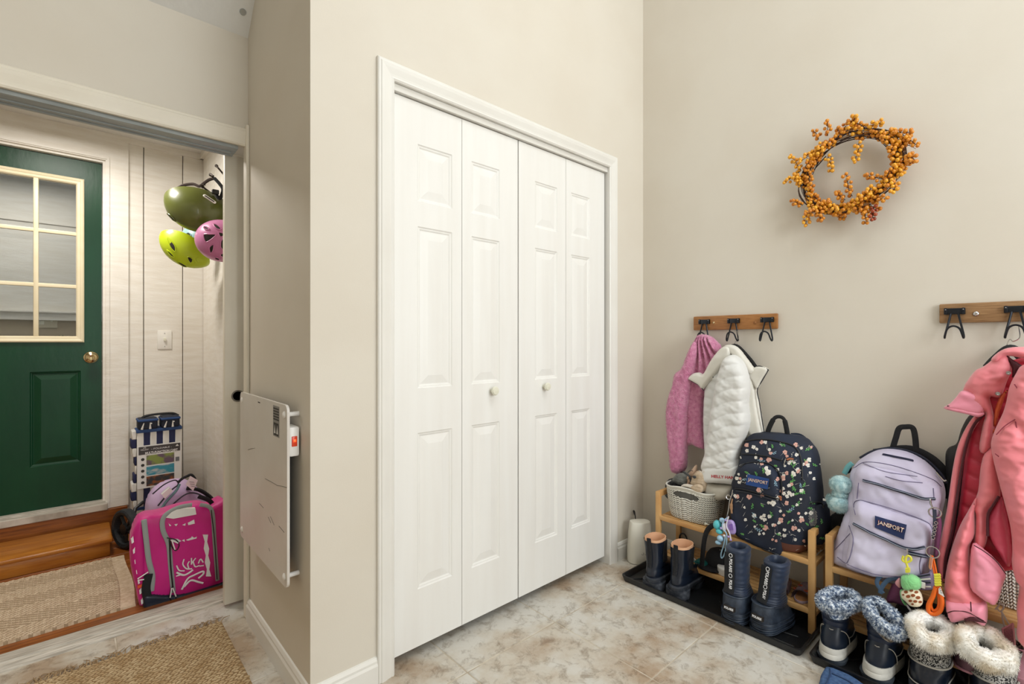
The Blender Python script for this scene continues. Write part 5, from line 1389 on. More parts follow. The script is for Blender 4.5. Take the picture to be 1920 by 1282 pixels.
# ---- coat racks
OAK = mat('oak_board', '#b07a45', .45, col2='#8f5c2e', scale=9, stretch=(1, 2, 22), lo=.3, hi=.7, bump=.1, bscale=30)
OAK2 = mat('grey_oak_board', '#a58059', .5, col2='#86633f', scale=9, stretch=(1, 2, 22), lo=.3, hi=.7, bump=.1, bscale=30)
HOOKM = mat('gunmetal_hook', '#34373d', .35, metal=.85)
def coat_rack(name, label, ya, yb, z0, z1, m_, hooks):
    t = thing(name, label, 'coat rack', (WX, (ya+yb)/2, z0))
    MB().rbox((WX - .018, yb, z0), (WX, ya, z1), .004).build('board', m_, t)
    out = []
    for hx in hooks:
        c = at(hx, 600, X=WX - .02); y = c.y; zc = z0 + (z1 - z0) * .60
        hp = MB().rbox((WX - .027, y - .029, zc - .011), (WX - .017, y + .029, zc + .011), .002).build('hook_plate', HOOKM, t)
        for s in (-1, 1):
            MB().rbox((WX - .030, y + s*.024 - .005, zc - .012), (WX - .017, y + s*.024 + .005, zc + .012), .002).build('clip', HOOKM, hp)
            MB().sphere((WX - .0305, y + s*.024, zc + .006), .0022, 1).build('rivet', SILVER, hp)
        P = []
        zb = zc - .098
        pts = [(WX - .024, y + .010, zc - .008), (WX - .026, y + .016, zc - .04), (WX - .030, y + .025, zb + .012), (WX - .038, y + .0255, zb), (WX - .050, y + .0235, zb + .010),
               (WX - .056, y + .016, zb + .034), (WX - .058, y + .0, zb + .043), (WX - .056, y - .016, zb + .034), (WX - .050, y - .0235, zb + .010), (WX - .038, y - .0255, zb), (WX - .030, y - .025, zb + .012), (WX - .026, y - .016, zc - .04), (WX - .024, y - .010, zc - .008)]
        MB().tube(bez(pts, 5), .0034, 8).build('wire_hook', HOOKM, hp)
        out.append((y, zb))
    return t, out
t, hk1 = coat_rack('coat_rack', 'short oak board with three wire hooks above the pink fleece and white jacket', 1.233, .827, 1.231, 1.302, OAK, (1321, 1376, 1439))
for x in (1338, 1416): c = at(x, 605, X=WX - .019); MB().sphere(c, (.003, .006, .006), 2).build('screw_cover', BRASS if x == 1338 else OAK, t)
t, hk2 = coat_rack('coat_rack', 'oak board with wire hooks above the coral coat', .266, -.14, 1.240, 1.311, OAK2, (1790, 1905))
c = at(1830, 588, X=WX - .019); MB().sphere(c, (.005, .009, .009), 2).build('screw_cover', SILVER, t)

# ---- wreath
TWIG = mat('dark_vine_twig', '#4a3226', .8, col2='#2f201a', scale=30); TWIGL = mat('pale_split_twig', '#a98b68', .8)
def berry_mat(n, c, c2): return mat(n, c, .32, col2=c2, scale=60, coat=.3)
BER = [berry_mat('amber_berry', '#dd9216', '#c4720f'), berry_mat('golden_berry', '#eeb02a', '#d98c14'), berry_mat('russet_berry', '#a8481a', '#8c3314')]
wc = at(1592, 322, X=2.365)
t = thing('berry_wreath', 'twig wreath covered in amber berries hanging on the wall', 'wreath', wc)
rng = random.Random(5)
def ringp(a, r=1.0, rx=.0):
    # slightly tilted oval
    ry = .172 * r; rz = .150 * r
    yy, zz = ry*math.cos(a), rz*math.sin(a); tl = math.radians(22)
    return wc + Vector((rx, -(yy*math.cos(tl) - zz*math.sin(tl)), yy*math.sin(tl) + zz*math.cos(tl)))
for k in range(20):
    ph = rng.uniform(0, 6.28); ro = rng.uniform(.86, 1.06); a0 = rng.uniform(0, 6.28); span = rng.uniform(3.2, 6.2); n = 40
    pts = [ringp(a0 + span*i/n, ro + .05*math.sin(ph + 2*(a0 + span*i/n)) + .012*math.sin(ph*3 + i*.9), .014*math.sin(ph*2 + i*.25) ) for i in range(n+1)]
    MB().tube(pts, [.0019 + .0006*math.sin(i) for i in range(n+1)], 6).build('vine_twig', TWIGL if k % 5 == 0 else TWIG, t)
ico2 = bmesh.new(); bmesh.ops.create_icosphere(ico2, subdivisions=2, radius=1); bv_ = [v.co.copy() for v in ico2.verts]; bf_ = [[v.index for v in f.verts] for f in ico2.faces]; ico2.free()
def spray(p0, d0, L, nb, curl=0.0, mk=None, idx=0):
    d = Vector(d0).normalized(); pts = [Vector(p0)]; n = 7
    for i in range(n):
        d = (d + Vector((rng.uniform(-.1, .1), curl*.15 + rng.uniform(-.14, .14), rng.uniform(-.16, .12)))).normalized(); pts.append(pts[-1] + d * L / n)
        if pts[-1].x > WX - .012: pts[-1].x = WX - .012
    b = MB(); tw = MB().tube(pts, .0013, 5)
    for i in range(nb):
        u = (i + .6) / nb * n; a = pts[min(int(u), n-1)]; c = pts[min(int(u)+1, n)]; p = a.lerp(c, u - int(u))
        ang = i * 2.4; tt = (c - a).normalized(); s = tt.orthogonal().normalized(); s2 = tt.cross(s)
        o = (s*math.cos(ang) + s2*math.sin(ang)) * rng.uniform(.007, .014) + tt*.004
        if i == nb - 1: o = tt * .004
        r = rng.uniform(.0062, .0080); q = p + o
        if q.x > WX - .008: q.x = WX - .008
        tw.tube([p, q], .0008, 4); S = T4(q) @ Matrix.Diagonal((r, r, r*1.08, 1))
        b.add([S @ v for v in bv_], bf_)
    st_ = tw.build('berry_stem', TWIG, t)
    b.build('berries', BER[mk if mk is not None else rng.choice((0, 0, 1, 1, 0))], st_, kind='stuff')
for k in range(74):
    a = rng.uniform(0, 2*PI); p = ringp(a, rng.uniform(.88, 1.06), rng.uniform(-.02, .01)); tg_ = (ringp(a + .1) - ringp(a)).normalized()
    if math.radians(95) < (a % (2*PI)) < math.radians(125) and rng.random() < .6: continue
    spray(p, tg_ * rng.choice((1, 1, -1)) + (p - wc).normalized() * rng.uniform(-.5, .6) + Vector((rng.uniform(-.5, .1), 0, 0)), rng.uniform(.045, .085), rng.randint(9, 14))
for (x0, y0, x1, y1, L, nb, mk) in ((1502, 320, 1480, 283, .085, 13, None), (1500, 322, 1482, 336, .07, 10, None), (1552, 255, 1553, 238, .06, 8, None), (1535, 262, 1533, 243, .05, 7, None), (1610, 265, 1608, 308, .085, 13, None),
        (1552, 290, 1553, 330, .075, 11, None), (1598, 368, 1579, 325, .095, 13, None), (1517, 390, 1512, 420, .075, 14, None), (1530, 388, 1538, 412, .07, 12, None), (1622, 388, 1624, 412, .065, 11, None), (1640, 383, 1638, 408, .06, 9, 2),
        (1588, 246, 1598, 228, .06, 9, None), (1630, 238, 1642, 228, .05, 9, None), (1690, 250, 1706, 262, .08, 12, None), (1700, 290, 1712, 292, .05, 9, None), (1680, 345, 1676, 354, .04, 8, None), (1660, 245, 1695, 258, .09, 14, None),
        (1505, 385, 1492, 378, .05, 10, None), (1655, 335, 1632, 328, .06, 9, None), (1620, 378, 1630, 358, .06, 9, None), (1585, 375, 1572, 362, .05, 9, 0)):
    p, q = at(x0, y0, X=2.345), at(x1, y1, X=2.335); spray(p, q - p, L, nb, mk=mk)
for (x0, y0, x1, y1) in ((1695, 270, 1717, 279), (1700, 290, 1708, 307), (1560, 398, 1590, 399), (1502, 345, 1507, 358), (1557, 292, 1562, 302)):
    p, q = at(x0, y0, X=2.36), at(x1, y1, X=2.355); MB().tube([p, p.lerp(q, .5) + Vector((0, 0, .003)), q], [.0016, .0013, .0006], 5).build('loose_twig', TWIG, t)
# ================================================================ dark floral backpack
FLN = mat('floral_navy_cotton', '#161b29', .75, col2='#1f2a40', scale=5, bump=.25, bscale=20, bdist=.004)
FW = mat('print_cream', '#e4dfd6', .75); FP = mat('print_blush', '#e0b3a6', .75, col2='#d09a8c', scale=80); FG = mat('print_green', '#6fae5c', .75, col2='#4f9350', scale=60); FB = mat('print_blue_grey', '#8fb0c2', .75)
SUE = mat('brown_suede', '#6b4133', .7, col2='#7d4d3c', scale=12, bump=.15, bscale=60)
ZIPB = mat('black_zip', '#0f1014', .45)
LBLUE = mat('label_blue', '#1f4585', .6); LNAVY = mat('label_navy', '#152654', .6); LTXT = mat('label_cream_text', '#f0e3d4', .6); LRED = mat('label_red_outline', '#a14a3a', .6)
t = thing('floral_backpack', 'black backpack printed with small flowers, brown suede base, on the left rack', 'backpack', (2.27, .79, .302))
R = dense([(.3005, 2.268, .806, .165, .262), (.312, 2.266, .804, .186, .285), (.35, 2.266, .797, .200, .305), (.42, 2.268, .788, .212, .322), (.55, 2.280, .785, .200, .325), (.66, 2.292, .785, .172, .305), (.72, 2.305, .788, .135, .270), (.752, 2.318, .790, .090, .215), (.764, 2.325, .790, .040, .150)], 7)
rings = [sect(r[1], r[2], r[3], r[4], r[0], e=3.4, n=72) for r in R]
nb_ = [i for i, r in enumerate(R) if r[0] > .338][0]
m = MB().loft(rings[nb_:], False, True); wrinkle(m, .007, 11, 3); body = m.build('main_compartment', FLN, t)
m = MB().loft(rings[:nb_+1], True, False); base_ = m.build('suede_base', SUE, t)
lp_ = flat_relief([(1376, 908), (1420, 917), (1464, 932), (1468, 980), (1470, 1038), (1440, 1030), (1400, 1012), (1380, 996), (1373, 960)], X=2.195, T=.038, back=.6, s=.006, p=3.2, w=.035, f=lambda a, b, d: .006*fbm(a*16, b*9, 1))
lower = lp_.build('lower_pocket', FLN, t)
up_ = flat_relief([(1384, 880), (1394, 869), (1420, 867), (1446, 872), (1460, 888), (1466, 915), (1465, 938), (1420, 924), (1376, 914)], X=2.200, T=.044, back=.6, s=.006, p=3.0, w=.032, f=lambda a, b, d: .004*fbm(a*16, b*9, 2))
upper = up_.build('upper_pocket', FLN, t)
sp = MB().loft([sect(2.292, .635, w_, d_, z, e=2.6, n=30) for z, w_, d_ in ((.345, .10, .05), (.37, .125, .07), (.42, .135, .080), (.48, .125, .070), (.505, .120, .060))]); wrinkle(sp, .004, 20, 9)
side = sp.build('mesh_side_pocket', FLN, t)
bv = bvh_of(body, base_, lower, upper, side)
MB().tube(drape(bv, [(1519, 943), (1530, 941), (1541, 944), (1543, 952)], .002), .003, 6).build('pocket_elastic', ZIPB, side)
# printed flowers, leaves and sprigs lying on the cloth
rng = random.Random(21)
mW, mP, mG, mB_ = MB(), MB(), MB(), MB()
def flower(x, y, r, mb, k=6):
    for i in range(k):
        a = 2*PI*i/k + rng.random(); cx_, cy_ = x + r*.55*math.cos(a), y + r*.55*math.sin(a)
        print_poly(mb, bv, [(cx_ + r*.5*math.cos(b), cy_ + r*.5*math.sin(b)) for b in np.linspace(0, 2*PI, 7)[:-1]], .0009 + .0001*i)
def sprig(x, y, L, a, mb, leaves=3, w=.7):
    ex, ey = x + L*math.cos(a), y + L*math.sin(a); n_ = (-math.sin(a)*w*.5, math.cos(a)*w*.5)
    print_poly(mb, bv, [(x - n_[0], y - n_[1]), (ex, ey), (x + n_[0], y + n_[1])], .0011)
    for i in range(leaves):
        u = (i + 1)/(leaves + .3); s = 1 if i % 2 else -1; b = a + s*.7; px_, py_ = x + L*u*math.cos(a), y + L*u*math.sin(a); l = L*.42
        q = (px_ + l*math.cos(b), py_ + l*math.sin(b)); mm = ((px_ + q[0])/2 - math.sin(b)*w, (py_ + q[1])/2 + math.cos(b)*w); m2 = ((px_ + q[0])/2 + math.sin(b)*w, (py_ + q[1])/2 - math.cos(b)*w)
        print_poly(mb, bv, [(px_, py_), mm, q, m2], .0012)
for (x, y, r) in ((1442, 862, 5.2), (1423, 918, 5), (1405, 931, 5.2), (1435, 989, 5.5), (1464, 975, 5.5), (1489, 990, 5.5), (1503, 975, 5.2), (1511, 868, 5), (1472, 848, 4.5), (1468, 896, 5.5), (1492, 834, 4.5), (1428, 829, 4)): flower(x, y, r, mP, 5)
for (x, y, r) in ((1449, 943, 6), (1440, 886, 5.5), (1488, 889, 5), (1428, 970, 4), (1434, 974, 4), (1443, 968, 4), (1433, 966, 3.5), (1485, 927, 4.5), (1476, 930, 4), (1503, 920, 4.5), (1517, 862, 4.5), (1515, 872, 4), (1401, 845, 3.6), (1398, 974, 3.2), (1396, 951, 2.6), (1378, 929, 3), (1450, 984, 3.5), (1471, 993, 3.5), (1498, 994, 3.2), (1413, 838, 4), (1419, 842, 3), (1435, 829, 3.6), (1468, 916, 3.8), (1470, 925, 3.6), (1458, 880, 3.6), (1519, 886, 3), (1494, 946, 3), (1432, 1000, 2.8), (1424, 1001, 2.6), (1511, 962, 3), (1388, 858, 3), (1490, 868, 3)): flower(x, y, r, mW, 5)
for (x, y, L, a) in ((1411, 943, 9, 1.6), (1426, 945, 6, .6), (1444, 958, 10, 1.2), (1424, 983, 9, .5), (1455, 1001, 7, .1), (1396, 884, 7, .4), (1415, 884, 7, .9), (1430, 877, 8, 1.3), (1481, 905, 9, -.6), (1487, 912, 8, 1.0), (1510, 845, 9, -.5), (1462, 833, 9, .2), (1450, 873, 6, 0), (1411, 975, 6, .4), (1477, 982, 6, -1), (1510, 980, 6, .6), (1447, 833, 6, 1.2), (1388, 1000, 6, .2), (1484, 948, 5, .2)): sprig(x, y, L, a, mG, 4, 1.5)
for (x, y, L, a) in ((1390, 900, 10, -.2), (1410, 960, 11, 1.0), (1415, 990, 12, .4), (1478, 958, 11, -.5), (1420, 862, 12, .3), (1452, 900, 10, 1.3), (1446, 852, 9, -.4), (1500, 905, 8, 1.4)): sprig(x, y, L, a, mB_, 5, .9)
for _ in range(34):
    x, y = rng.uniform(1474, 1540), rng.uniform(835, 1020); (flower(x, y, rng.uniform(2.6, 4.6), rng.choice((mW, mW, mP)), 5) if rng.random() < .55 else sprig(x, y, 8, rng.uniform(0, 6.3), mG, 4, 1.4))
for _ in range(46):
    flower(rng.uniform(1378, 1512), rng.uniform(832, 1030), rng.uniform(2.4, 4.4), rng.choice((mW, mW, mP)), 5)
for _ in range(70):
    x, y = rng.uniform(1376, 1524), rng.uniform(830, 1035); sprig(x, y, rng.uniform(7, 13), rng.uniform(0, 6.3), mW, rng.choice((0, 0, 2)), .55)
for mb, m_, nm in ((mW, FW, 'cream_flower_print'), (mP, FP, 'blush_flower_print'), (mG, FG, 'green_leaf_print'), (mB_, FB, 'blue_sprig_print')): mb.build(nm, m_, body, smooth=False, kind='stuff')
for pts in ([(1378, 915), (1400, 918), (1430, 926), (1460, 935)], [(1388, 876), (1400, 869), (1425, 867), (1446, 871), (1460, 884), (1466, 905), (1465, 930)], [(1388, 851), (1410, 852), (1440, 856), (1466, 863)], [(1383, 836), (1400, 827), (1430, 824), (1460, 828), (1490, 838), (1502, 860), (1505, 900)], [(1374, 1003), (1400, 1018), (1440, 1032), (1469, 1043)]):
    MB().tube(drape(bv, pts, .002), .0028, 6).build('zip_line', ZIPB, body)
MB().tube(drape(bv, [(1380, 920), (1400, 923), (1430, 931), (1458, 940)], .003), .0022, 6).build('zip_line', mat('zip_sheen', '#3a3d44', .3, metal=.5), body)
for pts in ([(1476, 862), (1482, 860), (1488, 861)], [(1459, 930), (1463, 932), (1465, 938)]): MB().tube(drape(bv, pts, .004), .004, 6).build('leather_pull', mat('tan_leather_pull', '#a4623f', .6), body)
MB().tube(drape(bv, [(1471, 866), (1474, 860), (1470, 872)], .004), .0022, 6).build('zip_slider', SILVER, body)
# label
q = [(1402, 888), (1443, 897), (1440, 917), (1399, 908)]
def panel_px(quad, bv, m_, parent, name, eps, nx=8, ny=4):
    TL, TR, BR, BL = [Vector((p[0], p[1])) for p in quad]; vs = []
    for j in range(ny + 1):
        for i in range(nx + 1):
            u, w_ = i/nx, j/ny; p = (BL*(1-u) + BR*u)*(1-w_) + (TL*(1-u) + TR*u)*w_; vs.append(hit(bv, p.x, p.y, eps) or hit(bv, quad[0][0] + 4, quad[0][1] + 4, eps))
    return MB().add(vs, [(j*(nx+1)+i, j*(nx+1)+i+1, (j+1)*(nx+1)+i+1, (j+1)*(nx+1)+i) for j in range(ny) for i in range(nx)]).build(name, m_, parent)
lb = panel_px(q, bv, LBLUE, upper, 'woven_label', .0035)
text_px('JANSPORT', [(1403.3, 894.5), (1440.8, 901.8), (1440, 910.5), (1402.2, 903)], bv, LRED, lb, True, .0042, 'letter_outline')
text_px('JANSPORT', [(1403.8, 895), (1440.4, 902.2), (1439.6, 909.9), (1402.8, 902.6)], bv, LTXT, lb, False, .0050)
# mesh window of the side pocket
dm = MB()
for i in range(9):
    for j in range(15):
        x = 1516 + i*2.0 + (j % 2)*1.0; y = 954 + j*2.2
        if ((x - 1524)/8.5)**2 + ((y - 970)/17)**2 > 1: continue
        print_poly(dm, bv, [(x - .7, y), (x, y - .8), (x + .7, y), (x, y + .8)], .002)
dm.build('mesh_window', mat('mesh_glint', '#b9b6b0', .6), side, kind='stuff', smooth=False)
# handle and shoulder strap
MB().tube(bez([at(x, y, X=2.325) for x, y in ((1437, 818), (1443, 800), (1452, 784), (1462, 781), (1470, 786), (1474, 800), (1477, 818))], 8), [(.0030, .0105 if abs(i-24) > 9 else .008) for i in range(49)], 8, flat=(1, 0, 0)).build('grab_handle', BLACKF, t)
MB().tube(bez([at(x, y, X=2.37) for x, y in ((1484, 822), (1500, 824), (1512, 842), (1520, 875), (1527, 915), (1536, 940))], 8), (.007, .026), 10, flat=(1, 0, 0)).build('shoulder_strap', FLN, t)
MB().tube(bez([at(x, y, X=2.36) for x, y in ((1408, 822), (1425, 817), (1460, 816), (1490, 820), (1503, 828))], 8), (.010, .010), 8).build('back_panel_edge', BLACKF, t)

# ================================================================ lilac backpack
LV = mat('lilac_cotton', '#cdc8dd', .75, col2='#c6bfd8', scale=6, bump=.15, bscale=40, bdist=.003)
NZ = mat('navy_zip', '#1c2438', .45)
t = thing('lilac_backpack', 'pale lilac backpack with navy zips leaning on the wall on the second rack', 'backpack', (2.25, .39, .302))
offL = lambda a, b: -(b - .31) * .17
def lr(px, X, T, name, par, f=None, **k):
    return slant_relief(px, X, T, lambda z: -(z - .31) * .17, f=f, **k).build(name, LV, par)
MB().tube(bez([at(x, y, X=2.375) for x, y in ((1640, 850), (1700, 843), (1738, 856), (1765, 880), (1780, 912), (1783, 935))], 6), (.008, .018), 8, flat=(1, 0, 0)).build('back_panel', BLACKF, t)
body = lr([(1566, 1050), (1563, 1032), (1572, 1000), (1585, 962), (1590, 930), (1594, 900), (1598, 880), (1610, 863), (1638, 846), (1665, 841), (1700, 846), (1732, 862), (1757, 886), (1770, 908), (1773, 930), (1768, 955), (1757, 1000), (1748, 1050), (1738, 1076), (1700, 1081), (1650, 1079), (1600, 1066)], 2.245, .085, 'main_compartment', t,
          f=lambda a, b, d: .018*fbm(a*9, b*12, 4) + .008*fbm(a*24 + b*12, b*20, 6), back=.5, s=.006, p=2.6, w=.075)
mid = lr([(1603, 892), (1606, 878), (1622, 868), (1660, 870), (1710, 884), (1748, 900), (1764, 916), (1767, 935), (1760, 970), (1750, 1002), (1740, 1050), (1728, 1078), (1690, 1081), (1640, 1077), (1600, 1063), (1580, 1045), (1590, 990), (1600, 935)], 2.195, .055, 'middle_pocket', t,
         f=lambda a, b, d: .015*fbm(a*10, b*14, 14) + .008*fbm(a*22 + b*10, b*22, 3), back=.5, s=.006, p=2.6, w=.045)
low = lr([(1599, 965), (1604, 945), (1614, 937), (1640, 944), (1690, 960), (1735, 975), (1752, 992), (1748, 1020), (1738, 1055), (1728, 1080), (1690, 1082), (1640, 1078), (1598, 1063), (1588, 1052), (1594, 1010)], 2.150, .055, 'front_pocket', t,
         f=lambda a, b, d: .017*fbm(a*11, b*13, 24) + .008*fbm(a*22 - b*10, b*20, 5), back=.5, s=.006, p=2.6, w=.045)
bv = bvh_of(body, mid, low)
for pts, r in (([(1618, 900), (1650, 909), (1690, 922), (1730, 934), (1752, 935)], .0050), ([(1601, 982), (1630, 997), (1665, 1013), (1695, 1026), (1715, 1029), (1733, 1025)], .0050), ([(1705, 1036), (1722, 1040), (1737, 1042)], .0065)):
    z_ = MB().tube(drape(bv, pts, .002), (r, r), 8).build('zip_tape', NZ, body)
    MB().tube(drape(bv, pts, .007), .0014, 5).build('zip_teeth', mat('zip_grey', '#8b93a3', .3), z_)
for pts in ([(1604, 965), (1601, 945), (1612, 938), (1650, 947), (1700, 963), (1740, 980), (1750, 1000)], [(1592, 985), (1600, 1010), (1595, 1040), (1588, 1056)], [(1566, 1030), (1580, 1015), (1594, 1000)], [(1728, 1040), (1724, 1060), (1726, 1080)], [(1570, 1044), (1590, 1058), (1640, 1076), (1690, 1081)], [(1610, 905), (1607, 935)], [(1750, 915), (1751, 935)], [(1600, 878), (1625, 866), (1680, 874), (1745, 897), (1765, 912)], [(1660, 893), (1690, 901), (1730, 905)], [(1618, 868), (1660, 884), (1720, 893)]):
    MB().tube(drape(bv, pts, .0008), .0012, 5).build('seam', mat('lilac_seam', '#6f6889', .8), body)
MB().tube(drape(bv, [(1655, 852), (1675, 856), (1695, 860), (1712, 864)], .002), [(.004, .002)] + [(.003, .006)]*17 + [(.004, .002)], 8).build('dark_lining', mat('navy_lining', '#2a2e4a', .7), t)
MB().tube(bez([at(x, y, X=2.325) for x, y in ((1612, 858), (1637, 845), (1667, 840), (1702, 845), (1735, 860), (1762, 885), (1775, 906))], 6), (.004, .004), 8).build('main_zip', NZ, t)
MB().tube(bez([at(x, y, X=2.280) for x, y in ((1755, 885), (1762, 893), (1770, 901), (1775, 900))], 6), .0035, 6).build('zip_slider', SILVER, t)
MB().tube(bez([at(x, y, X=2.34) for x, y in ((1673, 843), (1680, 820), (1686, 803), (1698, 800), (1711, 802), (1716, 820), (1718, 848))], 8), (.0030, .0095), 8, flat=(1, 0, 0)).build('grab_handle', BLACKF, t)
lb = panel_px([(1641, 967), (1700, 984), (1695.5, 1011.5), (1640, 988.5)], bv, LNAVY, low, 'woven_label', .003)
text_px('JANSPORT', [(1645.3, 973.8), (1695.4, 989.8), (1693.8, 1001), (1645.3, 983.8)], bv, LRED, lb, True, .0038, 'letter_outline')
text_px('JANSPORT', [(1645.8, 974.6), (1695, 990.4), (1693.4, 1000.2), (1645.8, 983.0)], bv, LTXT, lb, False, .0048)
def ring3(c, r, th, m_, parent, name='split_ring', tilt=0):
    n_ = (CAMP - c).normalized(); u_ = Vector((0, 0, 1)).cross(n_).normalized(); v_ = n_.cross(u_)
    return MB().tube([c + u_*r*math.cos(a) + v_*r*math.sin(a) for a in np.linspace(0, 2*PI, 20, endpoint=False)], th, 6, closed=True).build(name, m_, parent)
MB().tube([at(1744, 935, X=2.13), at(1745, 944, X=2.12), at(1749, 955, X=2.12)], .003, 6).build('zip_pull', SILVER, t)

# ================================================================ charms, toys and small bags hung on the backpacks
RN = mat('rose_nylon', '#6d3358', .7, col2='#5d2a4b', scale=9, bump=.2, bscale=30)
t = thing('key_ring_chain', 'silver ring and dark chain of keyrings hanging from the upper zip of the lilac backpack', 'keyring', at(1753, 960, X=2.11))
ring3(at(1753, 961, X=2.11), .016, .0022, SILVER, t)
MB().tube(bez([at(x, y, X=2.105) for x, y in ((1752, 955), (1753, 975), (1752, 995), (1749, 1010))], 5), (.0030, .006), 6).build('dark_strap', NZ, t)
for k in range(5): ring3(at(1755 - k*1.4, 980 + k*7, X=2.10), .0042, .0012, SILVER, t, 'chain_link')
ring3(at(1749, 1035, X=2.09), .017, .0020, SILVER, t)
t = thing('orange_wrist_loop', 'orange rope wrist loop with yellow binding hanging from the silver ring', 'keyring', at(1752, 1110, X=2.08))
ORR = mat('orange_rope', '#ea6a12', .5); YELB = mat('yellow_binding', '#e4df4a', .5)
MB().tube(bez([at(x, y, X=2.085) for x, y in ((1755, 1100), (1749, 1118), (1741, 1134), (1742, 1147), (1753, 1151), (1764, 1143), (1766, 1125), (1760, 1100))], 7), .0062, 10).build('rope_loop', ORR, t)
MB().tube(bez([at(x, y, X=2.09) for x, y in ((1753, 1100), (1750, 1118), (1745, 1133), (1750, 1144), (1759, 1140), (1761, 1122), (1757, 1100))], 7), .0045, 8).build('rope_loop', ORR, t)
for k in range(5): MB().tube([at(1752 + k*.3, 1078 + k*4.6, X=2.083), at(1763 + k*.3, 1077 + k*4.6, X=2.083)], .0045, 8).build('binding_turn', YELB, t)
MB().tube(bez([at(x, y, X=2.09) for x, y in ((1752, 1075), (1748, 1055), (1748, 1042), (1752, 1055), (1756, 1075))], 6), .0028, 6).build('clasp_cord', ORR, t)
MB().tube(bez([at(x, y, X=2.085) for x, y in ((1746, 1040), (1743, 1060), (1745, 1066), (1748, 1045))], 6), .0025, 6).build('clasp', mat('rose_gold', '#d8a08a', .25, metal=1), t)
tg = MB().prism([loc2(XF(2.08), at(x, y, X=2.08)) for x, y in ((1760, 1103), (1763, 1100), (1771, 1119), (1760, 1112))], XF(2.08), 0, .0015).build('barcode_tag', WHITEP, t, smooth=False)
for k in range(3): MB().tube([at(1761 + k*1.2, 1104 + k*3.2, X=2.076), at(1764 + k*1.6, 1103 + k*4.5, X=2.076)], .0008, 4).build('tag_line', INK, tg)

t = thing('turtle_plush', 'small green turtle plush with brown-spotted shell, hung on a yellow hook', 'plush toy', at(1706, 1105, X=2.08))
GRP = mat('green_plush', '#8fd890', .9, col2='#7fce86', scale=30, bump=.4, bscale=150, sheen=.4); CRP = mat('cream_plush', '#efe4c8', .9); BRP = mat('brown_spot', '#8a4a26', .9)
hd = flat_relief([(1689, 1082), (1694, 1078), (1706, 1076), (1718, 1080), (1727, 1088), (1727, 1102), (1716, 1106), (1700, 1106), (1690, 1098)], X=2.095, T=.024, back=1, s=.003, w=.024).build('head', GRP, t)
shl = flat_relief([(1690, 1108), (1700, 1104), (1713, 1102), (1724, 1108), (1730, 1120), (1730, 1132), (1722, 1137), (1708, 1135), (1698, 1126), (1690, 1118)], X=2.09, T=.026, back=1, s=.003, w=.024).build('shell', CRP, t)
flat_relief([(1687, 1108), (1692, 1104), (1700, 1110), (1694, 1124), (1702, 1134), (1696, 1134), (1689, 1122)], X=2.10, T=.012, back=1, s=.003, w=.010).build('flipper', GRP, t)
flat_relief([(1682, 1086), (1687, 1083), (1690, 1092), (1688, 1102), (1682, 1098), (1678, 1092)], X=2.10, T=.010, back=1, s=.003, w=.008).build('face_patch', mat('pink_face', '#d79aa0', .8), t)
MB().tube(bez([at(x, y, X=2.09) for x, y in ((1700, 1134), (1704, 1140), (1708, 1145))], 4), [.003]*4 + [.0035]*4 + [.0055], 8).build('tail_tag', mat('grey_plush', '#aca9a8', .9), t)
bvt = bvh_of(shl)
for k, (x, y, r) in enumerate(((1699, 1110, 3.2), (1709, 1107, 3), (1718, 1110, 3), (1703, 1118, 3.6), (1712, 1116, 3.4), (1721, 1120, 3.6), (1727, 1116, 2.2), (1707, 1126, 3), (1716, 1127, 3.2), (1725, 1128, 2.8), (1711, 1132, 2.2), (1694, 1115, 1.8))):
    o = MB(); print_poly(o, bvt, [(x + r*1.2*math.cos(b), y + r*.85*math.sin(b)) for b in np.linspace(0, 2*PI, 9)[:-1]], .0012)
    if o.v: o.build('shell_spot', BRP, shl, smooth=False)
MB().tube(bez([at(x, y, X=2.09) for x, y in ((1694, 1042), (1692, 1050), (1700, 1054), (1708, 1050), (1707, 1044), (1701, 1042), (1698, 1050), (1701, 1060), (1702, 1068))], 6), .0035, 8).build('yellow_hook', YELB, t)
for k in range(3): MB().tube([at(1698, 1066 + k*3, X=2.088), at(1706, 1065 + k*3, X=2.088)], .0035, 6).build('yellow_coil', YELB, t)
MB().tube([at(1702, 1072, X=2.09), at(1703, 1078, X=2.09)], .002, 6).build('link', SILVER, t)
MB().tube([at(1701, 1028, X=2.095), at(1701, 1040, X=2.09)], .0028, 6).build('zip_pull', SILVER, t)

t = thing('lunch_bag', 'deep plum fabric lunch bag hanging behind the turtle plush', 'bag', at(1690, 1110, X=2.12))
flat_relief([(1683, 1070), (1692, 1066), (1705, 1068), (1718, 1078), (1722, 1100), (1716, 1132), (1700, 1136), (1680, 1130), (1662, 1126), (1670, 1100)], X=2.135, T=.022, back=1, s=.005, w=.02, f=lambda a, b, d: .006*fbm(a*30, b*20, 2)).build('bag_body', RN, t)
for p in ([(1698, 1074), (1680, 1082), (1662, 1077), (1650, 1080), (1644, 1092), (1650, 1104), (1656, 1112)], [(1690, 1083), (1668, 1086), (1655, 1098), (1650, 1112)]):
    MB().tube(bez([at(x, y, X=2.11) for x, y in p], 6), (.0022, .0065), 8, flat=(1, 0, 0)).build('denim_strap', mat('denim_strap', '#4a6584', .8), t)
flat_relief([(1655, 1078), (1672, 1083), (1686, 1086), (1682, 1094), (1664, 1092), (1650, 1088)], X=2.125, T=.006, back=1, s=.004, w=.005).build('grey_flap', mat('grey_flap', '#716b72', .7), t)
t = thing('striped_pouch', 'navy and white striped pouch with clear window beside the turtle plush', 'pouch', at(1732, 1092, X=2.11))
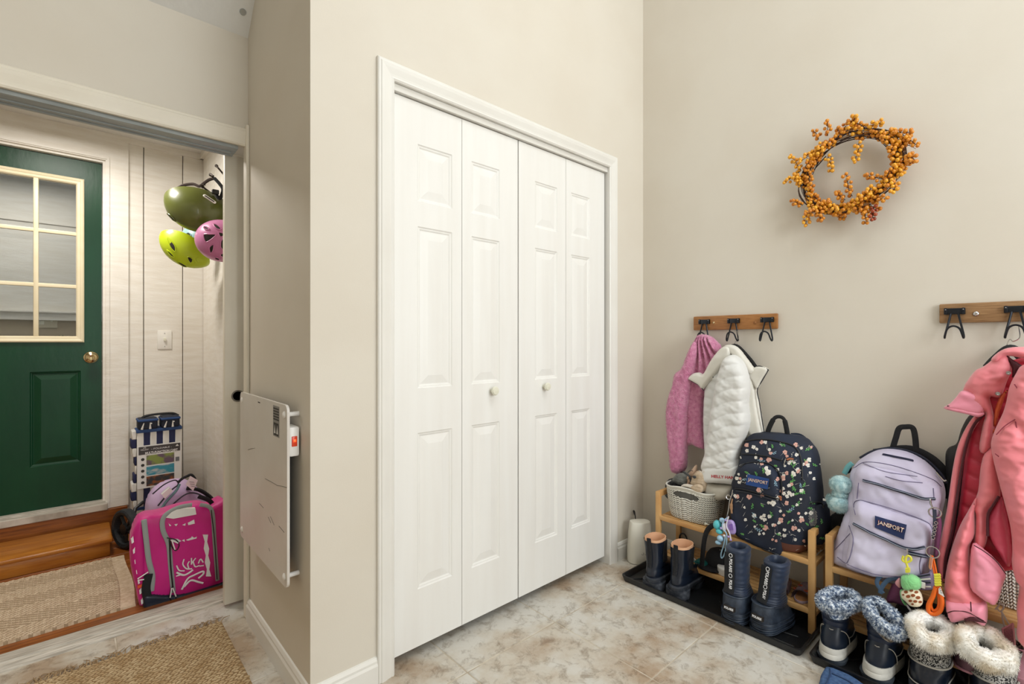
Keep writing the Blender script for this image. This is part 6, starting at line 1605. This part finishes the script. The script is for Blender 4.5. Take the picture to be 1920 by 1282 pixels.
flat_relief([(1720, 1080), (1740, 1074), (1747, 1068), (1752, 1090), (1752, 1104), (1728, 1106), (1722, 1098)], X=2.12, T=.010, back=1, s=.004, w=.008).build('pouch_body', mat('lavender_pouch', '#8f86a6', .6), t)
for k in range(4): MB().tube([at(1720 + k, 1081 + k*6, X=2.105), at(1744 + k*.5, 1077 + k*7.5, X=2.105)], (.0016, .0028), 6, flat=(1, 0, 0)).build('stripe', NZ if k % 2 == 0 else WHITEM, t)
MB().rbox((-.003, -.010, -.010), (.003, .010, .010), .002, T4(at(1728, 1096, X=2.10))).build('window', WHITEM, t)
t = thing('plum_pouch', 'narrow plum pouch hanging behind the keyrings at the edge of the lilac backpack', 'pouch', at(1760, 1000, X=2.12))
flat_relief([(1755, 972), (1762, 965), (1766, 985), (1762, 1020), (1758, 1040), (1752, 1045), (1752, 1010)], X=2.13, T=.014, back=1, s=.004, w=.012).build('pouch_body', RN, t)
flat_relief([(1744, 1060), (1750, 1055), (1754, 1075), (1756, 1100), (1748, 1098), (1742, 1080)], X=2.125, T=.010, back=1, s=.004, w=.008).build('hanging_flap', mat('mauve_flap', '#8b7a98', .7), t)

# blue plush on the side of the lilac backpack
BPL = fur_mat('pale_blue_plush', '#94b8bf', '#abccd0', '#c6dfe0', 60)
t = thing('blue_plush_charm', 'fluffy pale blue plush charm hanging between the two backpacks', 'plush toy', at(1573, 925, X=2.25))
rng = random.Random(8)
def plush(name, c, r):
    mb = MB().sphere(c, r, 3); wrinkle(mb, .004, 24, 2); o = mb.build(name, BPL, t)
    pn = [(p.center + ORG[o.name], p.normal.copy()) for p in o.data.polygons]
    fur_spikes(pn, 1500, .008, .0009, .25, rng, .6).build('plush_pile', BPL, o, kind='stuff', smooth=False); return o
plush('head', at(1577, 908, X=2.24), (.036, .040, .036)); plush('body', at(1574, 944, X=2.235), (.034, .038, .034)); plush('neck', at(1576, 926, X=2.24), (.026, .028, .022)); plush('ear', at(1557, 935, X=2.245), (.014, .013, .022))
MB().tube(bez([at(x, y, X=2.27) for x, y in ((1598, 868), (1590, 875), (1583, 888))], 5), (.004, .009), 8, flat=(1, 0, 0)).build('hanging_loop', mat('aqua_ribbon', '#6fb0b5', .5), t)
MB().tube([at(1543, 936, X=2.24), at(1552, 938, X=2.24)], (.0015, .005), 6, flat=(1, 0, 0)).build('sewn_tag', WHITEP, t)
t = thing('black_pouch', 'black pouch strap looped beside the fluffy blue plush charm', 'strap', at(1587, 882, X=2.28))
flat_relief([(1581, 884), (1590, 874), (1597, 874), (1594, 886), (1584, 888)], X=2.29, T=.008, back=1, s=.003, w=.008).build('strap_end', BLACKF, t)
t = thing('black_jacket_sleeve', 'black sleeve hanging down between the two racks under the blue plush', 'sleeve', at(1570, 985, X=2.33))
flat_relief([(1556, 968), (1572, 958), (1590, 955), (1590, 990), (1575, 1006), (1558, 1000), (1552, 985)], X=2.34, T=.025, back=.8, s=.006, w=.02).build('sleeve_cloth', BLACKF, t)

# charms on the floral backpack
t = thing('charm_bunch', 'bunch of aqua, lilac and pearl charms clipped to the floral backpack', 'keyring', at(1362, 1000, X=2.14))
AQ = mat('aqua_charm', '#57c3cb', .3, coat=.4); LVC = mat('lilac_charm', '#b49bd6', .3, coat=.3); PRL = mat('pearl_charm', '#e8e4ee', .25, coat=.3); PBL = mat('pale_blue_charm', '#a7cfe8', .35)
MB().sphere(at(1345, 984, X=2.14), (.018, .018, .022), 3).build('aqua_shell', AQ, t); MB().sphere(at(1349, 996, X=2.135), (.014, .016, .012), 3).build('aqua_base', AQ, t)
MB().sphere(at(1354, 975, X=2.14), (.011, .012, .011), 3).build('blue_bead', PBL, t); MB().sphere(at(1351, 1009, X=2.13), (.015, .015, .014), 3).build('blue_bead', PBL, t); MB().sphere(at(1347, 1017, X=2.13), (.013, .014, .009), 3).build('blue_bead', PBL, t)
o = flat_relief([(1362, 978), (1370, 974), (1377, 980), (1380, 996), (1376, 1002), (1366, 998)], X=2.145, T=.010, back=1, s=.003, w=.007).build('lilac_card', LVC, t)
MB().prism([loc2(XF(2.134), at(x, y, X=2.134)) for x, y in ((1367, 983), (1373, 982), (1375, 993), (1369, 994))], XF(2.134), -.002, .001).build('card_window', mat('deep_lilac', '#8a66bd', .4), o, smooth=False)
MB().sphere(at(1358, 988, X=2.13), (.008, .010, .020), 3).build('pearl_drop', PRL, t)
for p, m_ in (([(1364, 970), (1356, 978), (1355, 990), (1362, 1000), (1362, 1020), (1358, 1040), (1353, 1046), (1352, 1038), (1357, 1022), (1360, 1005)], AQ), ([(1366, 968), (1362, 985), (1368, 1000), (1370, 1010)], PBL)):
    MB().tube(bez([at(x, y, X=2.125) for x, y in p], 6), .0028, 6).build('cord', PBL if m_ is AQ else PRL, t)
for (x, y) in ((1358, 1004), (1366, 1006), (1370, 1012), (1352, 990), (1361, 975)): MB().sphere(at(x, y, X=2.125), .0055, 2).build('bead', rng.choice((PRL, LVC, mat('rose_bead', '#d45f9d', .3))), t)
ring3(at(1366, 932, X=2.15), .009, .0018, SILVER, t); MB().tube(bez([at(x, y, X=2.15) for x, y in ((1374, 918), (1372, 928), (1368, 940), (1366, 955), (1363, 970))], 5), .0022, 6).build('chain', SILVER, t)
MB().tube(bez([at(x, y, X=2.15) for x, y in ((1373, 935), (1371, 948), (1372, 962))], 5), [.003]*4 + [.006]*4 + [.004]*3, 6).build('leather_tassel', mat('tan_tassel', '#a77f5c', .7), t)
# ================================================================ clothes on the racks
def crease(a, b, ax, ay, bx, by, wd, dp):
    """a pulled fold along a segment: depth dp"""
    ex, ey = bx - ax, by - ay; L = ex*ex + ey*ey; t_ = np.clip(((a-ax)*ex + (b-ay)*ey)/L, 0, 1)
    d = np.hypot(a - ax - t_*ex, b - ay - t_*ey); return dp * np.exp(-(d/wd)**2)
# ---- pink fleece
FLC = mat('pink_teddy_fleece', '#de96b5', .95, col2='#cb779d', scale=60, lo=.35, hi=.65, bump=1.0, bscale=170, bdist=.006, sheen=.5)
t = thing('pink_fleece', 'fluffy pink fleece jacket hung on the first wire hook', 'jacket', at(1318, 630, X=2.37))
def teddy(a, b, d): return .0040*fbm(a*95, b*95, 3, 2)
top = loc2(XF(2.36), at(1318, 622, X=2.36))
def fold_f(a, b, d):
    ang = np.arctan2(a - top[0], top[1] - b + .03); return .014*np.sin(ang*34)*np.clip((top[1]-b)/.05, 0, 1)*np.exp(-((top[1]-b)/.30)**2) + teddy(a, b, d)
rng = random.Random(4)
def fleece(px, X, T, name, f, par=t, **k):
    o = flat_relief(px, X=X, T=T, f=f, s=.0036, **k).build(name, FLC, par)
    pn = [(p.center + ORG[o.name], p.normal.copy()) for p in o.data.polygons if p.normal.x < .2]
    fur_spikes(pn, min(5200, int(len(pn)*.5)), .0075, .0014, .1, rng, .9).build('fleece_pile', FLC, o, kind='stuff', smooth=False); return o
fleece([(1306, 634), (1313, 627), (1324, 627), (1336, 632), (1346, 642), (1352, 652), (1352, 700), (1340, 720), (1322, 740), (1320, 790), (1325, 838), (1316, 836), (1300, 832), (1290, 826), (1288, 770), (1290, 700), (1298, 660)], 2.355, .040, 'fleece_body', fold_f, back=.8, w=.035)
fleece([(1290, 815), (1300, 806), (1316, 808), (1325, 840), (1310, 838), (1300, 833), (1290, 834)], 2.350, .035, 'fleece_hem', teddy, back=.6, w=.02)
fleece([(1303, 640), (1310, 650), (1304, 690), (1297, 730), (1291, 770), (1289, 810), (1288, 850), (1287, 874), (1280, 886), (1268, 887), (1260, 878), (1257, 850), (1253, 810), (1251, 780), (1254, 750), (1263, 722), (1268, 700), (1280, 690), (1290, 665)], 2.320, .045, 'fleece_sleeve', lambda a, b, d: teddy(a, b, d) + .006*fbm(a*12, b*7, 8), back=.8, w=.035)
# ---- hanger + white jacket
def hanger(name_label, hookpx, apex, left, right, X, grp=None):
    t = thing('coat_hanger', name_label, 'hanger', at(*apex, X=X))
    MB().tube(bez([at(x, y, X=X) for x, y in hookpx], 6), .0016, 6).build('wire_hook', SILVER, t)
    MB().tube(bez([at(*left, X=X), at((left[0]*.6+apex[0]*.4), (left[1]*.5+apex[1]*.5), X=X), at(*apex, X=X), at((right[0]*.6+apex[0]*.4), (right[1]*.5+apex[1]*.5), X=X), at(*right, X=X)], 8), (.006, .016), 10, flat=(1, 0, 0)).build('shoulder_bar', BLACK, t)
    return t
hanger('black plastic hanger holding the white puffer jacket', [(1382, 620), (1385, 634), (1378, 642), (1376, 650)], (1377, 650), (1345, 690), (1418, 694), 2.378)
hanger('black plastic hanger under the coral coat', [(1910, 610), (1912, 632), (1900, 640), (1893, 636), (1886, 650)], (1895, 654), (1852, 690), (1935, 690), 2.378)
PUF = mat('white_quilted_nylon', '#e6e5e1', .5, col2='#dfdfdc', scale=5, bump=.2, bscale=26, bdist=.004, sheen=.2)
SHL = mat('white_smooth_shell', '#e3e0d6', .5, col2='#dcd8cd', scale=4, bump=.1, bscale=30, bdist=.003)
def quilt(p, amp=.010, sl=.0, s0=0.0):
    return lambda a, b, d: amp*(np.abs(np.sin(PI*(b + sl*a + s0 + .006*np.sin(a*40))/p))**.55 - .4) + .009*fbm(a*26+b*12, b*30, 5)
t = thing('white_puffer_jacket', 'white quilted puffer jacket with red sleeve lettering, on the second hook', 'jacket', at(1380, 660, X=2.33))
SEAM = mat('dark_trim_line', '#2a2a2e', .6)
MB_ = lambda px, X, T, name, m_, f=None, par=None, **k: flat_relief(px, X=X, T=T, f=f, **k).build(name, m_, par or t)
MB_([(1418, 690), (1426, 686), (1441, 692), (1434, 706), (1420, 730), (1424, 752), (1429, 785), (1434, 814), (1425, 822), (1395, 824), (1382, 800), (1385, 720), (1400, 690)], 2.335, .030, 'back_panel', SHL, lambda a, b, d: .005*fbm(a*14, b*9, 4), back=.8, s=.005, w=.02)
MB_([(1322, 735), (1330, 715), (1345, 690), (1356, 675), (1368, 690), (1364, 760), (1352, 830), (1330, 880), (1324, 860), (1320, 800)], 2.325, .028, 'front_panel', PUF, quilt(.046, .007, .1), back=.8, s=.005, w=.022)
wing = MB_([(1291, 710), (1300, 700), (1312, 698), (1320, 700), (1332, 678), (1345, 660), (1358, 649), (1370, 650), (1372, 664), (1362, 680), (1350, 694), (1335, 712), (1326, 722), (1318, 730), (1310, 722), (1300, 716)], 2.300, .022, 'collar_flap', SHL, lambda a, b, d: .004*fbm(a*20, b*16, 7), back=.8, s=.0045, w=.016)
MB_([(1358, 649), (1372, 646), (1385, 652), (1398, 668), (1410, 684), (1416, 694), (1408, 702), (1398, 690), (1386, 676), (1372, 664)], 2.305, .022, 'hood_roll', SHL, lambda a, b, d: .003*fbm(a*24, b*20, 2), back=.8, s=.0045, w=.014)
MB_([(1412, 690), (1424, 686), (1441, 692), (1430, 712), (1420, 730), (1412, 716), (1404, 702)], 2.310, .014, 'collar_wing', SHL, lambda a, b, d: .003*fbm(a*24, b*20, 9), back=.8, s=.0045, w=.010)
MB_([(1396, 684), (1408, 700), (1416, 725), (1420, 760), (1428, 800), (1430, 816), (1410, 820), (1398, 790), (1396, 740)], 2.315, .018, 'zip_placket', SHL, lambda a, b, d: .004*fbm(a*14, b*9, 6), back=.8, s=.005, w=.014)
sl = MB_([(1368, 666), (1380, 666), (1394, 678), (1403, 700), (1406, 730), (1403, 756), (1406, 790), (1400, 815), (1392, 834), (1386, 860), (1385, 884), (1321, 882), (1324, 850), (1330, 812), (1336, 775), (1342, 735), (1350, 700), (1358, 676)], 2.275, .058, 'quilted_sleeve', PUF, quilt(.056, .009, -.35), back=.7, s=.0045, w=.045, p=2.2)
cuff = MB_([(1322, 874), (1345, 870), (1386, 872), (1388, 904), (1384, 908), (1360, 905), (1340, 904), (1320, 902)], 2.262, .050, 'cuff', PUF, lambda a, b, d: .002*fbm(a*24, b*20, 6), back=.8, s=.0045, w=.030, p=2.6, smooth=2)
bvw = bvh_of(cuff)
text_px('HELLY HANS', [(1334, 889.5), (1381, 893), (1381, 898.5), (1334, 895.2)], bvw, mat('red_lettering', '#c2404a', .6), cuff, True, .0012)
for p in ([(1413, 690), (1424, 686), (1441, 693)], [(1441, 693), (1430, 712), (1420, 731), (1424, 755), (1431, 800), (1434, 815)]):
    MB().tube(bez([at(x, y, X=2.305) for x, y in p], 6), .0022, 6).build('dark_zip_edge', SEAM, t)
MB().tube(bez([at(x, y, X=2.285) for x, y in ((1292, 711), (1300, 716), (1310, 722), (1320, 732))], 6), .0022, 6).build('dark_zip_edge', SEAM, t)
flat_relief([(1292, 708), (1300, 702), (1304, 710), (1298, 713)], X=2.290, T=.006, back=.5, s=.003).build('dark_lining', SEAM, t)
MB().tube(bez([at(x, y, X=2.262) for x, y in ((1364, 672), (1356, 690), (1349, 715), (1344, 745), (1341, 765))], 6), .0013, 5).build('seam', mat('grey_seam', '#8a8880', .7), t)
MB().sphere(at(1337, 707, X=2.277), .0032, 1).build('snap', SEAM, t)
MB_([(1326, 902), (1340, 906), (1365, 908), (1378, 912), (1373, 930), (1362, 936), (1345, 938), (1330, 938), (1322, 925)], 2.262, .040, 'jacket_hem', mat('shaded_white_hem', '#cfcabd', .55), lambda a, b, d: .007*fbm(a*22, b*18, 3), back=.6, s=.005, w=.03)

# ---- coral coat
COR = mat('coral_pink_shell', '#ee8d97', .5, col2='#ea7f87', scale=3, bump=.2, bscale=14, bdist=.005, sheen=.3)
COP = mat('pink_shell_side', '#f096ab', .5, bump=.2, bscale=14, bdist=.005, sheen=.3)
CLN = mat('red_quilted_lining', '#c43048', .45, bump=.1, bscale=30)
CRD = mat('dark_zip_maroon', '#4a1520', .6)
t = thing('coral_winter_coat', 'long coral pink winter coat with red quilted lining hung open', 'coat', at(1870, 700, X=2.31))
def wr(seed, amp=.009, sa=9, sb=9): return lambda a, b, d: 1.3*amp*fbm(a*sa, b*sb, seed) + 1.5*amp*(.35-np.abs(fbm(a*17+b*12, b*20-a*5, seed+2)))
gC = lambda z: .115 * min(1.0, max(0.0, (.98 - z) / .62)) ** 1.2
C_ = lambda px, X, T, name, m_, f=None, **k: slant_relief(px, X, T, gC, f=f, **{**dict(back=.6, s=.005, w=min(T, .03)), **k}).build(name, m_, t)
C_([(1822, 790), (1850, 740), (1880, 690), (1910, 672), (1960, 680), (1975, 800), (1965, 1000), (1940, 1060), (1885, 1070), (1840, 1090), (1790, 1080), (1772, 1080), (1785, 1020), (1797, 960), (1808, 870)], 2.315, .02, 'quilted_lining', CLN, lambda a, b, d: .010*(np.abs(np.sin(PI*(b + .35*a)/.055))**.5 - .4))
strip_ = C_([(1829, 778), (1838, 786), (1826, 806), (1812, 838), (1802, 880), (1794, 950), (1786, 1000), (1776, 1050), (1774, 1088), (1764, 1085), (1757, 1052), (1766, 1000), (1776, 950), (1786, 880), (1796, 835), (1812, 800)], 2.285, .022, 'front_facing', COR, wr(3, .005), w=.014)
MB().tube(bez([slant_at(x, y, 2.262, gC) for x, y in ((1845, 777), (1826, 797), (1812, 835), (1802, 885), (1793, 945), (1785, 1000), (1774, 1045), (1771, 1085))], 6), (.0035, .0045), 6).build('front_zip', CRD, t)
C_([(1805, 732), (1826, 697), (1842, 688), (1857, 677), (1868, 664), (1882, 656), (1900, 655), (1892, 664), (1898, 690), (1888, 715), (1878, 742), (1868, 745), (1856, 744), (1862, 770), (1866, 800), (1860, 835), (1848, 850), (1836, 842), (1842, 800), (1848, 776), (1840, 770), (1822, 760)], 2.275, .032, 'hood', COR, wr(5, .014, 14, 14), w=.028)
C_([(1769, 765), (1780, 757), (1792, 745), (1804, 732), (1830, 738), (1848, 752), (1846, 772), (1836, 778), (1822, 777), (1795, 770)], 2.255, .020, 'storm_flap', COP, wr(6, .007, 14, 20), w=.012)
C_([(1770, 766), (1780, 762), (1806, 766), (1830, 772), (1847, 774), (1836, 782), (1815, 777), (1792, 772)], 2.245, .012, 'flap_edge', COP, None, w=.006)
MB().tube(bez([slant_at(x, y, 2.238, gC) for x, y in ((1776, 761), (1800, 765), (1824, 768), (1840, 772))], 6), (.002, .003), 6).build('flap_zip', CRD, t)
C_([(1858, 674), (1872, 660), (1890, 652), (1920, 650), (1960, 655), (1960, 676), (1920, 672), (1900, 668), (1884, 668), (1870, 680)], 2.270, .035, 'collar_roll', COR, wr(15, .006, 14, 14), w=.022)
C_([(1884, 662), (1896, 672), (1912, 682), (1918, 688), (1905, 700), (1896, 716), (1898, 692), (1890, 676)], 2.262, .006, 'inner_collar', CRD, None, w=.006)
# snaps
for x, y in ((1891, 699), (1871, 738)): MB().lathe([(.0065, 0), (.0055, .002), (.002, .0025), (0, .001)], 14, M_look(slant_at(x, y, 2.238, gC), (0, -1, 0), (0, 0, 1))).build('snap', STEEL, t)
# orange lining wedge
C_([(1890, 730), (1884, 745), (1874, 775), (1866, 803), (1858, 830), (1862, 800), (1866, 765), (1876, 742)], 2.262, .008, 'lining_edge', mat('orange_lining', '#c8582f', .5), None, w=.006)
# middle panel
C_([(1846, 850), (1864, 838), (1872, 860), (1876, 930), (1864, 945), (1852, 962), (1852, 1000), (1847, 1024), (1838, 1030), (1826, 1022), (1828, 966), (1824, 950), (1834, 920), (1838, 880)], 2.262, .034, 'front_panel', COR, wr(8, .010, 16, 10), w=.026)
MB().tube(bez([slant_at(x, y, 2.222, gC) for x, y in ((1873, 930), (1862, 948), (1853, 965), (1852, 1005))], 6), (.003, .0045), 6).build('pocket_zip', CRD, t)
C_([(1876, 930), (1884, 950), (1892, 990), (1897, 1040), (1893, 1062), (1884, 1056), (1872, 1036), (1858, 1012), (1852, 990), (1856, 962)], 2.272, .034, 'pocket_panel', mat('deep_pink_shell', '#df607a', .42, bump=.2, bscale=14), wr(9, .010, 14, 14), w=.024)
# lower sleeve with cuff
C_([(1832, 930), (1828, 960), (1828, 1000), (1818, 1024), (1820, 1060), (1824, 1095), (1846, 1124), (1848, 1136), (1800, 1132), (1774, 1122), (1771, 1095), (1776, 1060), (1786, 1022), (1800, 985), (1815, 958)], 2.245, .045, 'sleeve', COR, wr(12, .016, 15, 18), w=.034)
cf = C_([(1773, 1120), (1800, 1118), (1830, 1124), (1850, 1130), (1851, 1166), (1842, 1168), (1828, 1160), (1810, 1158), (1790, 1163), (1778, 1152)], 2.235, .046, 'sleeve_cuff', COP, wr(13, .006, 18, 24), w=.028, p=2.6)
C_([(1808, 1160), (1826, 1154), (1845, 1164), (1849, 1168), (1828, 1165), (1812, 1164)], 2.19, .008, 'cuff_opening', CRD, None, w=.006, s=.003)
MB().tube(bez([slant_at(x, y, 2.186, gC) for x, y in ((1776, 1149), (1790, 1145), (1815, 1148), (1845, 1164))], 6), .0016, 5).build('cuff_seam', CRD, t)
MB().tube(bez([slant_at(x, y, 2.186, gC) for x, y in ((1820, 1128), (1821, 1146))], 6), .0016, 5).build('cuff_strap_seam', CRD, t)
# corner of the hem folded forward
C_([(1824, 1018), (1846, 1030), (1866, 1048), (1886, 1074), (1880, 1098), (1868, 1132), (1850, 1126), (1832, 1114), (1818, 1098), (1818, 1062)], 2.225, .034, 'hem_corner', COP, wr(16, .012, 14, 12), w=.026)
MB().tube(bez([slant_at(x, y, 2.185, gC) for x, y in ((1826, 1022), (1846, 1034), (1868, 1052), (1886, 1076))], 6), .0016, 5).build('hem_seam', CRD, t)
# right sleeve
C_([(1918, 684), (1905, 700), (1893, 724), (1887, 752), (1880, 775), (1868, 800), (1858, 830), (1862, 860), (1872, 900), (1884, 945), (1895, 990), (1898, 1030), (1897, 1056), (1903, 1084), (1911, 1098), (1906, 1140), (1908, 1165), (1906, 1190), (1914, 1204), (1930, 1218), (1965, 1222), (1985, 1100), (1980, 900), (1975, 760), (1960, 680)], 2.225, .060, 'sleeve', COR, wr(18, .016, 10, 12), w=.045)
for p in ([(1918, 775), (1905, 785), (1885, 798), (1868, 815)], [(1902, 720), (1920, 745)], [(1904, 790), (1912, 830), (1920, 850)], [(1866, 850), (1880, 862)]): MB().tube(bez([slant_at(x, y, 2.165, gC) for x, y in p], 6), .0016, 5).build('seam', mat('coral_seam', '#8a3040', .7), t)
# black garment behind the coat
t = thing('black_jacket', 'black jacket almost hidden behind the coral coat', 'jacket', at(1790, 860, X=2.37))
flat_relief([(1816, 780), (1830, 778), (1838, 800), (1830, 900), (1810, 1000), (1790, 1080), (1775, 1100), (1762, 1075), (1770, 1000), (1776, 930), (1773, 880), (1773, 850), (1780, 838), (1794, 831), (1802, 805)], X=2.365, T=.035, back=.8, s=.006, w=.03, f=lambda a, b, d: .006*fbm(a*15, b*8, 3)).build('jacket_cloth', mat('black_shell_cloth', '#1a1a1c', .6, bump=.2, bscale=40), t)

# ---- second basket, comb, pink clogs, mauve shoe, black satchel, denim
hk = (.50, .0, .8, .1)
t, rg2 = basket('cream knit-patterned basket behind the hem of the coral coat', 2.318, .045, .140, .185, .3005, .47, 0, handle=False)
t = thing('pink_comb', 'pink plastic comb hanging on grey string from the second rack', 'comb', at(1890, 1190, X=2.13))
PKP = mat('rose_plastic', '#c9828b', .45)
cb = [at(x, y, X=2.14) for x, y in ((1880, 1178), (1899, 1168), (1904, 1222), (1884, 1212))]
MB().prism([loc2(XF(2.14), q) for q in cb], XF(2.14), -.006, 0).build('comb_plate', PKP, t, smooth=False)
MB().tube([q + Vector((-.002, 0, 0)) for q in cb], .0028, 6, closed=True).build('comb_frame', PKP, t)
for k in range(13):
    y_ = 1181 + k*2.3; MB().tube([at(1884 + k*.25, y_ + 1.6, X=2.135), at(1898 + k*.25, y_ - 1.4, X=2.135)], .0013, 4).build('comb_tooth', mat('rose_dark', '#9c5a66', .5), t)
t2 = thing('hanging_string', 'looped grey string tied round the rack rail above the pink comb', 'string', at(1880, 1150, X=2.15))
for p in ([(1874, 1132), (1870, 1140), (1876, 1146), (1882, 1138), (1876, 1130)], [(1878, 1144), (1880, 1160), (1884, 1176)], [(1878, 1146), (1886, 1160), (1893, 1172)], [(1872, 1136), (1866, 1142)]): MB().tube(bez([at(x, y, X=2.155) for x, y in p], 5), .0022, 6).build('string_loop', mat('grey_string', '#b5aea4', .8), t2)
CLG = mat('pink_rubber_clog', '#c78d9a', .5, col2='#bb7f8d', scale=9)
t = thing('pink_clog', 'pink rubber clog on the lower shelf behind the pink comb', 'shoe', (2.23, .06, .105))
M = T4((2.17, .045, .1055)) @ Rz(math.radians(4))
MB().loft([brow(z, a, b, h, M=M, fore=1.05) for z, a, b, h in ((0, .004, .205, .040), (.008, 0, .208, .043), (.022, .0, .208, .043), (.024, .004, .204, .041))]).build('sole', CLG, t)
MB().loft([brow(z, a, b, h, M=M, fore=1.05) for z, a, b, h in ((.023, .006, .204, .041), (.040, .012, .198, .039), (.058, .05, .180, .034), (.068, .08, .15, .022), (.071, .10, .13, .010))]).build('upper', CLG, t)
MB().tube(bez([M @ Vector(p) for p in ((.10, .040, .055), (.05, .044, .085), (.012, .02, .105), (.012, -.02, .105), (.05, -.044, .085), (.10, -.040, .055))], 6), (.0035, .010), 8, flat=(0, 0, 1)).build('heel_strap', CLG, t)
t = thing('mauve_shoe', 'dull mauve leather shoe between the ivory fur boots under the coral cuff', 'shoe', at(1815, 1172, Z=.16))
MB().loft([sect(2.215 + dx, .165, .17*s, .085*s, z, e=2.4, n=28) for z, s, dx in ((.106, 1, 0), (.13, 1.03, 0), (.165, .9, .01), (.20, .72, .02), (.212, .60, .02))]).build('shoe_upper', mat('mauve_leather', '#6b4653', .5, bump=.1, bscale=30), t)
MB().loft([sect(2.215, .165, .178, .092, z, e=2.6, n=28) for z in (.1055, .112)]).build('shoe_sole', CLG, t)
t = thing('black_satchel', 'black bag slumped on the lower shelf behind the plum lunch bag', 'bag', (2.27, .30, .105))
m = MB().loft([sect(2.28, .29, w_, d_, z, e=3, n=36) for z, w_, d_ in ((.106, .15, .17), (.12, .17, .19), (.17, .16, .18), (.21, .12, .15), (.225, .06, .09))]); wrinkle(m, .008, 14, 4); m.build('bag_body', BLACKF, t)
MB().tube(bez([(2.20, .215, .10), (2.17, .19, .07), (2.165, .16, .035), (2.17, .13, .03)], 5), (.003, .006), 8, flat=(1, 0, 0)).build('hanging_strap', BLACKF, t)
DEN = mat('blue_heather_wool', '#4c6a93', .9, col2='#35507a', scale=90, bump=.6, bscale=180, bdist=.003)
t = thing('blue_felt_slipper', 'blue heathered felt slipper tip at the lower edge beside the tray', 'slipper', at(1560, 1262, Z=.03))
M = T4(at(1570, 1290, Z=.0)) @ Rz(math.radians(152))
P0 = [at(x, y, Z=.0) for x, y in ((1535, 1290), (1542, 1264), (1553, 1258), (1590, 1272), (1618, 1290), (1632, 1306), (1600, 1345), (1540, 1330))]
fr = ZF(.0); m = relief([loc2(fr, p) for p in P0], (Vector((0, 0, .002)), Vector((1, 0, 0)), Vector((0, 1, 0)), Vector((0, 0, 1))), .020, back=0.0, s=.005, w=.02, p=3, smooth=4); m.build('felt_upper', DEN, t)
for p in ([(1556, 1253), (1556, 1266), (1548, 1284)], [(1560, 1262), (1590, 1276), (1612, 1292)]): MB().tube(bez([at(x, y, Z=.024) for x, y in p], 5), .0022, 6).build('stitched_seam', mat('felt_seam', '#2b4063', .9), t)

# ---- repeated kinds share a group
GROUPS = {'ankle_boot': 'black ankle boots on the first tray', 'snow_boot': 'quilted snow boots on the first tray', 'fur_trimmed_boot': 'navy fur-trimmed boots on the second tray',
          'tweed_winter_boot': 'tweed boots with ivory fur on the second tray', 'boot_tray': 'black boot trays along the wall', 'bamboo_shoe_rack': 'bamboo racks along the wall', 'slide_sandal': 'slide sandals on the lower shelf',
          'coat_rack': 'hook boards on the wall', 'coat_hanger': 'hangers on the wall hooks', 'knit_texture_basket': 'knit-patterned baskets on the racks', 'olive_helmet': 'helmets on the porch hooks', 'yellow_helmet': 'helmets on the porch hooks',
          'pink_helmet': 'helmets on the porch hooks', 'pale_blue_helmet': 'helmets on the porch hooks', 'floral_backpack': 'school backpacks on the racks', 'lilac_backpack': 'school backpacks on the racks'}
for o in bpy.data.objects:
    if o.parent is None and 'category' in o.keys() and o.name.split('.')[0] in GROUPS: o['group'] = GROUPS[o.name.split('.')[0]]
